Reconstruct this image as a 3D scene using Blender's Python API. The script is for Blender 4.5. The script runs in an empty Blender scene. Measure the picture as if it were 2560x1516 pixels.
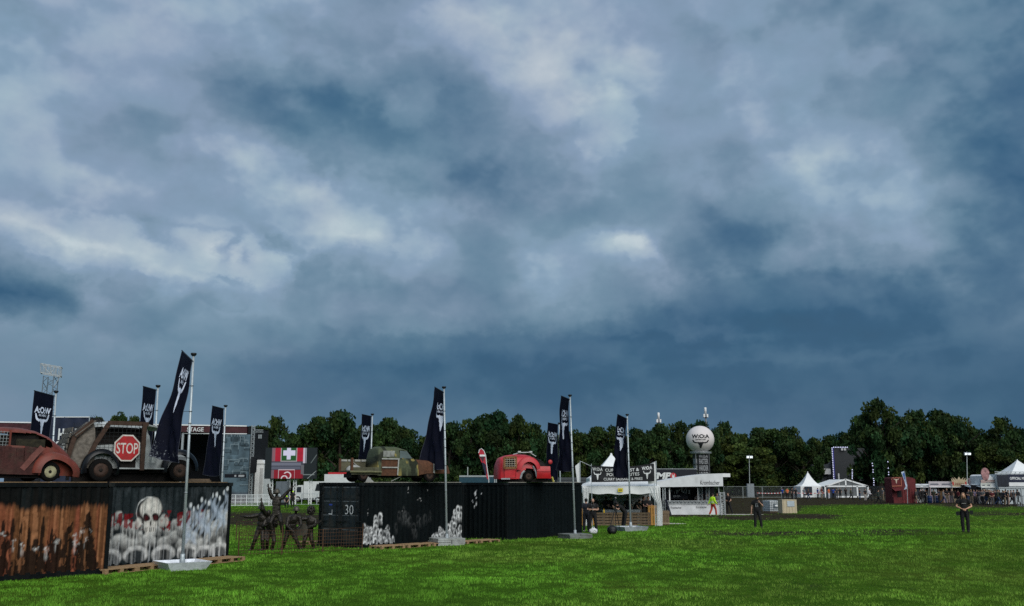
import bpy, bmesh, math, random
import numpy as np
from mathutils import Vector, Matrix
from mathutils.geometry import tessellate_polygon
random.seed(7); rng = np.random.default_rng(7)
S = bpy.context.scene; COL = S.collection
R = math.radians; PI = math.pi
# ------------------------------------------------------------------ camera
FPX, CZ = 2460.0, 2.6                      # focal length in photo pixels (2560 wide), eye height
PITCH = math.atan(449/FPX)
cam = bpy.data.cameras.new('camera'); camo = bpy.data.objects.new('camera', cam); COL.objects.link(camo)
camo.location = (0, 0, CZ); camo.rotation_euler = (PI/2+PITCH, 0, 0)
cam.sensor_width = 36; cam.lens = 36*FPX/2560; cam.clip_end = 6000; cam.clip_start = .3
S.camera = camo
CP, SP = math.cos(PITCH), math.sin(PITCH)
def ray(px, py):
    a, b = px-1280, 758-py
    return a, FPX*CP-b*SP, FPX*SP+b*CP
def gp(px, py, z=0.):                      # photo pixel -> point on the level z
    x, y, k = ray(px, py); t = (z-CZ)/k
    return x*t, y*t
def dp(px, py, Y):                         # photo pixel -> point at distance Y
    x, y, k = ray(px, py); t = Y/y
    return Vector((x*t, Y, CZ+k*t))
def px_of(x, y, z):
    dy, dz = y, z-CZ
    d = dy*CP+dz*SP
    return 1280+FPX*x/d, 758-FPX*(-dy*SP+dz*CP)/d
def azel(px, py):
    x, y, z = ray(px, py); return math.atan2(x, y), math.atan2(z, math.hypot(x, y))
# ------------------------------------------------------------------ world, sun, exposure
W = bpy.data.worlds.new('World'); S.world = W; W.use_nodes = True
EXPO = 1.25
SUN_AZ, SUN_EL = R(152), R(40)            # soft light from behind the camera, to the right
SKY_ROWS = {   # cloud brightness read off the photograph: row -> (column, value)
 50: [(100,.60),(400,.64),(800,.61),(1000,.55),(1200,.72),(1500,.73),(1700,.60),(1900,.50),(2100,.42),(2300,.38),(2500,.32)],
 150: [(100,.60),(400,.64),(700,.55),(900,.47),(1100,.50),(1350,.73),(1500,.69),(1700,.60),(1900,.49),(2050,.47),(2150,.52),(2300,.40),(2500,.34)],
 250: [(60,.68),(300,.56),(450,.44),(600,.36),(800,.31),(960,.36),(1030,.52),(1120,.46),(1250,.54),(1400,.71),(1530,.76),(1640,.63),(1900,.58),(2100,.55),(2300,.45),(2500,.32)],
 350: [(100,.65),(300,.60),(500,.56),(700,.46),(900,.40),(1100,.44),(1300,.56),(1450,.62),(1530,.71),(1650,.57),(1750,.63),(1900,.62),(2050,.67),(2200,.60),(2350,.44),(2500,.30)],
 420: [(100,.60),(400,.64),(600,.70),(720,.64),(800,.46),(1000,.41),(1200,.41),(1400,.50),(1500,.58),(1600,.48),(1750,.56),(1880,.48),(2000,.63),(2150,.62),(2350,.48),(2500,.28)],
 485: [(200,.60),(500,.62),(700,.71),(850,.66),(980,.50),(1150,.37),(1350,.40),(1500,.49),(1600,.47),(1750,.55),(1850,.43),(2000,.60),(2200,.58),(2400,.41),(2500,.28)],
 550: [(50,.76),(200,.80),(400,.73),(600,.73),(800,.71),(1000,.63),(1200,.55),(1400,.49),(1500,.51),(1700,.46),(1850,.40),(1950,.44),(2050,.60),(2250,.55),(2450,.36)],
 605: [(50,.62),(150,.77),(300,.83),(420,.75),(500,.84),(700,.82),(800,.80),(900,.84),(1000,.62),(1200,.55),(1400,.56),(1520,.73),(1610,.64),(1690,.36),(1850,.35),(2000,.48),(2150,.55),(2300,.49),(2500,.33)],
 660: [(30,.42),(130,.60),(250,.80),(450,.88),(600,.92),(710,.82),(770,.54),(850,.56),(920,.76),(1000,.58),(1150,.48),(1300,.58),(1450,.63),(1550,.55),(1650,.50),(1700,.42),(1800,.31),(2000,.34),(2150,.42),(2350,.38),(2500,.32)],
 720: [(50,.24),(150,.36),(250,.60),(350,.67),(500,.70),(660,.77),(730,.62),(850,.50),(1000,.58),(1150,.48),(1300,.55),(1500,.47),(1650,.43),(1800,.24),(2000,.19),(2200,.21),(2400,.28)],
 780: [(50,.54),(200,.57),(350,.48),(450,.46),(600,.60),(800,.57),(1000,.54),(1200,.49),(1400,.43),(1600,.36),(1800,.21),(2000,.20),(2200,.27),(2400,.28)],
 850: [(100,.48),(300,.47),(500,.45),(700,.40),(900,.29),(1100,.28),(1300,.25),(1500,.21),(1800,.18),(2100,.16),(2400,.17)],
 920: [(100,.42),(300,.38),(600,.28),(900,.17),(1100,.14),(1300,.12),(1600,.12),(2000,.12),(2400,.12)],
 990: [(100,.42),(400,.34),(700,.26),(1000,.18),(1300,.16),(1700,.14),(2100,.13),(2500,.11)],
 1100: [(100,.46),(400,.40),(700,.34),(1000,.28),(1400,.25),(1800,.22),(2200,.20),(2500,.16)]}
SKY_COLS = [(0, (.024, .085, .170)), (.12, (.038, .110, .206)), (.31, (.108, .195, .295)), (.5, (.195, .285, .395)), (.65, (.275, .367, .495)), (.85, (.456, .533, .604)), (1., (.580, .640, .690))]
SKY_WISPS = [(400,585,60,20,30,-.16),(570,622,22,42,10,-.24),(690,600,85,24,38,-.24),(628,640,20,24,0,-.2),(560,700,60,8,12,-.12),(1640,650,60,18,40,.09),(1525,225,50,30,0,.10),(160,590,200,14,14,.10),(430,555,260,12,4,-.08),(1600,860,500,14,2,-.06),(1900,905,420,12,-2,.05),(950,815,300,16,3,.05)]
SKY_BODIES = [(1010,330,470,150,4,-.05,.6),(1520,300,72,95,0,.06,.4),(1345,260,120,150,-20,.03,.6),(1500,690,190,120,5,.06,.35),(1590,630,60,35,30,.04,.4),(860,725,165,105,-6,-.08,.35),(780,690,60,45,0,-.05,.35),(930,670,60,55,0,-.05,.35),
 (1165,690,120,120,0,-.05,.4),(40,700,150,85,24,-.10,.35),(2580,400,240,280,0,-.06,.4),(1875,480,130,150,10,-.06,.4),(2090,450,210,170,0,.03,.5),(2060,760,430,80,4,-.06,.4),(430,770,300,80,6,-.07,.35),(330,715,70,35,0,-.05,.3),(560,735,80,40,0,-.05,.3),(1960,330,160,70,10,.04,.4),(2180,160,90,45,0,.05,.5),(1030,265,80,55,-30,.05,.5),(640,395,200,60,28,.05,.4),(2250,560,180,60,20,.04,.4),(1700,180,200,80,10,.03,.5)]
def build_sky():
    nt = W.node_tree; N = nt.nodes; L = nt.links; N.clear()
    def nd(t, **k):
        n = N.new(t)
        for a, b in k.items(): setattr(n, a, b)
        return n
    def put(n, i, s):
        if isinstance(s, (int, float)): n.inputs[i].default_value = s
        elif isinstance(s, tuple): n.inputs[i].default_value = s
        else: L.new(s, n.inputs[i])
    def math_(op, *a):
        n = nd('ShaderNodeMath', operation=op)
        for i, q in enumerate(a): put(n, i, q)
        return n.outputs[0]
    def vec(op, *a, out=0):
        n = nd('ShaderNodeVectorMath', operation=op)
        for i, q in enumerate(a): put(n, i, q)
        return n.outputs[out]
    tc = nd('ShaderNodeTexCoord').outputs['Generated']
    sep = nd('ShaderNodeSeparateXYZ'); L.new(tc, sep.inputs[0]); x, y, z = sep.outputs
    cae = nd('ShaderNodeCombineXYZ'); L.new(math_('ARCTAN2', x, y), cae.inputs[0]); L.new(math_('ARCSINE', z), cae.inputs[1])
    flat = vec('MULTIPLY', tc, (1., 1., 1.35))             # cloud features are longer than they are high
    def noise(v, scale, detail, rough=.55, out=0):
        n = nd('ShaderNodeTexNoise'); n.inputs['Scale'].default_value = scale; n.inputs['Detail'].default_value = detail; n.inputs['Roughness'].default_value = rough
        L.new(v, n.inputs['Vector']); return n.outputs[out]
    A = noise(flat, 7., 3, .55, 1); B = noise(flat, 24., 4, .62, 1)
    v = vec('ADD', cae.outputs[0], vec('MULTIPLY', vec('SUBTRACT', A, (.5, .5, .5)), (.040, .028, 0.)))
    v = vec('ADD', v, vec('MULTIPLY', vec('SUBTRACT', B, (.5, .5, .5)), (.050, .034, 0.)))
    sv = nd('ShaderNodeSeparateXYZ'); L.new(v, sv.inputs[0]); az, el = sv.outputs[0], sv.outputs[1]
    ys = sorted(SKY_ROWS); tab = lambda px, py: np.interp(py, ys, [np.interp(px, *zip(*SKY_ROWS[q])) for q in ys])
    a0, a1 = azel(-60, 900)[0], azel(2620, 900)[0]; rows = [azel(1280, q)[1] for q in ys[::-1]]     # ascending elevation
    e0, e1 = rows[0]-.03, rows[-1]+.03; NA = 31
    while len(rows) % 3: rows.append(rows[-1]+.012)
    e1 = rows[-1]+.03
    def look(a, e):
        d = Vector((math.sin(a)*math.cos(e), math.cos(a)*math.cos(e), math.sin(e))); q = px_of(d.x*1e4, d.y*1e4, CZ+d.z*1e4); return float(tab(*q))
    def ramp(stops, src, lo, hi, interp):
        r = nd('ShaderNodeValToRGB'); c = r.color_ramp; c.interpolation = interp
        while len(c.elements) < len(stops): c.elements.new(.5)
        for e, (p, rgb) in zip(c.elements, stops): e.position = min(1, max(0, (p-lo)/(hi-lo))); e.color = (*rgb, 1)
        t = math_('MULTIPLY_ADD', src, 1/(hi-lo), -lo/(hi-lo)); L.new(t, r.inputs[0]); return r.outputs[0]
    val = None
    for k in range(0, len(rows), 3):
        tri = rows[k:k+3]; st = [(a0+(a1-a0)*i/(NA-1), tuple(look(a0+(a1-a0)*i/(NA-1), e) for e in tri)) for i in range(NA)]
        hor = ramp(st, az, a0, a1, 'CARDINAL')
        ws = []
        for j in range(max(0, k-1), min(len(rows), k+4)): ws.append((rows[j], tuple(1. if j == k+q else 0. for q in range(3))))
        if k == 0: ws = [(e0, (1., 0, 0))]+ws
        if k+3 >= len(rows): ws.append((e1, (0, 0, 1.)))
        wt = ramp(ws, el, e0, e1, 'LINEAR')
        dot = vec('DOT_PRODUCT', hor, wt, out=1); val = dot if val is None else math_('ADD', val, dot)
    # thin wisps: gaussians in azimuth and elevation
    vx2 = vec('MULTIPLY', v, v); sq = nd('ShaderNodeSeparateXYZ'); L.new(vx2, sq.inputs[0]); m2 = nd('ShaderNodeCombineXYZ'); L.new(sq.outputs[0], m2.inputs[0]); L.new(math_('MULTIPLY', az, el), m2.inputs[1]); L.new(sq.outputs[1], m2.inputs[2])
    m1 = nd('ShaderNodeCombineXYZ'); L.new(az, m1.inputs[0]); L.new(el, m1.inputs[1]); m1.inputs[2].default_value = 1
    for px, py, rx, ry, rot, w in SKY_WISPS:
        ca, ce = azel(px, py); c, s_ = math.cos(R(-rot)), math.sin(R(-rot)); ix, iy = (2500/rx)**2, (2500/ry)**2
        a_, b_, c_ = ix*c*c+iy*s_*s_, 2*c*s_*(ix-iy), ix*s_*s_+iy*c*c
        q = math_('ADD', vec('DOT_PRODUCT', m2.outputs[0], (-a_, -b_, -c_), out=1), vec('DOT_PRODUCT', m1.outputs[0], (2*a_*ca+b_*ce, 2*c_*ce+b_*ca, -(a_*ca*ca+b_*ca*ce+c_*ce*ce)), out=1))
        val = math_('MULTIPLY_ADD', math_('EXPONENT', q), w, val)
    # cloud bodies with firmer, ragged edges
    for px, py, rx, ry, rot, w, k in SKY_BODIES:
        ca, ce = azel(px, py); c, s_ = math.cos(R(-rot)), math.sin(R(-rot)); ix, iy = (2500/rx)**2, (2500/ry)**2
        a_, b_, c_ = ix*c*c+iy*s_*s_, 2*c*s_*(ix-iy), ix*s_*s_+iy*c*c
        q = math_('ADD', vec('DOT_PRODUCT', m2.outputs[0], (-a_, -b_, -c_), out=1), vec('DOT_PRODUCT', m1.outputs[0], (2*a_*ca+b_*ce, 2*c_*ce+b_*ca, 1-(a_*ca*ca+b_*ca*ce+c_*ce*ce)), out=1))
        g = nd('ShaderNodeMapRange', interpolation_type='SMOOTHSTEP'); L.new(q, g.inputs[0]); g.inputs[1].default_value = -k; g.inputs[2].default_value = k; g.inputs[3].default_value = 0; g.inputs[4].default_value = w
        val = math_('ADD', val, g.outputs[0])
    sA = nd('ShaderNodeSeparateXYZ'); L.new(A, sA.inputs[0]); sB = nd('ShaderNodeSeparateXYZ'); L.new(B, sB.inputs[0])
    dm = nd('ShaderNodeMapRange', interpolation_type='SMOOTHSTEP'); L.new(el, dm.inputs[0]); dm.inputs[1].default_value = .09; dm.inputs[2].default_value = .21; dm.inputs[3].default_value = .30; dm.inputs[4].default_value = 1.; dm = dm.outputs[0]   # calmer stratus low down
    det = math_('MULTIPLY_ADD', math_('SUBTRACT', sA.outputs[2], .5), .17, math_('MULTIPLY', math_('SUBTRACT', sB.outputs[2], .5), .12))
    # billows: lit tops and darker undersides from a lifted copy of the density
    b1 = noise(flat, 10., 4, .52); b2 = noise(vec('ADD', flat, (.006, 0., .028)), 10., 4, .52)
    pf = nd('ShaderNodeMapRange', interpolation_type='SMOOTHSTEP'); L.new(b1, pf.inputs[0]); pf.inputs[1].default_value = .44; pf.inputs[2].default_value = .60; pf.inputs[3].default_value = -.045; pf.inputs[4].default_value = .045; det = math_('ADD', det, pf.outputs[0])
    det = math_('MULTIPLY_ADD', math_('SUBTRACT', b1, b2), .42, det); val = math_('MULTIPLY_ADD', det, dm, val)
    val = math_('MULTIPLY_ADD', val, 1.06, -.04)
    cr2 = nd('ShaderNodeValToRGB'); c = cr2.color_ramp; c.interpolation = 'CARDINAL'
    cs = [(p, tuple(q/2**EXPO for q in rgb)) for p, rgb in SKY_COLS]
    while len(c.elements) < len(cs): c.elements.new(.5)
    for e, (p, rgb) in zip(c.elements, cs): e.position = p; e.color = (*rgb, 1)
    L.new(val, cr2.inputs[0])
    # teal / violet drift between cloud layers
    hr = nd('ShaderNodeValToRGB'); h = hr.color_ramp; h.elements[0].position = .38; h.elements[0].color = (.95, 1.02, 1.0, 1); h.elements[1].position = .62; h.elements[1].color = (1.01, .995, 1.0, 1)
    L.new(sA.outputs[0], hr.inputs[0])
    colr = vec('MULTIPLY', cr2.outputs[0], hr.outputs[0])
    sky = nd('ShaderNodeTexSky', sky_type='NISHITA'); sky.sun_disc = False; sky.sun_elevation = SUN_EL; sky.sun_rotation = -SUN_AZ; sky.air_density = 1.5; sky.dust_density = 2
    bs = nd('ShaderNodeBackground'); L.new(sky.outputs[0], bs.inputs[0]); bs.inputs[1].default_value = .05
    bc = nd('ShaderNodeBackground'); L.new(colr, bc.inputs[0]); bc.inputs[1].default_value = 1.0
    ms = nd('ShaderNodeMixShader'); ms.inputs[0].default_value = .96     # almost closed cloud cover
    L.new(bs.outputs[0], ms.inputs[1]); L.new(bc.outputs[0], ms.inputs[2]); out = nd('ShaderNodeOutputWorld'); L.new(ms.outputs[0], out.inputs[0])
build_sky()
W.cycles.sampling_method = 'MANUAL'; W.cycles.sample_map_resolution = 256
sl = bpy.data.lights.new('sun', 'SUN'); sl.energy = 1.35; sl.angle = R(60); sl.color = (1, .97, .92)
so = bpy.data.objects.new('sun', sl); COL.objects.link(so)
sd = Vector((math.sin(SUN_AZ)*math.cos(SUN_EL), math.cos(SUN_AZ)*math.cos(SUN_EL), math.sin(SUN_EL)))
so.rotation_euler = sd.to_track_quat('Z', 'Y').to_euler(); so.location = sd*100
S.view_settings.view_transform = 'Standard'; S.view_settings.look = 'None'
S.view_settings.exposure = EXPO; S.view_settings.gamma = 1; S.view_settings.use_curve_mapping = False
S.cycles.use_adaptive_sampling = True; S.cycles.adaptive_threshold = .005; S.cycles.adaptive_min_samples = 12; S.cycles.use_denoising = False; S.cycles.max_bounces = 5; S.cycles.transparent_max_bounces = 8
# ------------------------------------------------------------------ helpers
MATS = {}
def mat(name, col, rough=.7, metal=0., var=.25, scale=6., bump=0., bscale=40., spec=.3, emis=None, dirt=0., alpha=1.):
    if name in MATS: return MATS[name]
    m = bpy.data.materials.new(name); m.use_nodes = True; nt = m.node_tree; N = nt.nodes; L = nt.links
    p = N['Principled BSDF']; p.inputs['Roughness'].default_value = rough; p.inputs['Metallic'].default_value = metal
    p.inputs['Specular IOR Level'].default_value = spec
    tc = N.new('ShaderNodeTexCoord')
    n = N.new('ShaderNodeTexNoise'); n.inputs['Scale'].default_value = scale; n.inputs['Detail'].default_value = 5; n.inputs['Roughness'].default_value = .65
    L.new(tc.outputs['Object'], n.inputs['Vector'])
    r = N.new('ShaderNodeValToRGB'); e = r.color_ramp.elements
    e[0].position = .3; e[1].position = .72
    e[0].color = (*[c*(1-var) for c in col], 1); e[1].color = (*[min(1, c*(1+var*.8)) for c in col], 1)
    L.new(n.outputs[0], r.inputs[0]); src = r.outputs[0]
    if dirt:
        n2 = N.new('ShaderNodeTexNoise'); n2.inputs['Scale'].default_value = scale*.35; n2.inputs['Detail'].default_value = 8; n2.inputs['Roughness'].default_value = .75
        L.new(tc.outputs['Object'], n2.inputs['Vector'])
        r2 = N.new('ShaderNodeValToRGB'); r2.color_ramp.elements[0].position = .48; r2.color_ramp.elements[1].position = .66
        r2.color_ramp.elements[0].color = (0, 0, 0, 1); r2.color_ramp.elements[1].color = (dirt, dirt, dirt, 1)
        L.new(n2.outputs[0], r2.inputs[0])
        mx = N.new('ShaderNodeMix'); mx.data_type = 'RGBA'; L.new(r2.outputs[0], mx.inputs[0]); L.new(src, mx.inputs[6]); mx.inputs[7].default_value = (.06, .045, .03, 1)
        src = mx.outputs[2]
    L.new(src, p.inputs['Base Color'])
    if emis:
        L.new(src, p.inputs['Emission Color']); p.inputs['Emission Strength'].default_value = emis
    if alpha < 1: p.inputs['Alpha'].default_value = alpha
    if bump:
        nb = N.new('ShaderNodeTexNoise'); nb.inputs['Scale'].default_value = bscale; nb.inputs['Detail'].default_value = 4
        L.new(tc.outputs['Object'], nb.inputs['Vector'])
        b = N.new('ShaderNodeBump'); b.inputs['Strength'].default_value = bump; b.inputs['Distance'].default_value = .02
        L.new(nb.outputs[0], b.inputs['Height']); L.new(b.outputs[0], p.inputs['Normal'])
    MATS[name] = m; return m
def vcmat(name, rough=.75, metal=0., spec=.25, var=.2, scale=14., emis=0., trans=0.):
    if name in MATS: return MATS[name]
    m = bpy.data.materials.new(name); m.use_nodes = True; nt = m.node_tree; N = nt.nodes; L = nt.links
    p = N['Principled BSDF']; p.inputs['Roughness'].default_value = rough; p.inputs['Metallic'].default_value = metal
    p.inputs['Specular IOR Level'].default_value = spec
    a = N.new('ShaderNodeAttribute'); a.attribute_name = 'Col'
    tc = N.new('ShaderNodeTexCoord'); n = N.new('ShaderNodeTexNoise'); n.inputs['Scale'].default_value = scale; n.inputs['Detail'].default_value = 4
    L.new(tc.outputs['Object'], n.inputs['Vector'])
    mr = N.new('ShaderNodeMapRange'); mr.inputs[1].default_value = .3; mr.inputs[2].default_value = .7; mr.inputs[3].default_value = 1-var; mr.inputs[4].default_value = 1+var
    L.new(n.outputs[0], mr.inputs[0])
    mx = N.new('ShaderNodeVectorMath'); mx.operation = 'SCALE'; L.new(a.outputs['Color'], mx.inputs[0]); L.new(mr.outputs[0], mx.inputs['Scale'])
    L.new(mx.outputs[0], p.inputs['Base Color'])
    if emis: L.new(mx.outputs[0], p.inputs['Emission Color']); p.inputs['Emission Strength'].default_value = emis
    if trans:
        t = N.new('ShaderNodeBsdfTranslucent'); L.new(mx.outputs[0], t.inputs[0])
        ms = N.new('ShaderNodeMixShader'); ms.inputs[0].default_value = trans
        L.new(p.outputs[0], ms.inputs[1]); L.new(t.outputs[0], ms.inputs[2]); L.new(ms.outputs[0], N['Material Output'].inputs[0])
    MATS[name] = m; return m
XF = {}
def empty(name, loc=(0, 0, 0), rz=0., scale=1.):
    o = bpy.data.objects.new(name, None); COL.objects.link(o); o.location = loc; o.rotation_euler = (0, 0, rz); o.scale = (scale,)*3
    o.empty_display_size = .2
    XF[o.name] = Matrix.Translation(loc) @ Matrix.Rotation(rz, 4, 'Z') @ Matrix.Scale(scale, 4)
    return o
def tag(o, label=None, cat=None, group=None, kind=None):
    if label: o['label'] = label
    if cat: o['category'] = cat
    if group: o['group'] = group
    if kind: o['kind'] = kind
    return o
def thing(name, label, cat, loc=(0, 0, 0), rz=0., group=None, scale=1.):
    return tag(empty(name, loc, rz, scale), label, cat, group)
def link_mesh(name, me, m, parent=None):
    o = bpy.data.objects.new(name, me); COL.objects.link(o)
    if m is not None:
        ms = m if isinstance(m, (list, tuple)) else [m]
        if len(me.materials) == 0:
            for q in ms: me.materials.append(q)
    if parent is not None: o.parent = parent
    return o
class MB:
    def __init__(s): s.v = []; s.f = []; s.mi = []; s.c = []
    def add(s, vs, fs, mi=0, cols=None):
        k = len(s.v); s.v += [tuple(q) for q in vs]; s.f += [tuple(i+k for i in f) for f in fs]; s.mi += [mi]*len(fs)
        if cols is not None: s.c += list(cols)
        return s
    def box(s, c, d, rz=0., mi=0, rx=0., ry=0.):
        x, y, z = d[0]/2, d[1]/2, d[2]/2
        q = [(-x,-y,-z),(x,-y,-z),(x,y,-z),(-x,y,-z),(-x,-y,z),(x,-y,z),(x,y,z),(-x,y,z)]
        if rz or rx or ry:
            M = Matrix.Rotation(rz, 3, 'Z') @ Matrix.Rotation(ry, 3, 'Y') @ Matrix.Rotation(rx, 3, 'X'); q = [M @ Vector(p) for p in q]
        return s.add([(p[0]+c[0], p[1]+c[1], p[2]+c[2]) for p in q], [(0,3,2,1),(4,5,6,7),(0,1,5,4),(1,2,6,5),(2,3,7,6),(3,0,4,7)], mi)
    def span(s, a, b, mi=0):
        return s.box([(a[i]+b[i])/2 for i in range(3)], [abs(b[i]-a[i]) for i in range(3)], mi=mi)
    def bar(s, a, b, w, h=None, mi=0, up=(0, 0, 1)):
        h = h or w; a, b = Vector(a), Vector(b); d = (b-a).normalized(); u = Vector(up)
        if abs(d.dot(u)) > .97: u = Vector((0, 1, 0))
        r = d.cross(u).normalized(); u = r.cross(d); q = []
        for p in (a, b):
            for i, j in ((-1,-1),(1,-1),(1,1),(-1,1)): q.append(p+r*(i*w/2)+u*(j*h/2))
        return s.add(q, [(0,1,2,3),(7,6,5,4),(0,4,5,1),(1,5,6,2),(2,6,7,3),(3,7,4,0)], mi)
    def tube(s, pts, rad, n=8, mi=0, caps=True):
        pts = [Vector(p) for p in pts]; k = len(pts)
        if not hasattr(rad, '__len__'): rad = [rad]*k
        q = []; u = None
        for i, p in enumerate(pts):
            d = (pts[min(i+1, k-1)]-pts[max(i-1, 0)]).normalized()
            if u is None: u = Vector((0, 0, 1)) if abs(d.z) < .9 else Vector((1, 0, 0))
            r = d.cross(u).normalized(); u = r.cross(d).normalized()
            for j in range(n):
                t = 2*PI*j/n; q.append(p+(r*math.cos(t)+u*math.sin(t))*rad[i])
        f = [(i*n+j, i*n+(j+1) % n, (i+1)*n+(j+1) % n, (i+1)*n+j) for i in range(k-1) for j in range(n)]
        if caps: f += [tuple(range(n))[::-1], tuple(range((k-1)*n, k*n))]
        return s.add(q, f, mi)
    def lathe(s, prof, n=16, o=(0, 0, 0), mi=0, axis='Z', caps=True):
        q = []
        for r, z in prof:
            for j in range(n):
                t = 2*PI*j/n; p = (r*math.cos(t), r*math.sin(t), z)
                if axis == 'Y': p = (p[0], p[2], p[1])
                if axis == 'X': p = (p[2], p[0], p[1])
                q.append((p[0]+o[0], p[1]+o[1], p[2]+o[2]))
        k = len(prof); f = [(i*n+j, i*n+(j+1) % n, (i+1)*n+(j+1) % n, (i+1)*n+j) for i in range(k-1) for j in range(n)]
        if caps: f += [tuple(range(n))[::-1], tuple(range((k-1)*n, k*n))]
        return s.add(q, f, mi)
    def ell(s, c, r, n=12, m=8, rot=None, mi=0):
        q = []
        for i in range(m+1):
            a = PI*i/m
            for j in range(n):
                t = 2*PI*j/n; p = Vector((r[0]*math.sin(a)*math.cos(t), r[1]*math.sin(a)*math.sin(t), r[2]*math.cos(a)))
                if rot is not None: p = rot @ p
                q.append((p[0]+c[0], p[1]+c[1], p[2]+c[2]))
        f = [(i*n+j, (i+1)*n+j, (i+1)*n+(j+1) % n, i*n+(j+1) % n) for i in range(m) for j in range(n)]
        return s.add(q, f, mi)
    def prism(s, poly, fn, th, mi=0):       # poly 2D, fn(u,v,w)->3D, w across the thickness
        n = len(poly); q = [fn(a, b, 0.) for a, b in poly]+[fn(a, b, th) for a, b in poly]
        tr = tessellate_polygon([[Vector((a, b, 0)) for a, b in poly]])
        f = [tuple(t) for t in tr]+[tuple(i+n for i in t[::-1]) for t in tr]+[(i, (i+1) % n, (i+1) % n+n, i+n) for i in range(n)]
        return s.add(q, f, mi)
    def flat(s, poly, fn, mi=0):
        tr = tessellate_polygon([[Vector((a, b, 0)) for a, b in poly]])
        return s.add([fn(a, b) for a, b in poly], [tuple(t) for t in tr], mi)
    def fine(s, poly, fn, dy=.06, dx=.16, mi=0):   # the same, cut into small cells so that it follows a curved surface
        ys = [b for a, b in poly]; y = min(ys); n = len(poly)
        def cut(y):
            xs = []
            for i in range(n):
                (x0, y0), (x1, y1) = poly[i], poly[(i+1) % n]
                if (y0 <= y) != (y1 <= y): xs.append(x0+(x1-x0)*(y-y0)/(y1-y0))
            return sorted(xs)
        while y < max(ys)-1e-6:
            y2 = min(max(ys), y+dy); a, b, m = cut(y+1e-4), cut(y2-1e-4), cut((y+y2)/2)
            if not (len(a) == len(b) == len(m)): a = b = m
            for k in range(0, len(m)-1, 2):
                c = max(1, math.ceil((m[k+1]-m[k])/dx))
                for j in range(c): f = lambda q, t: q[k]+(q[k+1]-q[k])*t; s.add([fn(f(a, j/c), y), fn(f(a, (j+1)/c), y), fn(f(b, (j+1)/c), y2), fn(f(b, j/c), y2)], [(0, 1, 2, 3)], mi)
            y = y2
        return s
    def text(s, key, fn, mi=0):             # a cached lettering, mapped through fn(u,v)->3D
        vs, fs = TXT[key]; return s.add([fn(a, b) for a, b in vs], fs, mi)
    def grid(s, fn, nu, nv, mi=0, col=None, wrap=False):
        q = [fn(i/nu, j/nv) for j in range(nv+1) for i in range(nu+1)]
        f = [(j*(nu+1)+i, j*(nu+1)+i+1, (j+1)*(nu+1)+i+1, (j+1)*(nu+1)+i) for j in range(nv) for i in range(nu)]
        c = None if col is None else [col(i/nu, j/nv) for j in range(nv+1) for i in range(nu+1)]
        return s.add(q, f, mi, c)
    def mesh(s, name='m', inv=None, smooth=False):
        me = bpy.data.meshes.new(name); v = s.v if inv is None else [inv @ Vector(p) for p in s.v]
        me.from_pydata([tuple(p) for p in v], [], s.f)
        if any(s.mi): me.polygons.foreach_set('material_index', s.mi)
        if s.c:
            a = me.color_attributes.new('Col', 'FLOAT_COLOR', 'POINT')
            a.data.foreach_set('color', np.array([(*c[:3], 1) for c in s.c], dtype=np.float32).ravel())
        if smooth: me.shade_smooth()
        return me
    def build(s, name, m, parent=None, smooth=False, world=False):
        inv = XF[parent.name].inverted() if (world and parent is not None) else None
        return link_mesh(name, s.mesh(name, inv, smooth), m, parent)
def copy_tree(o, parent=None):
    c = o.copy(); COL.objects.link(c); c.parent = parent
    for ch in [q for q in o.children]: copy_tree(ch, c)
    return c
# lettering: every string is turned into a flat mesh once, before the scene grows; x centred, height about 1
TXT = {}
def make_texts(items):
    tmp = []
    for key, s, off, sx in items:
        cu = bpy.data.curves.new('t', 'FONT'); cu.body = s; cu.size = 1.39; cu.offset = off; cu.align_x = 'CENTER'; cu.resolution_u = 3
        o = bpy.data.objects.new('t', cu); COL.objects.link(o); tmp.append((key, o, cu, sx))
    dg = bpy.context.evaluated_depsgraph_get()
    for key, o, cu, sx in tmp:
        me = o.evaluated_get(dg).to_mesh()
        TXT[key] = ([(v.co.x*sx, v.co.y) for v in me.vertices], [tuple(p.vertices) for p in me.polygons])
        o.evaluated_get(dg).to_mesh_clear()
    for key, o, cu, sx in tmp: bpy.data.objects.remove(o); bpy.data.curves.remove(cu)
def tw(key):
    xs = [a for a, b in TXT[key][0]]; return max(xs)-min(xs)
make_texts([('woa', 'W:O:A', .055, 1.0), ('open', 'OPEN AIR', .03, 1.), ('30', '30', -.012, 1.), ('stg', 'STAGE', .02, .8), ('head', 'HEAD', .06, .62), ('kk', 'K', .06, .62), ('yy', 'Y', .06, .62),
 ('cur1', 'CURRYWURST &', .02, .95), ('cur2', 'POMMES FRITES', .02, .95), ('cur3', 'CURRY SAUSAGE & FRIES', .01, .9), ('kr', 'Krombacher', .0, .72), ('emp', 'EMP', .07, .95),
 ('faster', 'FASTER', .04, .62), ('harder', 'HARDER', .04, .62), ('louder', 'LOUDER', .04, .62), ('stop', 'STOP', .015, .62), ('empp', 'EMP.', .05, .9), ('offi', 'OFFICIAL MERCHANDISE', .04, .75), ('woas', 'W:O:A', .04, 1.)])
# the horned skull emblem: half outlines, mirrored about x = 0; x from -1 to 1, y up
_half = [(0, .50), (.10, .52), (.17, .50), (.22, .56), (.33, .50), (.50, .48), (.66, .60), (.74, .82), (.80, 1.0), (.94, 1.02), (.90, .80), (.84, .55), (.70, .34), (.52, .27), (.36, .30), (.30, .22),
         (.24, .10), (.25, -.05), (.17, -.22), (.18, -.45), (.12, -.70), (.10, -.90), (0, -1.0)]
SKULL = _half+[(-x, y) for x, y in _half[-2:0:-1]]
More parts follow.
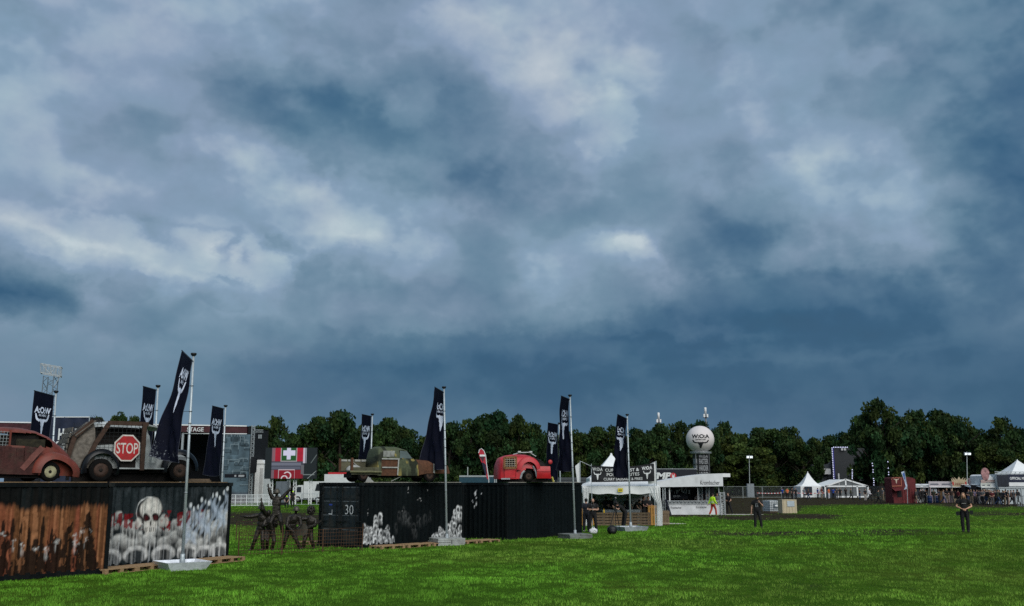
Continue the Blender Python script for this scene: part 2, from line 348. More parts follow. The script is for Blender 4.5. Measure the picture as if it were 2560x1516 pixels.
# ------------------------------------------------------------------ ground
def vnoise(x, y, seed=0):
    def h(i, j):
        n = (i.astype(np.int64)*374761393+j.astype(np.int64)*668265263+seed*2147483647) & 0xffffffff
        n = ((n ^ (n >> 13))*1274126177) & 0xffffffff
        return ((n ^ (n >> 16)) & 0xffff)/65535.
    i, j = np.floor(x), np.floor(y); fx, fy = x-i, y-j
    fx = fx*fx*(3-2*fx); fy = fy*fy*(3-2*fy)
    return (h(i, j)*(1-fx)+h(i+1, j)*fx)*(1-fy)+(h(i, j+1)*(1-fx)+h(i+1, j+1)*fx)*fy
def fbm(x, y, seed=0, o=4):
    a, s, t = 0., .5, 0.
    x, y = np.asarray(x, float), np.asarray(y, float)
    for k in range(o):
        a = a+s*vnoise(x*2**k+17*k, y*2**k-9*k, seed+k); t += s; s *= .55
    return a/t
def gz(x, y):
    x, y = np.asarray(x, float), np.asarray(y, float)
    return .40*np.exp(-((x-20)**2/160+(y-45)**2/110))+.05*(fbm(x/5, y/5, 3, 3)-.5)*np.clip((y-16)/8, 0, 1)*np.clip((260-y)/100, 0, 1)
def gzf(x, y): return float(gz(np.array([x]), np.array([y]))[0])
def ghit(px, py):                           # pixel -> point on the real ground
    z = 0.
    for _ in range(8):
        x, y = gp(px, py, z); z = gzf(x, y)
    return Vector((x, y, z))
MUD = [  # px, py, rx, ry, strength : worn, wet ground
 (690,1298,190,16,1.1),(690,1280,150,8,.4),(1930,1252,170,14,1.5),(1760,1288,150,6,.8),(1950,1293,150,8,1.2),(1890,1272,110,16,1.35),(2250,1256,420,7,1.1),(2520,1262,170,9,1.1),(2040,1252,200,9,1.),
 (2500,1284,110,9,.6),(2040,1347,330,9,.62),(1820,1337,150,6,.4),(2260,1356,200,8,.45),(2080,1440,90,10,.35),(1990,1470,130,14,.25),(1520,1312,170,4,.5),(2130,1415,60,6,.3),(2470,1300,60,6,.3),(1500,1336,60,4,.3),(1650,1420,300,30,.12),(1800,1490,300,22,.22)]
def mudness(x, y):
    d = y*CP+(0-CZ)*SP
    px = 1280+FPX*x/d; py = 758-FPX*(-y*SP-CZ*CP)/d
    m = np.zeros_like(x)
    for a, b, rx, ry, s in MUD:
        m = np.maximum(m, s*np.exp(-(((px-a)/rx)**4+np.abs((py-b)/ry)**2.5)))
    m = np.where(y > 116, np.maximum(m, np.clip((y-116)/10, 0, .95)*(x > -10)), m)
    m = m*(.1+1.8*fbm(x/2.6, y/3.2, 21, 4))
    return np.clip(m, 0, 1)
def ground():
    ys = np.concatenate([[-60, -20, 5, 14], np.arange(18, 60, .45), np.arange(60, 130, 1.0), np.arange(130, 240, 5), [260, 320, 450, 800, 1600, 3200]])
    nx = 190; vs = []; m = []
    for y in ys:
        h = max(30, .62*y+6)
        xs = np.linspace(-h, h, nx)
        if y > 240: xs = np.linspace(-y*1.4, y*1.4, nx)
        vs.append(np.stack([xs, np.full(nx, y), gz(xs, np.full(nx, y))], 1)); m.append(mudness(xs, np.full(nx, max(y, 15.))) if 15 < y < 260 else np.zeros(nx))
    v = np.concatenate(vs); m = np.concatenate(m); k = len(ys)
    i = np.arange((k-1)*nx).reshape(k-1, nx)[:, :-1].ravel()
    f = np.stack([i, i+1, i+nx+1, i+nx], 1)
    me = bpy.data.meshes.new('ground'); me.from_pydata(v.tolist(), [], f.tolist())
    a = me.attributes.new('mud', 'FLOAT', 'POINT'); a.data.foreach_set('value', m.astype(np.float32)); me.shade_smooth()
    g = bpy.data.materials.new('field'); g.use_nodes = True; nt = g.node_tree; N = nt.nodes; L = nt.links; p = N['Principled BSDF']
    p.inputs['Roughness'].default_value = 1.; p.inputs['Specular IOR Level'].default_value = .03
    geo = N.new('ShaderNodeNewGeometry')
    def noise(s, d, r=.6, sc=(1, 1, 1)):
        mp = N.new('ShaderNodeMapping'); mp.inputs['Scale'].default_value = sc; L.new(geo.outputs['Position'], mp.inputs[0])
        n = N.new('ShaderNodeTexNoise'); n.inputs['Scale'].default_value = s; n.inputs['Detail'].default_value = d; n.inputs['Roughness'].default_value = r
        L.new(mp.outputs[0], n.inputs['Vector']); return n.outputs[0]
    def ramp(src, st):
        r = N.new('ShaderNodeValToRGB'); c = r.color_ramp
        while len(c.elements) < len(st): c.elements.new(.5)
        for e, (q, col) in zip(c.elements, st): e.position = q; e.color = (*col, 1)
        L.new(src, r.inputs[0]); return r.outputs[0]
    def mix(t, a, b, bl='MIX', f=None):
        x = N.new('ShaderNodeMix'); x.data_type = 'RGBA'; x.blend_type = bl
        if f is None: L.new(t, x.inputs[0])
        else: x.inputs[0].default_value = f
        L.new(a, x.inputs[6]); L.new(b, x.inputs[7]); return x.outputs[2]
    big = ramp(noise(.11, 4), [(.30, (.034, .092, .005)), (.5, (.046, .112, .007)), (.68, (.066, .106, .011))])
    mid = ramp(noise(1.3, 6, .7), [(.3, (.55, .56, .5)), (.5, (.95, .95, .95)), (.72, (1.3, 1.25, 1.1))])
    fine = ramp(noise(26, 5, .8, (1, .5, 1)), [(.3, (.35, .38, .35)), (.55, (1, 1, 1)), (.75, (1.7, 1.6, 1.4))])
    col = mix(None, mix(None, big, mid, 'MULTIPLY', 1.), fine, 'MULTIPLY', .9)
    soil = ramp(noise(2.5, 8, .75, (1, .35, 1)), [(.3, (.010, .009, .006)), (.5, (.028, .024, .014)), (.7, (.055, .048, .026))])
    at = N.new('ShaderNodeAttribute'); at.attribute_name = 'mud'
    ad = N.new('ShaderNodeMath'); ad.operation = 'MULTIPLY_ADD'; L.new(noise(3.2, 6, .75, (1, .4, 1)), ad.inputs[0]); ad.inputs[1].default_value = .9; 
    sb = N.new('ShaderNodeMath'); sb.operation = 'SUBTRACT'; L.new(at.outputs['Fac'], sb.inputs[0]); sb.inputs[1].default_value = .45; L.new(sb.outputs[0], ad.inputs[2])
    mk = ramp(ad.outputs[0], [(.25, (0, 0, 0)), (.62, (1, 1, 1))])
    ms = N.new('ShaderNodeMath'); ms.operation = 'MULTIPLY'; L.new(mk, ms.inputs[0])
    gt = N.new('ShaderNodeMath'); gt.operation = 'MULTIPLY'; gt.use_clamp = True; L.new(at.outputs['Fac'], gt.inputs[0]); gt.inputs[1].default_value = 6.; L.new(gt.outputs[0], ms.inputs[1])
    L.new(mix(ms.outputs[0], col, soil), p.inputs['Base Color'])
    b = N.new('ShaderNodeBump'); b.inputs['Strength'].default_value = .9; b.inputs['Distance'].default_value = .06
    L.new(noise(9, 6, .75), b.inputs['Height']); L.new(b.outputs[0], p.inputs['Normal'])
    o = link_mesh('ground', me, g); tag(o, kind='structure'); return o
ground()
KEEP = []   # rectangles kept free of grass: (origin, heading, length, depth)
def grass():
    specs = [(20.3, 30, 230, .055, .018), (30, 40, 150, .065, .022), (40, 56, 70, .075, .032), (56, 84, 20, .07, .036), (84, 125, 6, .08, .05)]
    V = []; F = []; C = []; k = 0
    for y0, y1, dens, hh, ww in specs:
        n = int((y1**2-y0**2)*.56*dens)
        y = np.sqrt(rng.uniform(y0**2, y1**2, n)); x = rng.uniform(-.56, .56, n)*y
        md = mudness(x, y); keep = rng.uniform(0, 1, n) > md*1.1+.05
        for (ox, oy, h, ln, dpz) in KEEP:
            c, s = math.cos(h), math.sin(h); lx = (x-ox)*c+(y-oy)*s; ly = -(x-ox)*s+(y-oy)*c
            keep &= ~((lx > -.02) & (lx < ln+.02) & (ly > -.02) & (ly < dpz))
        x, y = x[keep], y[keep]; n = len(x); z = gz(x, y)
        cl = fbm(x/1.7, y/1.7, 5, 3); big = fbm(x/7, y/7, 9, 3)
        tuft = np.clip((fbm(x/.42, y/.55, 77, 3)-.36)*3.2, 0, 1); hgt = hh*(.45+1.1*cl)*rng.uniform(.6, 1.35, n)*(.35+.8*tuft)
        for b in range(2):
            a = rng.uniform(0, PI, n); dx, dy = np.cos(a)*ww*.5, np.sin(a)*ww*.5
            lx, ly = rng.normal(0, .35, n)*hgt, rng.normal(0, .35, n)*hgt
            ox, oy = rng.normal(0, .025, n), rng.normal(0, .025, n)
            p0 = np.stack([x+ox-dx, y+oy-dy, z-.005], 1); p1 = np.stack([x+ox+dx, y+oy+dy, z-.005], 1); p2 = np.stack([x+ox+lx, y+oy+ly, z+hgt], 1)
            V.append(np.stack([p0, p1, p2], 1).reshape(-1, 3)); F.append(np.arange(k, k+3*n).reshape(-1, 3)); k += 3*n
            t = np.clip(.5*cl+.5*rng.uniform(0, 1, n), 0, 1)[:, None]; yl = np.clip((big-.43+.10*np.clip(x/25, -.5, 1))*3.4+rng.normal(0, .25, n), 0, 1)[:, None]
            base = (np.array([.052, .150, .010])*(1-t)+np.array([.135, .300, .030])*t)*1.5
            base = base*(1-yl*.5)+np.array([.215, .275, .054])*yl*.45
            base = base*(.65+.7*rng.uniform(0, 1, n))[:, None]*(.45+1.15*np.clip(fbm(x/3.1+40, y/4.0, 61, 4), 0, 1))[:, None]*(.55+.6*tuft)[:, None]
            C.append(np.repeat(base, 3, 0))
    v = np.concatenate(V).astype(np.float32); f = np.concatenate(F).astype(np.int32); c = np.concatenate(C)
    me = bpy.data.meshes.new('grass'); me.vertices.add(len(v)); me.vertices.foreach_set('co', v.ravel())
    me.loops.add(f.size); me.loops.foreach_set('vertex_index', f.ravel()); me.polygons.add(len(f))
    me.polygons.foreach_set('loop_start', np.arange(0, f.size, 3, dtype=np.int32)); me.polygons.foreach_set('loop_total', np.full(len(f), 3, dtype=np.int32))
    at = me.color_attributes.new('Col', 'FLOAT_COLOR', 'POINT'); at.data.foreach_set('color', np.concatenate([c, np.ones((len(c), 1))], 1).astype(np.float32).ravel())
    me.update(); me.validate()
    o = link_mesh('grass', me, vcmat('grass_blades', .8, 0, .15, .15, 3, trans=.35)); tag(o, 'short trampled green grass covering the field', 'grass', kind='stuff')
# ------------------------------------------------------------------ murals: paint as colour per wall vertex
def gridxy(nx, nz, L, H):
    x, z = np.meshgrid(np.linspace(0, L, nx), np.linspace(0, H, nz)); return x, z
def over(img, m, col):
    m = np.clip(m, 0, 1)[..., None]; return img*(1-m)+np.array(col)*m
def ellm(x, z, cx, cz, rx, rz, soft=.15):
    d = np.sqrt(((x-cx)/rx)**2+((z-cz)/rz)**2); return np.clip((1-d)/soft, 0, 1)
def drips(x, z, seed, cover=.5):           # vertical runs of thin paint
    return (vnoise(x*22, z*.6+seed, seed) > 1-cover)*vnoise(x*40, z*1.2, seed+5)
def base_dark(x, z, seed, col=(.011, .016, .018)):
    n = fbm(x*1.3, z*.5, seed, 4); st = vnoise(x*14, z*.35, seed+9)
    return np.array(col)*(.55+.7*n+.45*st**2)[..., None]
def mural_rust(x, z, L, H):
    st = fbm(x*9, z*.25, 2, 4); st2 = vnoise(x*30, z*.5, 6)
    img = (np.array([.165, .070, .031])*(.35+1.1*st)[..., None])
    img = over(img, (st2 > .62)*.5*vnoise(x*8, z*.8, 1), (.06, .022, .012)); img = over(img, (vnoise(x*16, z*.3, 12) > .72)*.55, (.36, .165, .08))
    img = over(img, np.clip((vnoise(x*5, z*.2, 44)-.55)*2, 0, .5), (.30, .075, .045))
    edge = 1.72+.14*(vnoise(x*5, 0*z, 3)-.5)+.13*(vnoise(x*24, 0*z, 8)-.5)
    u = x-(L-3.2)                            # metres along the part in view
    blk = np.zeros_like(x)
    r = np.random.default_rng(4)
    for i in range(80):                      # crowd of black figures
        cx = r.uniform(-2.8, 3.05); h = r.uniform(.12, .95)*(1.1 if 2.0 < cx < 2.75 or -.1 < cx < .45 else .8); w = r.uniform(.09, .2)
        blk = np.maximum(blk, ellm(u+.06*np.sin(z*9+i), z, cx, h*.5, w, h*.62, .3)); blk = np.maximum(blk, ellm(u, z, cx+.03, h*1.12, w*.62, .12, .35))
        if i % 3 == 0: blk = np.maximum(blk, ellm(u+.35*(z-h)*(1 if i % 2 else -1), z, cx, h*1.1, .035, .3, .5))
    for cx, h in ((.3, 1.5), (.55, 1.55), (.78, 1.42), (1.0, 1.3), (1.36, 1.58), (1.62, 1.25)): blk = np.maximum(blk, ellm(u, z, cx, h*.6, .055, h*.42, .25))
    for i in range(16):
        a = i/15; blk = np.maximum(blk, ellm(u, z, 2.62+.05*math.sin(i*2.1), .7+.85*a, .16*(1-a)+.05, .12, .5))
    n = fbm(u*7, z*7, 31, 4); blk = np.clip((blk*2.0+(n-.5)*1.6-.10+.35*np.clip(.45-z, 0, 1)), 0, 1)
    blk = blk*(.5+.5*(fbm(u*11, z*3, 15, 3) > .36))
    img = over(img, blk*.94, (.008, .006, .005))
    for cx, cz, r_ in ((.32, 1.1, .09), (1.78, .85, .10), (1.22, .68, .10), (1.5, .66, .10), (2.3, 1.0, .1), (2.45, 1.12, .1), (2.7, 1.12, .07), (2.32, .78, .12), (2.6, .88, .09), (.6, .95, .07), (.85, .8, .07), (.02, .95, .1)):
        mm = ellm(u+.02*np.sin(z*40), z, cx, cz, r_, r_*1.0, .6)*np.clip((fbm(u*26, z*18, 3, 3)-.40)*5, 0, 1); mm = np.maximum(mm, ellm(u, z, cx, cz-.16, r_*.8, .2, .6)*drips(u, z, 7, .35)*.9)
        img = over(img, mm*.62, (.60, .61, .60))
    top = np.clip((z-edge)/.14, 0, 1); img = over(img, top*.985, (.0035, .0055, .006))
    img = over(img, top*np.clip((vnoise(x*9, z*.2, 66)-.5)*.5, 0, .2), (.03, .045, .05))
    return img
def mural_skull(x, z, L, H):
    img = base_dark(x, z, 40, (.012, .017, .019))
    k = L/1.0; u = x/L; n = fbm(x*6, z*6, 50, 4)
    img = over(img, np.clip((fbm(x*5, z*1.2, 71, 4)-.45)*1.2, 0, .5), (.085, .10, .11))
    wht = (.66, .67, .65)
    def dome(cu, cz, ru, rz, w=.85, col=wht, seed=1, inner=.55):
        nonlocal img
        m = ellm(u, z, cu, cz, ru, rz, .25); low = np.clip((z-(cz-rz*inner))/(rz*1.2), 0, 1)
        img = over(img, m*.8, (.012, .014, .015))
        img = over(img, m*low*w*(.55+.7*n), col)
        dr = ellm(u, z, cu, cz-rz*.75, ru*.85, rz*1.1, .3)*drips(x, z, seed, .45)
        img = over(img, dr*w*.75, col)
    for i in range(22): dome(.02+i*.047, .95+.25*math.sin(i*2.3)+.2*(i/22), .045, .24, .60, seed=i+40)
    for i, (a, b) in enumerate([(.03, .52), (.12, .66), (.20, .58), (.33, .62), (.47, .52), (.55, .68), (.62, .44), (.70, .62), (.76, .38), (.85, .6), (.92, .40)]): dome(a, b, .075, .30, .70, seed=i+2)
    for i, (a, b, c, d) in enumerate([(.04, 1.28, .045, .22), (.10, 1.42, .04, .22), (.16, 1.12, .05, .25), (.215, 1.0, .05, .3), (.62, .92, .075, .30), (.68, 1.3, .04, .3), (.78, 1.1, .07, .5), (.88, .8, .06, .4), (.98, 1.0, .06, .6)]): dome(a, b, c, d, .66, seed=i+20)
    # red blocks behind the heads
    for a, b, z0, z1 in ((.0, .05, 1.10, 1.52), (.06, .13, 1.2, 1.56), (.145, .205, 1.12, 1.52), (.22, .285, 1.05, 1.56), (.33, .40, 1.08, 1.6), (.42, .50, 1.0, 1.58), (.55, .60, 1.05, 1.52), (.62, .66, 1.1, 1.56), (.73, .775, 1.15, 1.58)):
        m = ((u > a) & (u < b) & (z > z0+.05*np.sin(x*30)) & (z < z1))*1.*(fbm(x*7, z*7, 60, 3) > .40)
        img = over(img, m*.9, (.15,.008,.011))
    # the big skull
    u0, z0 = u, z; u = .335+(u-.335)/.80; z = 1.45+(z-1.45)/.86
    img = over(img, ellm(u, z, .335, 1.60, .130, .54, .08)*.95, (.02, .022, .023))
    face = np.maximum(ellm(u, z, .345, 1.68, .112, .46, .14), ellm(u, z, .345, 1.15, .075, .42, .2)*.9)
    img = over(img, face*(.45+.75*fbm(x*5, z*4, 52, 4)), (.66, .64, .59))
    img = over(img, (ellm(u, z, .322, 1.60, .128, .54, .05)-ellm(u, z, .328, 1.59, .124, .52, .05))*.8, (.6, .61, .6))
    for a in (.300, .392): img = over(img, ellm(u+.006*np.sin(z*18), z, a, 1.38, .036, .17, .25), (.012, .010, .010)); img = over(img, ellm(u, z, a, 1.36, .026, .12, .4)*.5, (.10, .008, .012))
    img = over(img, ellm(u, z, .346, 1.16, .014, .12, .4), (.012, .010, .010)); img = over(img, (np.abs(z-.93) < .07)*ellm(u, z, .346, .93, .06, .2, .2)*(np.sin(u*420) > .2)*.9, (.02, .02, .02))
    img = over(img, ellm(u, z, .345, .78, .055, .10, .4)*.8, (.5, .5, .48)); img = over(img, face*drips(x, z, 55, .2)*.8, (.03, .03, .03))
    for a, b in ((.225, .06), (.455, .07), (.50, .05)): img = over(img, ellm(u, z, a, 1.2, b*.6, .22, .3)*(.4+n)*.8, (.55, .54, .5))
    u, z = u0, z0
    # bluish hands at the right
    for i in range(12):
        cu = .63+.032*i; top = 1.55+.055*i+.12*math.sin(i*1.9); m = ellm(u+.02*np.sin(z*7+i), z, cu, top-.62, .022, .66, .35)*(.35+.9*fbm(x*14, z*2.2, 80+i, 3))
        img = over(img, m*.75, (.36,.43,.52)); img = over(img, ellm(u, z, cu, top+.02, .012, .11, .5)*.9, (.62,.66,.68)); img = over(img, ellm(u, z, cu+.013, top-.3, .006, .5, .6)*.8, (.012, .018, .028))
    dr = drips(x, z, 91, .28)*np.clip((1.35-z)/.9, 0, 1)*.62; img = over(img, dr, (.60,.62,.63))
    for i, (a, b) in enumerate([(.05, .22), (.245, .27), (.46, .24), (.66, .22), (.80, .14), (.93, .20)]): 
        m = ellm(u, z, a, b, .10, .30, .2); ring = m*(1-ellm(u, z, a, b-.10, .088, .30, .3)); img = over(img, m*.5, (.02, .022, .024)); img = over(img, np.clip(ring*.8, 0, .6)*(.5+n), (.62,.63,.62)); img = over(img, m*drips(x, z, 120+i, .4)*.6, (.55,.56,.56))
    img = over(img, np.clip((z-2.42)/.06, 0, 1)*.7, (.006, .007, .008)); return img
def mural_ghosts(x, z, L, H):
    img = base_dark(x, z, 12, (.0044, .0066, .0074))
    r = np.random.default_rng(11); w = (.70, .72, .73)
    spots = []
    for k in range(40): a = r.uniform(.06, 1.55); spots.append((a, .15+r.uniform(0, 1)*(1.02-abs(a-.85)*.75), 1.))
    for k in range(36): a = r.uniform(4.1, 6.0); spots.append((a, .15+r.uniform(0, 1)*max(.15, (a-4.0)*.72), 1.))
    for k in range(14): spots.append((r.uniform(1.7, 4.2), r.uniform(.5, 1.5), .045))
    spots += [(.12, .85, 1.), (.75, 1.15, 1.), (1.0, 1.25, 1.), (1.75, .28, 1.), (1.45, .75, .8), (5.75, 1.45, 1.), (5.55, 1.3, 1.), (5.9, 1.2, 1.)]
    for i, (cx, top, a) in enumerate(sorted(spots, key=lambda q: -q[1])):
        rx = .105+.02*(i % 3); m = np.maximum(ellm(x, z, cx, top-.10, rx, .15, .2), (np.abs(x-cx) < rx)*(z < top-.1)*(z > top-.42))
        img = over(img, m*.9*a, (.012, .015, .017))
        hood = np.maximum(ellm(x, z, cx, top-.13, rx, .17, .25), (np.abs(x-cx) < rx*(.95+.1*np.sin(z*17+i)))*(z < top-.12)*np.clip((z-(top-.52))/.25, 0, 1))
        hood = hood*(1-.92*ellm(x, z, cx+.01, top-.17, rx*.60, .115, .35))*(.12+1.15*np.clip((fbm(x*15, z*2.4, i, 3)-.28)*1.9, 0, 1))
        img = over(img, hood*a*.85, w); img = over(img, m*drips(x, z, i+3, .14)*.5*a, w)
    sc = (vnoise(x*3.1, z*2.3, 77) > .93)*(vnoise(x*25, z*20, 5) > .6); img = over(img, sc*.6, (.4, .4, .4)); return img
def mural_plain(x, z, L, H):
    return base_dark(x, z, 33, (.0042, .0068, .0078))
def mural_peel(x, z, L, H):
    img = base_dark(x, z, 18, (.0042, .0064, .0072)); w = (.72, .74, .75)
    for cx, cz, rx, rz in ((.62, 1.75, .05, .42), (.60, 1.5, .07, .22), (1.0, 2.05, .022, .14), (1.02, 2.3, .02, .1), (.86, 2.1, .015, .06), (1.75, 2.47, .02, .05), (1.9, 2.5, .02, .05), (.45, 1.62, .02, .1)):
        img = over(img, ellm(x+.03*np.sin(z*20), z, cx, cz, rx, rz, .3)*(fbm(x*12, z*7, 3, 3) > .40)*.9, w)
    return img
def wall(L, H, fn, mural, step=.026):
    nx, nz = int(L/step)+1, int(H/(step*1.3))+1; x, z = gridxy(nx, nz, L, H); col = mural(x, z, L, H)
    ph = (x/.278) % 1; prof = np.clip(np.minimum(ph, 1-ph)*5.2-.55, 0, 1)
    # relief per column (trapezoid ribs), flat at the ends
    prof = prof*np.clip((np.minimum(x, L-x)-.05)/.05, 0, 1)
    m = MB(); xs, zs, ps = x.ravel(), z.ravel(), prof.ravel()
    m.v = [fn(a, b, c) for a, b, c in zip(xs.tolist(), zs.tolist(), ps.tolist())]
    i = np.arange(nz*nx).reshape(nz, nx)[:-1, :-1].ravel(); m.f = np.stack([i, i+1, i+nx+1, i+nx], 1).tolist(); m.mi = [0]*len(m.f)
    m.c = col.reshape(-1, 3).tolist(); return m
M_WALL = vcmat('container_paint', .75, 0., .04, .22, 9)
M_CF = mat('container_frame', (.0055, .0075, .0085), .65, 0, .4, 7, .2, spec=.04, dirt=.08)
M_DARK = mat('dark_steel', (.009, .012, .013), .6, .1, .4, 8, .15, spec=.15, dirt=.2)
M_RUSTW = mat('rust_edge', (.20, .13, .07), .8, 0, .5, 9, .3, dirt=.4)
def container(label, ox, oy, h, L, Wd, front, left=None, doors=False, edge=None):
    H = 2.6; t = thing('shipping_container', label, 'container', (ox, oy, 0), h)
    KEEP.append((ox, oy, h, L, Wd))
    y0, y1 = .018, .055
    wall(L-.16, H-.24, lambda a, b, c: (a+.08, y0+(y1-y0)*c, b+.13), front).build('side_panel', M_WALL, t)
    wall(L-.16, H-.24, lambda a, b, c: (L-.08-a, Wd-y0-(y1-y0)*c, b+.13), mural_plain, .07).build('side_panel', M_WALL, t)
    wall(Wd-.16, H-.24, lambda a, b, c: (L-y0-(y1-y0)*c, a+.08, b+.13), mural_plain, .07).build('end_panel', M_WALL, t)
    MB().box((L/2, Wd/2, H-.035), (L-.1, Wd-.1, .05)).build('roof_panel', M_CF, t)
    MB().box((L/2, Wd/2, .15), (L-.1, Wd-.1, .05)).build('floor_panel', M_CF, t)
    for x in (.06, L-.06):
        for y in (.06, Wd-.06):
            MB().box((x, y, H/2), (.12, .12, H-.24)).build('corner_post', M_CF, t)
            for z in (.06, H-.06):
                c = MB().box((x, y, z), (.178, .162, .118)); c.build('corner_casting', M_DARK, t)
    for z in (.07, H-.06):
        for y in (.035, Wd-.035): MB().box((L/2, y, z), (L-.36, .07, .12)).build('rail', M_CF, t)
        for x in (.035, L-.035): MB().box((x, Wd/2, z), (.07, Wd-.33, .12)).build('rail', M_CF, t)
    if edge: MB().box((L/2, .05, H+.012), (L-.4, .09, .022)).build('edge_board', edge, t)
    if doors:
        for k in range(2):
            a, b = (.13, Wd/2-.015) if k == 0 else (Wd/2+.015, Wd-.13)
            d = MB().span((.03, a, .14), (.07, b, H-.14))
            # four pressed fields, two wide, four high
            w = (b-a-.1)/2
            for i in range(2):
                for j in range(4):
                    z0 = .2+j*.565; yy = a+.05+i*w
                    d.span((.012, yy+.035, z0+.06), (.031, yy+w-.035, z0+.50))
                    d.bar((.02, yy+.05, z0+.515), (.02, yy+w-.05, z0+.515), .02, .02, mi=1)
            dl = d.build('door', [mat('door_paint', (.012, .018, .021), .55, 0, .35, 5, .25, dirt=.45), mat('door_scrape', (.16, .18, .19), .5, .2, .4, 9)], t)
            for yy in (a+.16, b-.14):
                MB().tube([(-.015, yy, .1), (-.015, yy, H-.1)], .019, 8).build('lock_rod', M_DARK, dl)
                for z in (.25, .95, 1.65, 2.3): MB().box((-.008, yy, z), (.05, .08, .06)).build('rod_bracket', M_DARK, dl)
                MB().bar((-.03, yy, 1.05), (-.03, yy-.28, 1.05), .02, .045).build('handle', M_DARK, dl)
            for z in (.3, .9, 1.5, 2.2): MB().box((.0, a if k == 0 else b, z), (.05, .07, .12)).build('hinge', M_DARK, dl)
        # notice and chalked number; on this end +y runs to the picture's left
        s = MB().span((.003, 1.74, 1.30), (.0085, 1.98, 1.74)); s.span((-.001, 1.76, 1.67), (.0025, 1.96, 1.735), mi=1)
        s.span((-.001, 1.75, 1.30), (.0025, 1.97, 1.35), mi=2); s.span((-.001, 1.75, 1.35), (.0025, 1.78, 1.5), mi=2); s.build('notice', [mat('notice_dark', (.02, .025, .03), .5, 0, .9, 14), mat('notice_blue', (.03, .06, .30), .5), mat('notice_white', (.5, .52, .53), .6, 0, .6, 30)], t)
        for k in range(2): pass
        MB().text('30', lambda u, v: (-.04, .68-u*.40, 1.33+v*.40)).build('painted_number', mat('chalk_white', (.55, .57, .57), .8, 0, .4, 20), t)
    else: (wall(Wd-.16, H-.24, lambda a, b, c: (y0+(y1-y0)*c, Wd-.08-a, b+.13), left or mural_plain, .05)).build('end_panel', M_WALL, t)
    return t
H1, H2, H3, H4 = R(47.5), R(60), R(51), R(51.7)
C1R = (-11.7, 29.4)
container('shipping container with black top and rusty orange mural, under the red car shell', C1R[0]-6.06*math.cos(H1), C1R[1]-6.06*math.sin(H1), H1, 6.06, 2.5, mural_rust, edge=M_RUSTW)
C2L = 5.15; C2 = (-9.72-C2L*math.cos(H2), 34.75-C2L*math.sin(H2))
container('shipping container painted with a white skull and red blocks', C2[0], C2[1], H2, C2L, 2.5, mural_skull, edge=M_RUSTW)
C3 = (-6.06, 40.4)
container('black shipping container with doors numbered 30 and white ghost mural', C3[0], C3[1], H3, 6.2, 2.6, mural_ghosts, doors=True, edge=mat('edge_pale', (.32, .31, .27), .7, 0, .5, 9))
C4 = (-.24, 45.8)
container('plain black corrugated shipping container under the red van shell', C4[0], C4[1], H4, 6.06, 2.6, mural_plain, left=mural_peel, edge=mat('edge_pale', (.32, .31, .27)))
# ------------------------------------------------------------------ banner flags
M_ALU = mat('pole_aluminium', (.40, .45, .47), .42, .35, .15, 3, dirt=.12)
M_BLK = mat('black_plastic', (.008, .009, .010), .5)
M_NAVY = None
def cloth_mat():
    m = mat('flag_cloth', (.0030, .0042, .0130), .75, 0, .25, 5, .15, 60, .12, dirt=0)
    nt = m.node_tree; N = nt.nodes; L = nt.links; p = N['Principled BSDF']; src = p.inputs['Base Color'].links[0].from_socket
    a = N.new('ShaderNodeAttribute'); a.attribute_name = 'Col'          # scuffs and dried mud, per vertex mask broken up by noise
    tc = N.new('ShaderNodeTexCoord'); n = N.new('ShaderNodeTexNoise'); n.inputs['Scale'].default_value = 13; n.inputs['Detail'].default_value = 7; n.inputs['Roughness'].default_value = .8
    L.new(tc.outputs['Object'], n.inputs['Vector'])
    mu = N.new('ShaderNodeMath'); mu.operation = 'MULTIPLY'; L.new(n.outputs[0], mu.inputs[0]); L.new(a.outputs['Fac'], mu.inputs[1])
    r = N.new('ShaderNodeValToRGB'); r.color_ramp.elements[0].position = .50; r.color_ramp.elements[1].position = .56; L.new(mu.outputs[0], r.inputs[0])
    mx = N.new('ShaderNodeMix'); mx.data_type = 'RGBA'; L.new(r.outputs[0], mx.inputs[0]); L.new(src, mx.inputs[6]); mx.inputs[7].default_value = (.22, .24, .27, 1)
    L.new(mx.outputs[2], p.inputs['Base Color'])
    t = N.new('ShaderNodeBsdfTranslucent'); L.new(mx.outputs[2], t.inputs[0]); ms = N.new('ShaderNodeMixShader'); ms.inputs[0].default_value = .2
    L.new(p.outputs[0], ms.inputs[1]); L.new(t.outputs[0], ms.inputs[2]); L.new(ms.outputs[0], N['Material Output'].inputs[0])
    return m
M_FLAG = cloth_mat(); M_PRINT = mat('flag_print', (.60, .65, .76), .75, 0, .12, 12, .1)
M_HEM = mat('flag_hem', (.05, .055, .075), .8)
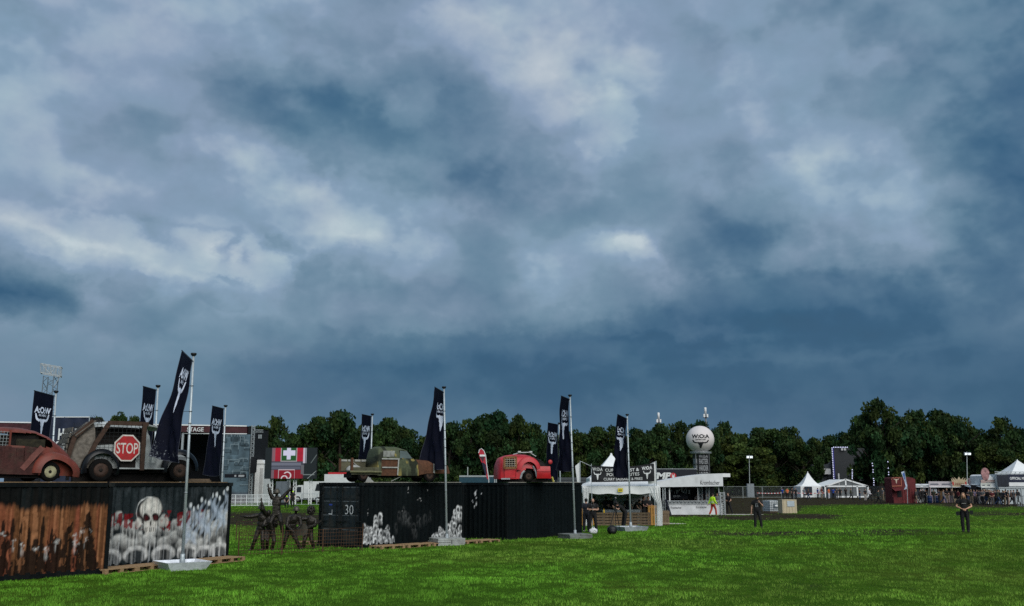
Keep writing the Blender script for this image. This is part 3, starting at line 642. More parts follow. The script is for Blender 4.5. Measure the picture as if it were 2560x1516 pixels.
def banner_flag(label, base, top, Y, tr, tl, bl, br, bulge=0., scuff=.4, rip=.05, wide=1.05, foot=None, emb=(.16, .42), seed=0, exw=.62, exo=.5):
    """base/top: pole ends in photo pixels at distance Y; tr..br: cloth corners in photo pixels."""
    b = dp(*base, Y); tp = dp(*top, Y); z0 = gzf(b.x, b.y)
    if foot is None: b.z = z0
    t = thing('banner_flag', label, 'flag', (b.x, b.y, z0))
    P = lambda m, n, mt, sm=False: m.build(n, mt, t, sm, world=True)
    P(MB().tube([b, tp], [.050, .034], 12), 'pole', M_ALU, True)
    d = tp-b
    for k in (.34, .67):
        c = b+d*k; P(MB().tube([c-d*.003, c+d*.003], .052, 12), 'pole_joint', mat('joint_grey', (.25, .28, .30), .5, .3), True)
    P(MB().lathe([(.03, -.03), (.075, .0), (.095, .04), (.09, .075), (.0, .085)], 12, tp), 'pole_cap', M_BLK, True)
    TR, BR = dp(*tr, Y), dp(*br, Y)
    def back(q, a):                       # free edge swings away from the camera until the cloth has its real width
        p = dp(*q, Y); w = abs(p.x-a.x); return dp(*q, Y+math.sqrt(max(0, wide**2-w*w)))
    TL, BL = back(tl, TR), back(bl, BR)
    yaw = (TL-TR).normalized(); nrm = Vector((yaw.y, -yaw.x, 0)); nrm = nrm if nrm.y < 0 else -nrm
    hgt = (TR-BR).length
    def sf(u, v):                         # u: 0 free edge (picture left) .. 1 pole, v: 0 bottom .. 1 top
        l = BL.lerp(TL, v); r = BR.lerp(TR, v)
        r = r+Vector((bulge*math.sin(PI*v**.8)*-1, 0, 0)); p = l.lerp(r, u)
        w = rip*((1-v)**.7+.15)*(math.sin(u*7+v*4+seed)+.6*math.sin(u*13-v*6+seed*2)+.5*math.sin((u+.8*v)*17+seed*3))*min(1, (1-v)*6+.05)
        p = p+nrm*w+Vector((0, 0, -.06*math.sin(PI*u)*(1-v)))
        return p
    rs = np.random.default_rng(seed)
    cl = MB().grid(lambda u, v: sf(u, v), 22, 60, col=lambda u, v: (.40+scuff*(.48*(1-v)**1.6+.12*max(0, 1-4*u)+.10*rs.uniform()),)*3)
    P(cl, 'cloth', M_FLAG, True)
    h = MB()
    for e in ([(0, v/16) for v in range(17)], [(1, v/16) for v in range(17)], [(u/8, 0) for u in range(9)]): h.tube([sf(*q) for q in e], .008, 4)
    P(h, 'hem', M_HEM)
    arm = dp(*top, Y)+Vector((0, 0, -.25))
    P(MB().tube([TR.lerp(TL, -.06), TR, TL.lerp(TR, -.02)], .017, 8), 'cross_arm', M_BLK)
    for k in (.25, .5, .72, .95):
        c = b+d*((TR.z-k*hgt-b.z)/d.z) if d.z else b
        e = sf(1, 1-k); q = MB(); q.tube([(c.x+.055*math.cos(a), c.y+.055*math.sin(a), c.z) for a in [i*PI/4 for i in range(9)]], .008, 4); q.tube([c, e], .007, 4); P(q, 'tie_ring', M_BLK)
    off = nrm*.006
    v0, v1 = emb
    uu = lambda x: exo+x*exw*.5             # x -1..1 across the emblem; printed on the far face, so it reads mirrored
    vt = lambda y: 1-v0-(v1-v0)*(1-y)
    m = MB(); k = 2./tw('woa'); m.text('woa', lambda a, c: sf(uu(-a*k*.98), vt(.78+c*.24))+off); P(m, 'lettering', M_PRINT)
    m = MB(); m.fine(SKULL, lambda a, c: sf(uu(a*.92), vt(.40*c+.345))+off); P(m, 'skull_emblem', M_PRINT)
    m = MB(); k = 1./tw('open'); m.text('open', lambda a, c: sf(uu(-a*k), vt(.655+c*.085))+off); P(m, 'small_lettering', M_PRINT)
    if foot == 'trough' or foot == 'bag':
        zb = z0; m = MB(); w0, w1, hh = (.52, .68, .25) if foot == 'trough' else (.60, .72, .24)
        c0 = Vector((b.x, b.y, 0)); a = R(38 if foot == 'trough' else 20)
        def ring(w, z, jag=0): return [(c0.x+w*(math.cos(a)*i-math.sin(a)*j), c0.y+w*(math.sin(a)*i+math.cos(a)*j), z+jag*q) for q, (i, j) in enumerate(((-1,-1),(1,-1),(1,1),(-1,1)))]
        q = ring(w0, zb-.02)+ring(w1, zb+hh, .0)+ring(w1-.03, zb+hh)+ring(w0-.02, zb+.06)
        f = []
        for r0, r1 in ((0, 4), (4, 8), (8, 12)): f += [(r0+i, r0+(i+1) % 4, r1+(i+1) % 4, r1+i) for i in range(4)]
        m.add(q, f+[(12, 13, 14, 15)])
        me = m; me.v = [(x, y, z) for x, y, z in me.v]
        P(m, 'water_tray', mat('tray_white', (.72, .76, .82), .55, 0, .2, 5, .4, 9, dirt=.25) if foot == 'trough' else mat('tray_grey', (.42, .46, .50), .5, 0, .3, 5, .5, 9, dirt=.4))
        P(MB().grid(lambda u, v: Vector(q[12]).lerp(Vector(q[13]), u).lerp(Vector(q[15]).lerp(Vector(q[14]), u), v)+Vector((0, 0, hh*.45)), 4, 4), 'water', mat('tray_water', (.10, .13, .15), .08, 0, .1))
        P(MB().lathe([(.085, 0), (.085, .30), (.07, .36), (.07, .46)], 12, (b.x, b.y, zb)), 'socket', M_ALU, True)
    if foot in ('slabs', 'slab'):
        a = R(24); hh = .30 if foot == 'slabs' else .22; n = 4 if foot == 'slabs' else 3; w = .60
        for k in range(n):
            for i in (-1, 1):
                for j in (-1, 1):
                    jx, jy = random.uniform(-.02, .02), random.uniform(-.02, .02); cx, cy = i*w/2+jx, j*w/2+jy
                    MB().box((b.x+cx*math.cos(a)-cy*math.sin(a), b.y+cx*math.sin(a)+cy*math.cos(a), z0+hh/n*(k+.5)-.01), (w-.012, w-.012, hh/n-.008), a+random.uniform(-.02, .02)).build('paving_slab', mat('slab_concrete', (.34, .36, .35), .9, 0, .25, 6, .4, dirt=.4) if foot == 'slabs' else mat('slab_dark', (.17, .19, .18), .9, 0, .25, 6, .4, dirt=.4), t, world=True)
        P(MB().lathe([(.10, 0), (.10, .02), (.065, .02), (.065, .16)], 12, (b.x, b.y, z0+hh-.01)), 'socket', M_ALU, True)
    return t
def yd(py, z=0.): return gp(1280, py, z)[1]
banner_flag('tall navy banner flag in a white water tray before the skull mural', (455, 1416), (484, 889), yd(1424), (481, 902), (455, 877), (381, 1140), (459, 1158), .17, .95, .07, 1.0, 'trough', (.125, .52), 1, .50, .66)
banner_flag('navy banner flag on a pale slab stack before the ghost mural', (1117, 1362), (1110, 971), yd(1364), (1108, 980), (1087, 968), (1050, 1168), (1108, 1174), .0, .25, .08, 1.05, 'slabs', (.17, .50), 2, .66, .80)
banner_flag('navy banner flag on a dark slab base beside the plain black container', (1438, 1348), (1425, 991), yd(1349), (1423, 998), (1403, 990), (1390, 1175), (1428, 1178), .05, .6, .08, 1.0, 'slab', (.18, .55), 3, .60, .50)
banner_flag('navy banner flag in a grey tray in front of the currywurst stall', (1577, 1327), (1568, 1039), yd(1330), (1567, 1047), (1544, 1036), (1531, 1190), (1570, 1195), .04, .3, .13, 1.0, 'bag', (.19, .55), 4, .72, .50)
banner_flag('navy banner flag behind the red car shell, below the lattice mast', (124, 1290), (140, 982), 40, (135, 990), (86, 977), (66, 1200), (117, 1190), .0, .3, .03, 1.0, None, (.17, .47), 5, .82, .52)
banner_flag('navy banner flag rising behind the plank covered wagon wreck', (378, 1300), (395, 968), 38, (390, 975), (358, 966), (345, 1190), (377, 1182), .02, .35, .03, .9, None, (.19, .53), 6, .86, .50)
banner_flag('navy banner flag behind the skull container, in front of the stage', (551, 1290), (564, 1017), 47, (559, 1022), (531, 1015), (510, 1187), (552, 1189), .02, .12, .03, 1.0, None, (.18, .56), 7, .82, .50)
banner_flag('narrow navy banner flag behind the camouflaged pickup', (922, 1290), (931, 1038), 54, (928, 1041), (905, 1036), (893, 1200), (920, 1196), .0, .3, .03, .9, None, (.17, .55), 8, .86, .50)
banner_flag('navy banner flag half hidden behind the red van shell', (1402, 1290), (1398, 1060), 62, (1395, 1062), (1370, 1057), (1363, 1198), (1393, 1200), .0, .2, .04, 1.0, None, (.16, .52), 9, .88, .50)
# ------------------------------------------------------------------ pallets
M_PINE = mat('pallet_pine', (.30, .195, .105), .8, 0, .3, 7, .4, 30, dirt=.35)
M_OLDW = mat('pallet_grey', (.16, .115, .075), .85, 0, .35, 7, .4, 30, dirt=.45)
_pm = {}
def pallet_meshes():
    L, D = 1.2, .8
    _pm['deck'] = MB().box((0, 0, 0), (L, .125, .024)).mesh('deck_board'); _pm['cross'] = MB().box((0, 0, 0), (.12, D, .022)).mesh('cross_board')
    _pm['block'] = MB().box((0, 0, 0), (.13, .11, .078)).mesh('block'); _pm['foot'] = MB().box((0, 0, 0), (L, .10, .022)).mesh('foot_board')
pallet_meshes()
def pallet(label, loc, rz, m, group=None, tilt=None, cat='pallet'):
    t = thing('pallet', label, cat, loc, rz, group)
    if tilt is not None: t.rotation_euler = tilt
    for q in _pm.values():
        pass
    def put(k, p):
        me = _pm[k]; kk = k+m.name
        if kk not in _pm2: c = me.copy(); c.materials.append(m); _pm2[kk] = c
        o = bpy.data.objects.new({'deck': 'deck_board', 'cross': 'cross_board', 'block': 'block', 'foot': 'foot_board'}[k], _pm2[kk]); COL.objects.link(o); o.parent = t; o.location = p
    for y in (-.335, -.168, 0, .168, .335): put('deck', (0, y, .134))
    for x in (-.54, 0, .54):
        put('cross', (x, 0, .1105))
        for y in (-.34, 0, .34): put('block', (x, y, .0605))
    for y in (-.34, 0, .34): put('foot', (0, y, .011))
    return t
_pm2 = {}
a, b = Vector((-11.62, 29.15, 0)), Vector((-9.02, 34.25, 0)); h = math.atan2(b.y-a.y, b.x-a.x)
dr = (b-a).normalized(); nr = Vector((-dr.y, dr.x, 0)); n = 5
for i in range(n):
    c = a+dr*((i+.5)*(b-a).length/n)+nr*.42
    if i == 0: c = c+nr*.0
    pallet('wooden pallet laid flat in the row at the foot of the skull mural', (c.x, c.y, .0), h+random.uniform(-.025, .025), M_PINE, 'pallets along the skull container')
a, b = Vector((-5.15, 39.55, 0)), Vector((-.30, 44.65, 0)); h = math.atan2(b.y-a.y, b.x-a.x); dr = (b-a).normalized(); nr = Vector((-dr.y, dr.x, 0))
for i in range(5):
    c = a+dr*(.7+i*1.36)+nr*.42
    pallet('wooden pallet laid flat in the row at the foot of the ghost mural', (c.x, c.y, .0), h+random.uniform(-.03, .03), M_PINE, 'pallets along the ghost container')
g = ghit(772, 1363); pallet('single pale pallet lying in the grass behind the bronze figures', (g.x, g.y+.3, g.z), .2, M_PINE)
# ------------------------------------------------------------------ low rusty wire fence round the figures
M_RUST = mat('rusty_iron', (.085, .045, .025), .85, .2, .4, 20, .3)
def wire_fence(label, p0, p1, h=.82):
    p0, p1 = Vector(p0), Vector(p1); d = p1-p0; n = max(1, round(d.length/1.5)); t = thing('wire_fence', label, 'fence', p0)
    for i in range(n+1):
        p = p0+d*(i/n); q = MB(); q.bar((p.x, p.y, gzf(p.x, p.y)-.05), (p.x+random.uniform(-.03, .03), p.y, h+.16*(i % 2)+.05), .035, .035); q.build('post', M_RUST, t, world=True)
    for z in [k*.13+.07 for k in range(7)]:
        MB().tube([(p0+d*(k/8))+Vector((0, 0, z+random.uniform(-.015, .015))) for k in range(9)], .007, 4).build('line_wire', M_RUST, t, world=True)
    m = MB(); k = int(d.length/.11)
    for i in range(k+1):
        p = p0+d*(i/k); m.tube([p+Vector((0, 0, .02)), p+Vector((random.uniform(-.015, .015), 0, h+random.uniform(-.03, .05)))], .006, 4)
    m.build('upright_wire', M_RUST, t, world=True)['kind'] = 'stuff'
wire_fence('low rusty wire fence in front of the bronze figures', ghit(596, 1391), ghit(905, 1377))
wire_fence('low rusty wire fence behind the bronze figures', ghit(590, 1352), ghit(780, 1349), .75)
# ------------------------------------------------------------------ wrecked cars on the containers
def on_top(c0, h, s, d, z=2.625): return (c0[0]+s*math.cos(h)-d*math.sin(h), c0[1]+s*math.sin(h)+d*math.cos(h), z)
M_TYRE = mat('tyre', (.006, .006, .006), .9, 0, .4, 14, .3, spec=.1)
M_INT = mat('car_interior', (.010, .008, .007), .9, 0, .5, 8)
def shell(prof, wid, zb, n=64, m=36, ex=2.6, kind=None, col=None):
    """closed-top body loft; prof: x -> roof z, wid: x -> half width, zb: x -> lower edge; kind(x,y,z)-> material index or None for an opening"""
    xs = np.linspace(prof[0][0], prof[-1][0], n+1); px, pz = zip(*prof); wx, ww = zip(*wid); bx, bz = zip(*zb)
    Z = np.interp(xs, px, pz); Wd = np.interp(xs, wx, ww); Zb = np.interp(xs, bx, bz); V = []
    for x, zt, w, z0 in zip(xs, Z, Wd, Zb):
        for j in range(m+1):
            a = PI*j/m; c, s = math.cos(a), math.sin(a)
            V.append((x, w*math.copysign(abs(c)**(2/ex), c), z0+(zt-z0)*abs(s)**(2/ex)))
    F = []; MI = []
    for i in range(n):
        for j in range(m):
            q = (i*(m+1)+j, i*(m+1)+j+1, (i+1)*(m+1)+j+1, (i+1)*(m+1)+j); c = [sum(V[k][t] for k in q)/4 for t in range(3)]
            k = kind(*c) if kind else 0
            if k is None: continue
            F.append(q); MI.append(k)
    for i in (0, n):                                  # ends
        r = list(range(i*(m+1), (i+1)*(m+1))); F.append(tuple(r if i else r[::-1])); MI.append(0)
    b = MB(); b.v = V; b.f = F; b.mi = MI
    if col: b.c = [col(*v) for v in V]
    return b
def wheel(par, x, y, z, r, w, rim, name='wheel', hub=None):
    t = MB().lathe([(r*.62, -w/2), (r*.9, -w/2), (r, -w*.3), (r, w*.3), (r*.9, w/2), (r*.62, w/2), (r*.62, -w/2)], 24, (x, y, z), axis='Y', caps=False).build(name, M_TYRE, par, True)
    q = MB().lathe([(.02, w*.28), (r*.2, w*.30), (r*.34, w*.12), (r*.55, w*.2), (r*.62, w*.42), (r*.62, -w*.42), (r*.3, -w*.3), (.02, -w*.3)], 24, (x, y, z), axis='Y', caps=False)
    q.build('rim', rim, t, True); MB().lathe([(.0, w*.34), (r*.16, w*.33), (r*.16, -w*.33), (0, -w*.34)], 12, (x, y, z), axis='Y').build('hub', hub or M_INT, t, True); return t
def fender(par, x, y, z, r0, r1, w, mt, a0=-10, a1=190, lift=0., name='fender', tail=0.):
    """arched wing over a wheel: rounded in section, open underneath"""
    m = MB(); na, nb = 22, 8
    def f(u, v):
        a = R(a0+(a1-a0)*u); t = PI*v; rr = r0+(r1-r0)*math.sin(t)**.7; k = 1+tail*max(0, math.cos(a))
        return (x+rr*math.cos(a)*k, y+w*(.5-v)*1.0, z+rr*math.sin(a)*(1+lift))
    m.grid(f, na, nb); return m.build(name, mt, par, True)
def camo(x, y, z):
    n = fbm(np.array([x*1.5]), np.array([z*1.5+y]), 8, 3)[0]; k = fbm(np.array([x*2.3+9]), np.array([z*2+y*.5]), 3, 3)[0]
    return (.22, .18, .055) if n > .56 else ((.016, .020, .012) if k > .55 else (.062, .075, .042))
# red-brown saloon shell; local x runs to its tail
M_REDR = mat('faded_red_paint', (.150, .034, .022), .5, 0, .4, 3.5, .15, 30, .3, dirt=.75)
M_MAROON = mat('maroon_board', (.050, .016, .014), .8, 0, .5, 6, .3, dirt=.6)
def red_saloon():
    t = thing('saloon_car', 'rust red old saloon car shell with caged windows and boarded doors', 'car wreck', on_top((C1R[0]-6.06*math.cos(H1), C1R[1]-6.06*math.sin(H1)), H1, 6.06-1.93, .35), H1)
    prof = [(-3.3, .45), (-3.2, .72), (-2.9, .92), (-2.0, 1.02), (-1.7, 1.25), (-1.4, 1.45), (-.9, 1.53), (-.5, 1.52), (-.08, 1.45), (.30, 1.30), (.62, 1.06), (.87, .84), (1.06, .60), (1.15, .40)]
    wid = [(-3.3, .45), (-2.9, .62), (-2., .74), (-.6, .78), (.3, .74), (.8, .66), (1.15, .46)]
    def kind(x, y, z):
        if -1.55 < x < .30 and .97 < z < 1.36-.62*max(0, x+.25)**1.7 and abs(y) > .25: return None
        if -.70 < x < -.10 and abs(y) > .5 and .32 < z < .92: return 1
        if -1.7 < x < -.1 and abs(y) > .5 and .25 < z < .96: return 1
        return 0
    o = shell(prof, wid, [(-3.3, .26), (.9, .16), (1.15, .2)], 110, 60, 2.7, kind); o.v = [(x, y+.80, z) for x, y, z in o.v]
    body = o.build('body', [M_REDR, M_MAROON], t, True)
    MB().span((-1.9, .28, .2), (.1, 1.3, .95)).build('cabin_dark_fill', M_INT, t)
    MB().span((-3.0, .15, .1), (.55, 1.45, .26)).build('chassis', M_INT, t); MB().span((-1.5, .45, .95), (.0, 1.1, 1.30)).build('cabin_dark_fill', M_INT, t)  # upper dark block added so the window openings look black inside
    for i, x in enumerate((-1.55, -1.25, -.98, -.62, -.46)):      # boards nailed over the door
        MB().box((x, .045, .60), (.17+.05*(i % 2), .025, .62+.06*(i % 3)), 0, ry=.04*(i % 3-1)).build('board', M_MAROON, t)
    for k, (a, b) in enumerate((((-.36, .62), (-.06, .96)), ((-.56, .34), (-.22, .78)))):
        MB().bar((a[0], .03, a[1]), (b[0], .0, b[1]), .15, .025, up=(0, 1, 0)).build('board', mat('faded_board', (.16, .06, .05), .8, 0, .4), t)
    for k in range(6): MB().box((-1.05+.0*k, .06, .30+.1*k), (1.3, .02, .085)).build('board', M_MAROON, t)
    mc = mat('cage_steel', (.34, .37, .37), .5, .3); cg = MB()
    for k in range(7): cg.tube([(-1.62+k*.055, .08, .98+.0*k), (-1.60+k*.055, .05, 1.16), (-1.55+k*.05, .10, 1.30)], .009, 5)
    cg.build('spring_guard', mc, t)['kind'] = 'stuff'
    g = MB()
    for k in range(5): g.tube([(-1.28+k*.085, .10, .97), (-1.26+k*.085, .10, 1.40-.01*k)], .006, 4)
    for k in range(5): g.tube([(-1.30, .10, 1.0+k*.09), (-.90, .10, 1.0+k*.09)], .006, 4)
    g.build('window_mesh', mc, t)['kind'] = 'stuff'
    MB().box((-.93, .09, 1.2), (.05, .04, .46)).build('pillar', M_REDR, t)
    mp = mat('window_dark_panel', (.022, .019, .010), .8, 0, .8, 7); MB().box((-.28, .30, 1.08), (.80, .02, .22)).build('window_dark_panel', mp, t)  # dark panel standing in for the dark window, its shade put into the colour
    for y, s in ((.10, 1), (1.5, -1)):
        fender(t, .26, y, .24, .36, .56, .46, M_REDR, -12, 180, .08, 'rear_wing', .50)
        fender(t, -2.75, y, .28, .44, .56, .42, M_REDR, 0, 180, 0, 'front_wing', .1)
        wheel(t, .22, y-.02*s, .28, .28, .16, mat('rim_cream', (.38, .36, .22), .6, 0, .3, 8, dirt=.6)); wheel(t, -2.75, y, .28, .28, .16, mat('rim_cream', (.38, .36, .22)))
    MB().box((-1.45, .02, .80), (.25, .05, .05)).build('door_handle', mat('faded_board', (.16, .06, .05)), t)
    MB().ell((-2.95, .25, .78), (.12, .12, .12)).build('headlight', mat('lamp_glass', (.3, .32, .33), .2), t, True)
    MB().ell((-2.95, 1.35, .78), (.12, .12, .12)).build('headlight', mat('lamp_glass', (.3, .32, .33)), t, True)
red_saloon()
# plank covered wagon; local x runs from its tail (near) to its bonnet (far)
M_WGREY = mat('wagon_grey', (.34, .37, .37), .55, 0, .3, 4, .1, dirt=.45)
M_BEAM = mat('brown_beam', (.048, .026, .017), .8, 0, .4, 9, .4, dirt=.3)
M_PLANK = mat('weathered_plank', (.125, .112, .094), .85, 0, .5, 10, .5, dirt=.4)
def wagon():
    t = thing('old_wagon', 'old wagon wreck covered in planks, spikes and mesh, with a STOP sign', 'car wreck', (-13.56, 30.80, 2.625), R(37))
    prof = [(-.15, 1.02), (.05, 1.38), (.30, 1.70), (.6, 1.86), (1.1, 1.93), (1.9, 1.92), (2.25, 1.84), (2.35, 1.72), (2.42, 1.1), (2.9, 1.06), (3.6, .98), (3.75, .6)]
    wid = [(-.15, .58), (.4, .70), (2.2, .74), (2.5, .62), (3.6, .42), (3.75, .36)]
    zb = [(-.15, .42), (3.75, .42)]
    Y = .78
    def kind(x, y, z):
        if .62 < x < 2.2 and 1.16 < z < 1.72 and abs(y) > .3: return None
        if 2.3 < x < 2.45 and 1.2 < z < 1.68 and abs(y) < .55: return None
        if x < .3: return 1
        if x < .62: return 3
        if 1.35 < x < 2.25 and abs(y) > .5 and z < 1.16: return 2 if x < 1.9 else 0
        return 0
    o = shell(prof, wid, zb, 80, 48, 3.2, kind); o.v = [(x, y+Y, z) for x, y, z in o.v]; o.build('body', [M_WGREY, M_PLANK, M_INT, M_PLANK], t, True)
    MB().span((.35, .2, .4), (2.3, 1.36, 1.14)).build('cabin_dark_fill', M_INT, t); MB().span((.5, .5, 1.1), (2.25, 1.40, 1.80)).build('cabin_dark_fill', M_INT, t); MB().span((.1, .2, .28), (3.6, 1.36, .44)).build('chassis', M_INT, t)  # solid dark blocks stand in for the black shade seen through the windows
    MB().span((-.05, .35, .04), (.0, .6, .45)).build('stand', M_INT, t); MB().span((.1, .35, .0), (3.4, .55, .3)).build('stand', M_INT, t)
    # planks round the tail
    for k in range(7):
        z = .56+k*.175; xx = -.17+.30*max(0, (z-1.0))**1.5*1.1
        MB().box((xx-.02, Y, z), (.035, 1.22-.07*max(0, k-3), .145), 0, ry=.25*max(0, (z-1.0))).build('plank', M_PLANK, t)
    for k in range(6):
        y = .22+k*.2; MB().bar((.02, y, 1.40), (.62, y, 1.905), .16, .03).build('plank', M_PLANK, t)
    # beams framing the side
    for a, b in (((.28, -.02, .35), (.62, .0, 1.2)), ((.62, .0, 1.2), (.98, .02, 1.82)), ((.95, .0, 1.84), (2.2, .0, 1.84)), ((2.04, -.15, .36), (2.04, -.15, 1.84)), ((-.2, .12, .5), (.02, .2, 1.38)), ((.02, .2, 1.38), (.55, .2, 1.9))):
        MB().bar(a, b, .13, .09, up=(0, 1, 0)).build('beam', M_BEAM, t)
    MB().tube([(2.1, .05, 1.80), (2.45, .08, 1.78), (2.72, .3, 1.72), (2.75, 1.2, 1.72)], .03, 6).build('visor_rail', M_WGREY, t)
    MB().add([(2.2, .02, 1.84), (2.75, .1, 1.72), (2.75, 1.46, 1.72), (2.2, 1.54, 1.84), (2.2, .02, 1.80), (2.75, .1, 1.69), (2.75, 1.46, 1.69), (2.2, 1.54, 1.80)], [(0,1,2,3),(7,6,5,4),(0,4,5,1),(1,5,6,2),(2,6,7,3),(3,7,4,0)]).build('sun_visor', M_WGREY, t)
    ms = mat('mesh_wire', (.02, .022, .022), .6, .3)
    g = MB()
    for k in range(12): g.tube([(.62+k*.13, -.03, .62), (.62+k*.13, -.03, 1.80)], .006, 4)
    for k in range(10): g.tube([(.6, -.03, .70+k*.12), (2.15, -.03, .70+k*.12)], .006, 4)
    g.build('side_mesh', ms, t)['kind'] = 'stuff'
    g = MB()
    for k in range(8): g.tube([(-.20, .2+k*.16, .5), (-.21, .2+k*.16, 1.05), (.32, .2+k*.16, 1.75)], .006, 4)
    for k in range(8): g.tube([(-.22+.36*max(0, k*.16-.48), .15, .55+k*.16), (-.22+.36*max(0, k*.16-.48), 1.42, .55+k*.16)], .006, 4)
    g.build('tail_mesh', ms, t)['kind'] = 'stuff'
    MB().box((-.23, Y, .98), (.03, .9, .22)).build('number_panel', mat('peeled_white', (.33, .34, .33), .7, 0, .9, 16), t)
    MB().ell((.14, .98, 1.36), (.05, .27, .15), rot=Matrix.Rotation(-.75, 3, 'Y')).build('rear_window', mat('dark_glass', (.02, .025, .03), .15), t, True)
    MB().ell((.14, .48, 1.36), (.05, .2, .14), rot=Matrix.Rotation(-.75, 3, 'Y')).build('rear_window', mat('dark_glass', (.02, .025, .03)), t, True)
    for k in range(16):
        y = .15+(k % 6)*.25; x = .02+.36*(k//6); z = 1.40+.5*min(1, x*1.4)
        MB().tube([(x+.05, y, z-.05), (x-.16, y+random.uniform(-.05, .05), z+.20)], [.016, .003], 5).build('spike', ms, t)
    # STOP sign: octagon, white rim, red face, worn lettering
    def oct_(r): return [(r*math.cos(R(22.5+45*i)), r*math.sin(R(22.5+45*i))) for i in range(8)]
    cx, cz = 1.56, 1.06; fn = lambda y0: (lambda a, b, w=0: (cx+a, y0-w, cz+b*1.05))
    sg = MB().prism(oct_(.43), fn(-.075), .012).build('stop_sign', mat('sign_white', (.55, .52, .48), .6, 0, .25, 12, dirt=.3), t)
    MB().flat(oct_(.385), lambda a, b: (cx+a, -.091, cz+b*1.05)).build('sign_face', mat('sign_red', (.36, .012, .016), .5, 0, .3, 8, dirt=.3), sg)
    k = .66/tw('stop'); MB().text('stop', lambda a, b: (cx+a*k, -.094, cz-.17+b*.34)).build('sign_lettering', mat('sign_white', (.55, .52, .48)), sg)
    mb = mat('black_wing', (.0035, .004, .005), .32, 0, .3, 5, .05, spec=.35)
    for y in (.0, 1.56):
        fender(t, .82, y, .40, .46, .60, .36, mb, -20, 195, .05, 'rear_wing', 0); fender(t, 3.3, y, .40, .46, .62, .36, mb, -5, 190, .05, 'front_wing', 0)
        wheel(t, .82, y, .36, .36, .14, mat('rim_rust', (.05, .03, .022), .7, .3, .4, 9)); wheel(t, 3.3, y, .36, .36, .14, mat('rim_rust', (.05, .03, .022)))
        MB().span((1.35, y-.14, .40), (2.75, y+.14, .44)).build('running_board', M_WGREY, t)
    MB().box((2.42, -.03, .86), (.1, .03, .5)).build('door_edge', M_WGREY, t)
    MB().tube([(2.42, -.06, 1.0), (2.42, -.06, 1.14)], .012, 6).build('door_handle', M_ALU, t)
wagon()
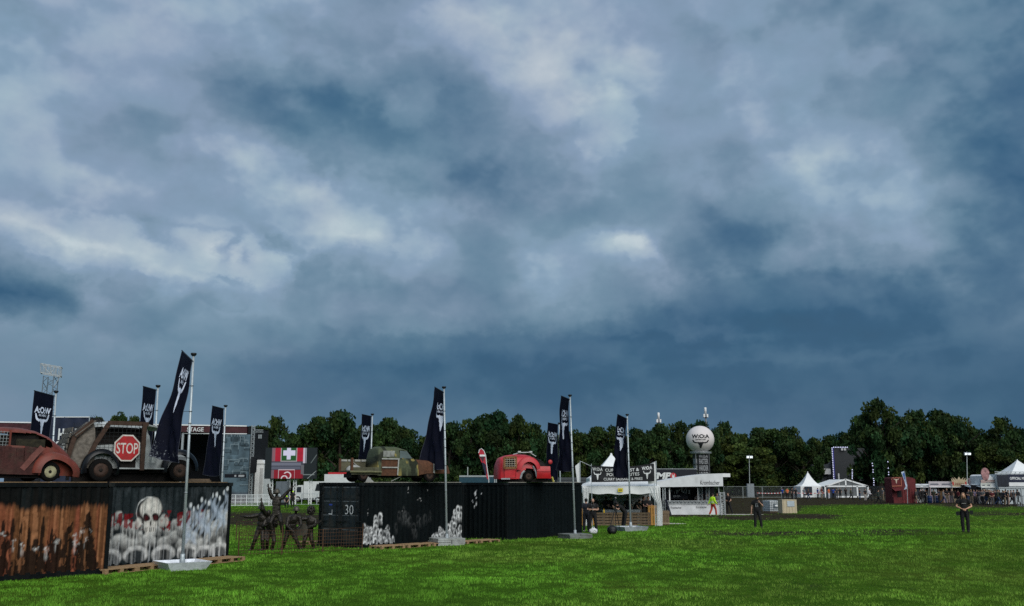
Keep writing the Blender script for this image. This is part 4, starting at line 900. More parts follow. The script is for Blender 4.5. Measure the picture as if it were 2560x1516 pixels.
# camouflaged pickup; local x from tail (left) to bonnet
M_CAMO2 = mat('bed_paint', (.085, .085, .05), .7, 0, .6, 3, .2, dirt=.4)
M_CAMO = vcmat('camouflage_paint', .7, 0, .2, .25, 12)
M_RUSTB = mat('rust_panel', (.085, .036, .018), .85, 0, .45, 8, .3, dirt=.3)
def pickup():
    hd = R(30); o = on_top(C3, H3, .15, .65); t = thing('pickup_truck', 'camouflaged pickup wreck with open bed and rusty bonnet', 'car wreck', o, hd)
    cd = [(.20, .0), (.05, .0)]
    wb = lambda m, n, mt, sm=False: m.build(n, mt, t, sm)
    D = 1.5
    # bed at the tail: open box with wheel tub
    wb(MB().span((-.1, .05, .42), (1.15, D-.05, .47)), 'bed_floor', M_CAMO2)
    wb(MB().span((-.1, D-.09, .47), (1.15, D-.05, .95)), 'bed_side', M_CAMO2)
    for k in range(4): wb(MB().span((-.05+k*.30, D-.12, .86), (.20+k*.30, D-.09, .94)), 'side_slat', mat('slat_grey', (.30, .31, .29), .6))
    wb(MB().span((-.1, .02, .30), (1.1, .07, .60)), 'bed_sill', M_CAMO2)
    wb(MB().tube([(-.18, .0, .42), (.2, -.06, .41), (.7, -.05, .42), (1.2, -.02, .40)], .045, 6), 'bumper', mat('olive', (.12, .12, .06), .6, 0, .4, 9, dirt=.4))
    wb(MB().span((-.14, -.02, .40), (-.05, .10, .98)), 'corner_pillar', M_RUSTB); wb(MB().span((-.14, D-.1, .40), (-.05, D, .98)), 'corner_pillar', M_RUSTB)
    wb(MB().ell((.45, D-.30, .50), (.36, .16, .22)), 'wheel_tub', mat('tub_grey', (.28, .29, .28), .6, 0, .35, 7), True)
    wb(MB().bar((.42, D-.12, .86), (.85, D-.25, .52), .05, .02), 'brace', mat('slat_grey', (.30, .31, .29)))
    # cab
    prof = [(1.05, 1.05), (1.12, 1.40), (1.28, 1.48), (2.0, 1.47), (2.42, 1.36), (2.80, .98), (2.9, .92)]
    def kind(x, y, z):
        if 2.02 < x < 2.66 and abs(y) > .45 and .97 < z < 1.32-.55*max(0, x-2.3): return None
        if 1.30 < x < 1.80 and y < -.4 and 1.05 < z < 1.28: return None
        if 2.5 < x < 2.8 and abs(y) < .6 and z > 1.0: return None
        if 1.22 < x < 1.95 and y < -.4 and .28 < z < .94: return 1
        return 0
    s = shell(prof, [(1.05, .70), (1.4, .74), (2.9, .74)], [(1.05, .26), (2.9, .26)], 70, 44, 4.6, kind, camo); s.v = [(x, y+D/2, z) for x, y, z in s.v]
    s.c = [camo(*v) for v in s.v]; wb(s, 'cab', [M_CAMO, M_RUSTB], True)
    wb(MB().span((1.25, .2, .3), (2.7, 1.3, .92)), 'cab_lining', M_INT)
    wb(MB().box((1.55, .06, 1.165), (.52, .012, .25)), 'quarter_window', mat('pale_glass', (.25, .26, .24), .3, 0, .5, 6))
    wb(MB().prism([(2.04, .98), (2.62, .98), (2.36, 1.28), (2.04, 1.30)], lambda a, b, w: (a, .05+w, b), .01), 'side_window', mat('green_glass', (.10, .13, .13), .15, 0, .3, 4))
    for a, b in (((1.2, -.015, .955), (2.0, -.015, .955)), ((1.96, -.02, .96), (1.92, -.02, .28)), ((1.22, -.02, .60), (1.95, -.02, .60))): wb(MB().bar(a, b, .05, .03, up=(0, 1, 0)), 'trim_strip', mat('slat_grey', (.30, .31, .29)))
    # rusty bonnet
    f = shell([(2.88, .96), (3.4, .92), (3.9, .86), (4.35, .74), (4.4, .5)], [(2.88, .74), (3.8, .72), (4.4, .68)], [(2.88, .28), (3.3, .36), (4.4, .36)], 30, 24, 4.6); f.v = [(x, y+D/2, z) for x, y, z in f.v]; wb(f, 'bonnet', M_RUSTB, True)
    wb(MB().bar((3.62, .0, .38), (3.62, .0, .78), .07, .02, up=(0, 1, 0)), 'trim_strip', mat('slat_grey', (.30, .31, .29))); wb(MB().bar((3.72, -.02, .62), (4.0, -.06, .84), .08, .02, up=(0, 1, 0)), 'trim_strip', mat('slat_grey', (.30, .31, .29)))
    wb(MB().ell((3.95, .25, .98), (.2, .05, .2)), 'bent_panel', mat('faded_board', (.16, .06, .05)), True)
    for x in (.45, 3.45):
        for y in (.12, D-.12): wheel(t, x, y, .27, .27, .18, mat('rim_rust', (.05, .03, .022)))
    wb(MB().span((.0, .3, .18), (4.0, 1.2, .34)), 'chassis', M_INT)
    wb(MB().bar((1.7, .15, .03), (2.3, .15, .30), .06, .02), 'bent_strut', mat('slat_grey', (.30, .31, .29)))
pickup()
# red van shell seen from its rear corner
M_RED = mat('bright_red_paint', (.42, .012, .018), .38, 0, .22, 3, .1, 30, .4, dirt=.18)
M_PALER = mat('pale_red_paint', (.42, .030, .038), .45, 0, .2, 4, .1, dirt=.2)  # paler red for the upper body, edges, arch, crease and mirror
def van():
    o = on_top(C4, H4, .35, .55); t = thing('van_shell', 'bright red van shell with rusty grille in its tail and open wheel arch', 'car wreck', o, R(16))
    prof = [(-.05, .90), (.03, 1.12), (.35, 1.24), (.8, 1.30), (1.3, 1.28), (1.62, 1.20), (2.0, 1.06), (2.3, .86), (2.42, .45)]
    def kind(x, y, z):
        if abs(y) > .35 and (x-1.32)**2+((z-.25)*.9)**2 < .30**2+.04: return None
        if x > 1.52 and z > .72: return 2
        if abs(y) > .35 and .12 < x < .62 and .66 < z < 1.10: return None
        if z > 1.05 or (x < 1.7 and z > .85): return 1
        return 0
    s = shell(prof, [(-.05, .62), (.3, .74), (2.0, .74), (2.42, .66)], [(-.05, .14), (2.42, .16)], 72, 44, 3.0, kind); s.v = [(x, y+.75, z) for x, y, z in s.v]; s.build('body', [M_RED, M_PALER, M_INT], t, True)
    MB().span((.2, .2, .1), (1.5, 1.3, .62)).build('cabin_dark_fill', M_INT, t); MB().span((.1, .2, .0), (2.3, 1.3, .14)).build('chassis', M_INT, t)  # solid dark block filling the body behind the open arch
    mr = mat('grille_rust', (.20, .095, .04), .85, .1, .4, 14, .3)
    g = thing_part = MB()
    for a, b in (((.10, 1.12), (.66, 1.15)), ((.10, .64), (.66, .66)), ((.10, .62), (.10, 1.14)), ((.66, .64), (.66, 1.17))): g.bar((a[0], -.03, a[1]), (b[0], -.03, b[1]), .10, .03, up=(0, 1, 0))
    gf = g.build('grille_frame', mr, t)
    for k in range(4): MB().bar((.12, -.04, .74+k*.095), (.65, -.04, .75+k*.095), .018, .02, up=(0, 1, 0)).build('grille_bar', mat('bar_pale', (.38, .34, .27), .6), gf)
    for k in range(4): MB().bar((.22+k*.12, -.05, .68), (.22+k*.12, -.05, 1.10), .012, .02, up=(0, 1, 0)).build('grille_bar', mat('bar_pale', (.38, .34, .27)), gf)
    MB().grid(lambda u, v: (.12+.55*u, .012-.02*math.sin(PI*u), .20+.36*v), 6, 4).build('tail_panel', M_RED, t, True)
    for a, b in (((.12, -.01, .20), (.66, -.01, .22)), ((.12, -.01, .56), (.66, -.01, .57)), ((.66, -.01, .22), (.68, -.01, 1.1))): MB().tube([a, b], .014, 6).build('panel_edge', M_PALER, t)
    fender(t, 1.28, -.02, .52, .38, .60, .22, M_PALER, 10, 176, .1, 'wheel_arch', 0)
    MB().span((.70, -.02, .47), (.735, .0, .56)).build('filler_slot', M_INT, t)
    d = MB().grid(lambda u, v: (1.66+.68*u, -.05-.05*math.sin(PI*v)+.03*u, .17+.56*v), 8, 6).build('door', M_RED, t, True)
    MB().bar((1.66, -.11, .50), (2.32, -.09, .50), .03, .02, up=(0, 1, 0)).build('door_crease', M_PALER, d)
    mg = mat('arch_grey', (.30, .32, .34), .6, 0, .4, 6)
    MB().tube([(.88, .0, .16), (.95, .0, .40), (1.08, .0, .52)], .05, 6).build('arch_strip', mg, t); MB().tube([(1.70, .0, .20), (1.62, .0, .5), (1.5, .02, .75)], .04, 6).build('arch_strip', mg, t)
    MB().ell((1.36, .18, .85), (.13, .06, .20)).build('strut_tower', mg, t, True)
    MB().tube([(.62, .30, 1.28), (.9, .12, 1.36), (1.35, .10, 1.38), (1.72, .25, 1.20)], .022, 6).build('roof_rail', mat('rail_white', (.5, .53, .52), .5), t)
    for x in (.86, 1.42): MB().box((x, .11, 1.40), (.13, .08, .07)).build('rail_foot', mat('rail_white', (.5, .53, .52)), t)
    MB().ell((2.36, .02, .93), (.11, .05, .11)).build('wing_mirror', M_PALER, t, True); MB().tube([(2.22, .1, .76), (2.34, .04, .86)], .02, 6).build('mirror_arm', M_INT, t)
    m = MB()
    for k in range(9): m.tube([(1.62, .05+.02*k, 1.10-.0*k), (2.0, .2+.1*k, .95), (2.3, .12+.1*k, .80)], .012, 4)
    m.build('bent_wire', M_INT, t)['kind'] = 'stuff'
    MB().box((.16, .0, .15), (.42, .04, .06)).build('bumper_end', mg, t)
    wheel(t, 1.32, .18, .26, .25, .16, mat('rim_rust', (.05, .03, .022)))
van()
# loose things on the container roofs
def loose(name, label, cat, loc, rz, m, mt): 
    o = m.build(name, mt); o.location = loc; o.rotation_euler = (0, 0, rz); tag(o, label, cat); return o
p = on_top(C3, H3, .55, .25); loose('sheet_offcut', 'small pale triangular metal offcut on the edge of the numbered container', 'metal scrap', p, H3, MB().prism([(-.12, 0), (.35, 0), (.02, .22)], lambda a, b, w: (a, w, b), .02), mat('slat_grey', (.30, .31, .29)))
p = on_top(C4, H4, 3.95, .2); loose('yellow_wedge', 'small yellow wedge on the edge of the plain black container', 'wedge', p, H4, MB().prism([(-.05, 0), (.06, 0), (-.07, .26), (-.13, .22)], lambda a, b, w: (a, w, b), .06), mat('wedge_yellow', (.55, .48, .10), .6))
p = on_top(C2, H2, 4.0, .5); loose('plank_stack', 'small stack of brown planks on the skull container roof', 'planks', p, H2+.1, MB().box((0, 0, .03), (1.1, .3, .05)).box((.05, .03, .08), (1.0, .26, .04)), mat('pallet_grey', (.16, .115, .075)))
# ------------------------------------------------------------------ people and bronze figures
def std():
    return dict(pel=(0, 0, .96), che=(0, .0, 1.30), nek=(0, .01, 1.47), hd=(0, -.025, 1.63), sL=(-.185, 0, 1.42), sR=(.185, 0, 1.42), eL=(-.25, .02, 1.14), eR=(.25, .02, 1.14), hL=(-.26, -.05, .90), hR=(.26, -.05, .90),
                pL=(-.09, 0, .93), pR=(.09, 0, .93), kL=(-.11, -.02, .51), kR=(.11, -.02, .51), aL=(-.12, .03, .09), aR=(.12, .03, .09), tL=(-.14, -.15, .04), tR=(.14, -.15, .04))
FIGS = []
def lerp(a, b, t): return tuple(a[i]+(b[i]-a[i])*t for i in range(3))
def pieces(J, kind, bulk=1., sleeve=.6, leg=1., thin=1.):
    m = MB(); g = {'body': 0., 'shirt': .022, 'trousers': .016}[kind]
    T = lambda pts, rad: m.tube(pts, [r*thin for r in rad], 10)
    pel, che, nek = Vector(J['pel']), Vector(J['che']), Vector(J['nek'])
    ax = (nek-pel).normalized(); sx = (Vector(J['sR'])-Vector(J['sL'])); sx.normalize(); fy = ax.cross(sx); rot = Matrix((sx, -fy, ax)).transposed()
    E = lambda c, r: m.ell(c, [(q+g)*b for q, b in zip(r, (bulk, bulk, 1))], 14, 10, rot)
    if kind in ('body', 'shirt'):
        E(lerp(pel, che, .05) if kind == 'body' else lerp(pel, che, .12), (.155, .11, .14)); E(lerp(pel, che, .5), (.145, .105, .17)); E(che, (.165, .115, .18)); E(lerp(che, nek, .55), (.15, .09, .09))
        T([J['sL'], lerp(J['sL'], J['sR'], .5), J['sR']], [.062+g, .07+g, .062+g])
        for s in 'LR':
            S_, El, Ha = J['s'+s], J['e'+s], J['h'+s]
            if kind == 'body': T([S_, lerp(S_, El, .5), El, lerp(El, Ha, .35), Ha], [.055, .050, .041, .042, .026])
            elif sleeve <= 1: T([S_, lerp(S_, El, sleeve)], [.066+g, .062+g])
            else: T([S_, El, lerp(El, Ha, .93)], [.066+g, .05+g, .034+g])
    if kind == 'body':
        T([lerp(che, nek, .7), nek, lerp(nek, J['hd'], .55)], [.075, .056, .052]); hd = Vector(J['hd'])
        d = (hd-nek).normalized(); m.ell(hd, (.075, .094, .115), 14, 10); m.ell(hd+Vector((0, -.03, -.065)), (.05, .055, .05), 10, 8); m.ell(hd+Vector((0, -.10, -.01)), (.014, .02, .022), 8, 6)
        for s in (-1, 1): m.ell(hd+Vector((s*.076, .01, 0)), (.012, .02, .03), 8, 6)
        for s in 'LR':
            h, e = Vector(J['h'+s]), Vector(J['e'+s]); dd = (h-e).normalized(); m.ell(h+dd*.045, (.036, .026, .05), 10, 8, dd.to_track_quat('Z', 'X').to_matrix())
    if kind in ('body', 'trousers'):
        if kind == 'trousers': E(lerp(pel, che, -.02), (.15, .108, .13))
        for s in 'LR':
            p, k, a, t = J['p'+s], J['k'+s], J['a'+s], J['t'+s]
            if kind == 'body': T([p, lerp(p, k, .5), k, lerp(k, a, .35), a], [.088, .075, .052, .055, .036]); T([a, lerp(a, t, .5), t], [.042, .042, .034])
            else: T([p, lerp(p, k, .5), k, lerp(k, lerp(k, a, leg), .5), lerp(k, a, leg)], [.092+g, .08+g, .064+g, .062+g, .058+g])
    return m
def hand_fingers(m, J, s):
    h, e = Vector(J['h'+s]), Vector(J['e'+s]); d = (h-e).normalized(); side = d.cross(Vector((0, 1, 0)));
    side = side.normalized() if side.length > .1 else Vector((1, 0, 0)); nn = side.cross(d)
    for i, l in enumerate((.055, .07, .075, .068)):
        b = h+d*.075+side*(.024-.016*i); m.tube([b, b+d*l*.5+nn*.008, b+d*l*.9+nn*.03], [.0095, .009, .007], 5)
    b = h+d*.03+side*.034; m.tube([b, b+d*.03+side*.022, b+d*.06+side*.024], [.011, .010, .008], 5)
def person(label, loc, rz, J, shirt, trousers, hair=(.03, .018, .010), skin=(.42, .25, .18), shoe=(.012, .012, .012), sleeve=.6, leg=1., cap=None, bald=False, beard=False, long_hair=False, scale=1., group=None, near=True, bulk=1., proto=False, extra=None):
    FIGS.append(dict(label=label, loc=loc, rz=rz, J=J, shirt=shirt, trousers=trousers, hair=hair, skin=skin, shoe=shoe, sleeve=sleeve, leg=leg, cap=cap, bald=bald, beard=beard, long_hair=long_hair, scale=scale, group=group, near=near, bulk=bulk, extra=extra, statue=False))
    return len(FIGS)-1
def cmat(pre, c, rough=.8): return mat('%s_%02x%02x%02x' % (pre, *[int(min(1, q)*255) for q in c]), c, rough, 0, .2, 12)
PROTO = {}
def flush_figs():
    jobs = []
    for i, f in enumerate(FIGS):
        ks = ['body'] if f['statue'] else ['body', 'shirt', 'trousers']
        for k in ks:
            m = pieces(f['J'], k, f['bulk'], f['sleeve'], f['leg'], f.get('thin', 1.))
            if f['statue']:
                for ex in ('shirt', 'trousers'):
                    q = pieces(f['J'], ex, f['bulk'], 1.5, 1.); m.add(q.v, q.f)
                if f.get('add'): f['add'](m)
            o = bpy.data.objects.new('tmp', m.mesh('tmp')); COL.objects.link(o)
            r = o.modifiers.new('r', 'REMESH'); r.mode = 'VOXEL'; r.voxel_size = .020 if (f['near'] or f['statue']) else .032; r.use_smooth_shade = True
            s = o.modifiers.new('s', 'SMOOTH'); s.iterations = 3; s.factor = .5; jobs.append((i, k, o))
    dg = bpy.context.evaluated_depsgraph_get(); res = {}
    for i, k, o in jobs: res[(i, k)] = bpy.data.meshes.new_from_object(o.evaluated_get(dg))
    for i, k, o in jobs:
        me = o.data; bpy.data.objects.remove(o); bpy.data.meshes.remove(me)
    for i, f in enumerate(FIGS):
        J = f['J']
        if f['statue']:
            t = thing('bronze_figure', f['label'], 'statue', f['loc'], f['rz'], None, f['scale'])
            me = res[(i, 'body')]; me.materials.clear(); me.materials.append(M_BRONZE)
            link_mesh('body', me, None, t)
            h = MB(); hand_fingers(h, J, 'L'); hand_fingers(h, J, 'R'); h.build('fingers', M_BRONZE, t, True)
            if f['extra']: f['extra'](t)
            continue
        t = thing('person', f['label'], 'person', f['loc'], f['rz'], f['group'], f['scale'])
        for k, c, r in (('body', f['skin'], .6), ('shirt', f['shirt'], .85), ('trousers', f['trousers'], .85)):
            me = res[(i, k)]; me.materials.clear(); me.materials.append(cmat({'body': 'skin', 'shirt': 'cloth', 'trousers': 'cloth'}[k], c, r)); o = link_mesh(k, me, None, t)
            if k == 'body' and f['near']:
                h = MB(); hand_fingers(h, J, 'L'); hand_fingers(h, J, 'R'); h.build('fingers', cmat('skin', f['skin'], .6), t, True)
        hd = Vector(J['hd']); q = MB()
        if f['cap'] is not None:
            q.ell(hd+Vector((0, .005, .035)), (.088, .108, .095), 14, 8); q.box(hd+Vector((0, -.13, .035)), (.13, .10, .015), rx=.2); q.build('cap', cmat('cloth', f['cap']), t, True)
        elif not f['bald']:
            q.ell(hd+Vector((0, .022, .028)), (.086, .098, .105), 14, 10)
            if f['long_hair']: q.ell(hd+Vector((0, .05, -.08)), (.085, .06, .17), 12, 8); q.ell(hd+Vector((-.07, .0, -.07)), (.03, .05, .13)); q.ell(hd+Vector((.07, .0, -.07)), (.03, .05, .13))
            q.build('hair', cmat('hair', f['hair']), t, True)
        if f['beard']: MB().ell(hd+Vector((0, -.055, -.085)), (.058, .05, .05), 12, 8).build('beard', cmat('hair', f['hair']), t, True)
        if f['near']:
            q = MB()
            for s in (-1, 1): q.ell(hd+Vector((s*.03, -.088, .012)), (.011, .008, .006), 8, 6)
            q.ell(hd+Vector((0, -.093, -.052)), (.022, .006, .005), 8, 6); q.build('face_features', mat('eye_dark', (.03, .02, .018), .5), t)
        for s in 'LR':
            a, b = Vector(J['a'+s]), Vector(J['t'+s]); a = Vector((a.x, a.y, min(a.z, .08+b.z))); MB().tube([a+(a-b)*.25+Vector((0, 0, -.02)), lerp(a, b, .5), Vector(b)+(b-a)*.1], [.055, .056, .042], 8).build('shoe', cmat('shoe', f['shoe']), t, True)
        if f['extra']: f['extra'](t)
        PROTO[i] = t
def mod(**k):
    J = std(); J.update(k); return J
BLK = (.010, .010, .011); NAV = (.014, .016, .024)
def place(px, py): g = ghit(px, py); return (g.x, g.y, g.z-.012)
def face_cam(px, off=0.): return -math.atan2(px-1280, 2500)+off
# --- near people
def lanyard(t):
    MB().tube([(-.07, -.10, 1.44), (-.02, -.155, 1.25), (0, -.158, 1.2)], .006, 4).tube([(.07, -.10, 1.44), (.02, -.155, 1.25), (0, -.158, 1.2)], .006, 4).build('lanyard', cmat('cloth', (.3, .3, .3)), t)
    MB().box((0, -.165, 1.16), (.06, .008, .09)).build('badge', cmat('cloth', (.5, .5, .48)), t)
person('bearded man in black with arms crossed beside the white plastic bag', place(1483, 1331), face_cam(1483), mod(eL=(-.29, -.02, 1.17), eR=(.29, -.02, 1.17), hL=(.10, -.21, 1.16), hR=(-.10, -.23, 1.19), kL=(-.15, -.02, .51), aL=(-.19, .03, .09), tL=(-.24, -.13, .04), kR=(.13, -.02, .51), aR=(.18, .03, .09), tR=(.22, -.14, .04)), BLK, BLK, hair=(.05, .035, .025), beard=True, bald=True, extra=lanyard, bulk=1.08)
person('person in dark clothes and white shoes half hidden by the container corner', place(1466, 1330), face_cam(1466, PI), std(), NAV, NAV, hair=BLK, shoe=(.45, .45, .45))
person('camera operator in black bending over a tripod', place(1557, 1322), face_cam(1557, PI/2*-.75), mod(pel=(.0, .16, .93), che=(0, -.12, 1.19), nek=(0, -.25, 1.30), hd=(0, -.36, 1.38), sL=(-.18, -.20, 1.28), sR=(.18, -.20, 1.28), eL=(-.24, -.35, 1.10), eR=(.24, -.35, 1.08), hL=(-.10, -.52, 1.22), hR=(.10, -.50, 1.20), pL=(-.09, .16, .92), pR=(.09, .16, .92), kL=(-.13, .08, .50), kR=(.13, .1, .50)), BLK, BLK, hair=(.02, .015, .01))
def tee_print(t):
    for k, (x, z, w, h) in enumerate(((-.045, 1.20, .05, .13), (.05, 1.19, .05, .12), (0, 1.30, .12, .03), (.0, 1.13, .16, .02))): MB().box((x, -.152, z), (w, .006, h)).build('shirt_print', cmat('cloth', (.16, .17, .18)), t)
person('man in cap and printed black tee with one hand at his chin', place(1895, 1321), face_cam(1895, -.12), mod(hL=(-.31, -.03, .86), eL=(-.29, .03, 1.12), eR=(.31, -.06, 1.16), hR=(.19, -.26, 1.36), hd=(.02, -.03, 1.62), kL=(-.12, -.02, .5), kR=(.15, -.02, .5), aL=(-.14, .03, .09), aR=(.19, .03, .09), tL=(-.15, -.15, .04), tR=(.21, -.14, .04)), BLK, BLK, cap=BLK, beard=True, hair=(.04, .02, .01), extra=tee_print, scale=1.04, bulk=1.1)
def belt_bags(t):
    for x, z in ((-.27, .82), (.28, .87)): MB().box((x, -.03, z), (.15, .12, .17)).build('belt_bag', cmat('cloth', (.012, .016, .014)), t)
    for k in range(4): MB().box((-.06+.045*k, -.155, 1.26), (.03, .006, .025)).build('shirt_print', cmat('cloth', (.35, .35, .33)), t)
g = ghit(2415, 1331)
person('long haired man in black with hands joined and pouches on his belt', (g.x, g.y, g.z-.012), face_cam(2415), mod(eL=(-.31, -.02, 1.13), eR=(.31, -.02, 1.13), hL=(-.07, -.25, 1.02), hR=(.07, -.25, 1.02), hd=(.0, -.05, 1.61), aL=(-.10, .03, .09), aR=(.10, .03, .09), tL=(-.11, -.15, .04), tR=(.11, -.15, .04)), BLK, BLK, hair=(.20, .12, .07), skin=(.50, .28, .18), long_hair=True, extra=belt_bags, scale=1.02, bulk=.94)
def hivis(t):
    for z in (1.02, 1.12): MB().lathe([(.195, 0), (.198, .05)], 16, (0, 0, z), caps=False).build('reflective_band', cmat('cloth', (.5, .55, .40)), t)
person('walking paramedic in fluorescent yellow jacket and red striped trousers', place(1783, 1290), face_cam(1783, PI*.72), mod(kL=(-.10, -.20, .52), aL=(-.10, -.24, .10), tL=(-.10, -.42, .06), kR=(.10, .06, .51), aR=(.10, .28, .14), tR=(.10, .16, .03), hL=(-.25, -.22, .95), hR=(.27, .22, .92), eL=(-.25, -.02, 1.14), eR=(.25, .10, 1.14)), (.42, .72, .02), (.36, .05, .03), hair=(.02, .012, .01), sleeve=1.5, shoe=(.3, .38, .2), bulk=1.15, extra=hivis)
person('person in black standing astride at the end of the beer stall', place(1822, 1285), face_cam(1822, -.5), mod(kR=(.2, .02, .5), aR=(.34, .05, .09), tR=(.42, -.1, .04), eR=(.3, -.1, 1.13), hR=(.33, -.33, 1.08), hL=(-.05, -.2, 1.1)), BLK, BLK, hair=(.1, .06, .04))
person('beer stall attendant in pale top behind the bar', place(1745, 1285.6), face_cam(1750), mod(hL=(-.2, -.3, 1.1), hR=(.2, -.3, 1.1)), (.45, .38, .36), BLK, hair=(.04, .02, .015), near=False)
person('dark clothed attendant behind the bar next to the steel truss', place(1769, 1285.6), face_cam(1772), std(), BLK, BLK, near=False)
person('dark clothed attendant reaching up behind the beer stall bar', place(1732, 1284.4), face_cam(1732, -1.2), mod(eR=(.28, -.15, 1.45), hR=(.2, -.35, 1.7)), BLK, BLK, near=False)
# --- in the food tent
person('woman in white shirt at the back of the food tent', place(1477, 1308.5), face_cam(1477), mod(hL=(-.15, -.3, 1.1), hR=(.15, -.3, 1.1)), (.35, .33, .34), BLK, hair=(.12, .06, .04), near=False)
person('cook in black at the grill beside the yellow sauce bottle', place(1515, 1310), face_cam(1515, 2.6), mod(hL=(-.15, -.3, 1.1), hR=(.15, -.3, 1.1), hd=(0, -.08, 1.6)), BLK, BLK, near=False)
person('cook in black at the back wall of the food tent', place(1497, 1308.6), face_cam(1497, 2.9), std(), BLK, BLK, near=False)
person('cook in black leaning down over the counter', place(1588, 1310.5), face_cam(1588, 1.1), mod(che=(0, -.14, 1.22), nek=(0, -.26, 1.35), hd=(0, -.36, 1.43), sL=(-.18, -.2, 1.32), sR=(.18, -.2, 1.32), eL=(-.24, -.3, 1.08), eR=(.24, -.3, 1.08), hL=(-.1, -.4, .98), hR=(.1, -.4, .98)), BLK, BLK, near=False, hair=BLK)
person('woman in black with tied up hair serving at the counter', place(1610, 1310.5), face_cam(1610, 1.2), mod(eR=(.24, -.2, 1.16), hR=(.2, -.48, 1.18), eL=(-.24, -.1, 1.14), hL=(-.2, -.35, 1.12)), BLK, BLK, near=False, hair=(.05, .025, .015), skin=(.45, .25, .2))
# --- bronze figures
M_BRONZE = mat('dark_bronze', (.022, .019, .015), .4, .35, .6, 9, .9, 22, .35)
def statue(label, px, py, J, add=None, extra=None, rz=0., thin=1., dy=0.):
    g = ghit(px, py); FIGS.append(dict(label=label, loc=(g.x, g.y+dy, g.z-.02), rz=rz, J=J, bulk=1., sleeve=1.5, leg=1., scale=1., near=True, extra=extra, statue=True, add=add, thin=thin))
P3 = lambda cx, px, py, y=0., base=1377, k=65.: ((px-cx)/k, y, (base-py)/k)
def figJ(cx, k=65., base=1377, **q): return {a: P3(cx, *b, base=base, k=k) for a, b in q.items()}
def helmet(J, flat=1.):
    def f(t):
        h = Vector(J['hd']); MB().lathe([(.135, -.01), (.125, .03), (.10, .10), (.055, .145), (.0, .155)], 14, h+Vector((0, .01, .0))).lathe([(.135, -.012), (.16, -.025), (.135, .0)], 14, h+Vector((0, -.005, 0)), caps=False).build('helmet', mat('bronze_worn', (.075, .069, .056), .45, .4, .4, 9, .3), t, True)
    return f
J = figJ(648, hd=(649, 1270, -.02), nek=(651, 1281, 0), che=(652, 1296, .02), pel=(648, 1325, .05), sL=(640, 1288, 0), sR=(664, 1289, .03), eL=(624, 1292, -.08), hL=(606, 1291, -.12), eR=(655, 1272, -.2), hR=(652, 1254, -.22), pL=(643, 1326, .03), pR=(654, 1326, .06), kL=(637, 1348, -.05), aL=(627, 1371, .1), tL=(622, 1376, -.0), kR=(657, 1350, -.1), aR=(657, 1372, .02), tR=(651, 1376, -.14))
statue('bronze figure in a helmet, lunging with a raised arm and a pointing arm', 648, 1377, J, extra=helmet(J))
def cape(pts):
    def f(m): m.add([Vector(p)+Vector((0, d, 0)) for d in (-.03, .03) for p in pts], [(0, 1, 2, 3), (7, 6, 5, 4), (0, 4, 5, 1), (1, 5, 6, 2), (2, 6, 7, 3), (3, 7, 4, 0)])
    return f
J = figJ(672, hd=(668, 1282, -.02), nek=(670, 1293, 0), che=(672, 1306, .02), pel=(674, 1330, .05), sL=(660, 1301, 0), sR=(683, 1302, .03), eL=(658, 1316, -.15), hL=(668, 1312, -.25), eR=(690, 1315, -.15), hR=(692, 1306, -.22), pL=(669, 1331, .03), pR=(679, 1331, .06), kL=(668, 1350, -.05), aL=(664, 1370, .2), tL=(657, 1376, .1), kR=(687, 1352, -.15), aR=(679, 1372, .0), tR=(688, 1377, -.12))
statue('bronze figure stooping beneath the rider on its shoulders', 672, 1377, J, cape([(-.15, 0, 1.0), (.1, 0, .95), (-.05, -.1, .35), (-.2, -.1, .5)]))
J = figJ(686, hd=(687, 1231, -.02), nek=(687, 1242, 0), che=(687, 1258, .0), pel=(688, 1284, .02), sL=(677, 1247, 0), sR=(699, 1247, .0), eL=(670, 1232, -.05), hL=(666, 1218, -.05), eR=(711, 1233, .02), hR=(722, 1221, .0), pL=(683, 1286, 0), pR=(694, 1286, .02), kL=(678, 1305, -.3), aL=(684, 1328, -.2), tL=(684, 1334, -.32), kR=(704, 1303, -.25), aR=(708, 1330, -.15), tR=(712, 1336, -.26))
def rider_extra(t):
    helmet(J_R)(t)
    for k in range(10): MB().box((.01, -.135-.01*math.sin(k), 1.66-.06*k+.28), (.20, .02, .03)).build('vest_rib', mat('bronze_worn', (.075, .069, .056)), t)
J_R = J; statue('bronze rider with a ribbed vest and both arms thrown up', 686, 1377, J, extra=rider_extra, dy=-.05)
J = figJ(727, hd=(738, 1275, -.08), nek=(736, 1286, -.02), che=(730, 1300, .0), pel=(722, 1328, .08), sL=(718, 1293, -.02), sR=(746, 1293, .04), eL=(716, 1314, -.12), hL=(738, 1330, -.3), eR=(750, 1312, .0), hR=(748, 1318, -.2), pL=(717, 1330, .06), pR=(727, 1330, .1), kL=(712, 1350, .0), aL=(703, 1371, .15), tL=(699, 1376, .03), kR=(741, 1347, -.15), aR=(751, 1371, -.02), tR=(755, 1376, -.15))
def biker(t): helmet(J_B)(t)
J_B = J; statue('bronze figure in a cap and leather jacket leaning forward', 727, 1377, J, extra=biker, add=cape([(-.22, 0, 1.25), (.2, .0, 1.25), (.12, .05, .62), (-.28, .05, .66)]))
J = figJ(772, base=1374, hd=(774, 1276, -.02), nek=(774, 1289, 0), che=(774, 1303, .02), pel=(770, 1328, .05), sL=(763, 1296, 0), sR=(786, 1297, .03), eL=(752, 1297, -.05), hL=(742, 1288, -.02), eR=(788, 1312, -.1), hR=(764, 1322, -.25), pL=(765, 1329, .03), pR=(775, 1329, .06), kL=(761, 1350, -.1), aL=(757, 1368, .0), tL=(753, 1373, -.14), kR=(778, 1350, .0), aR=(783, 1367, .12), tR=(785, 1373, -.02))
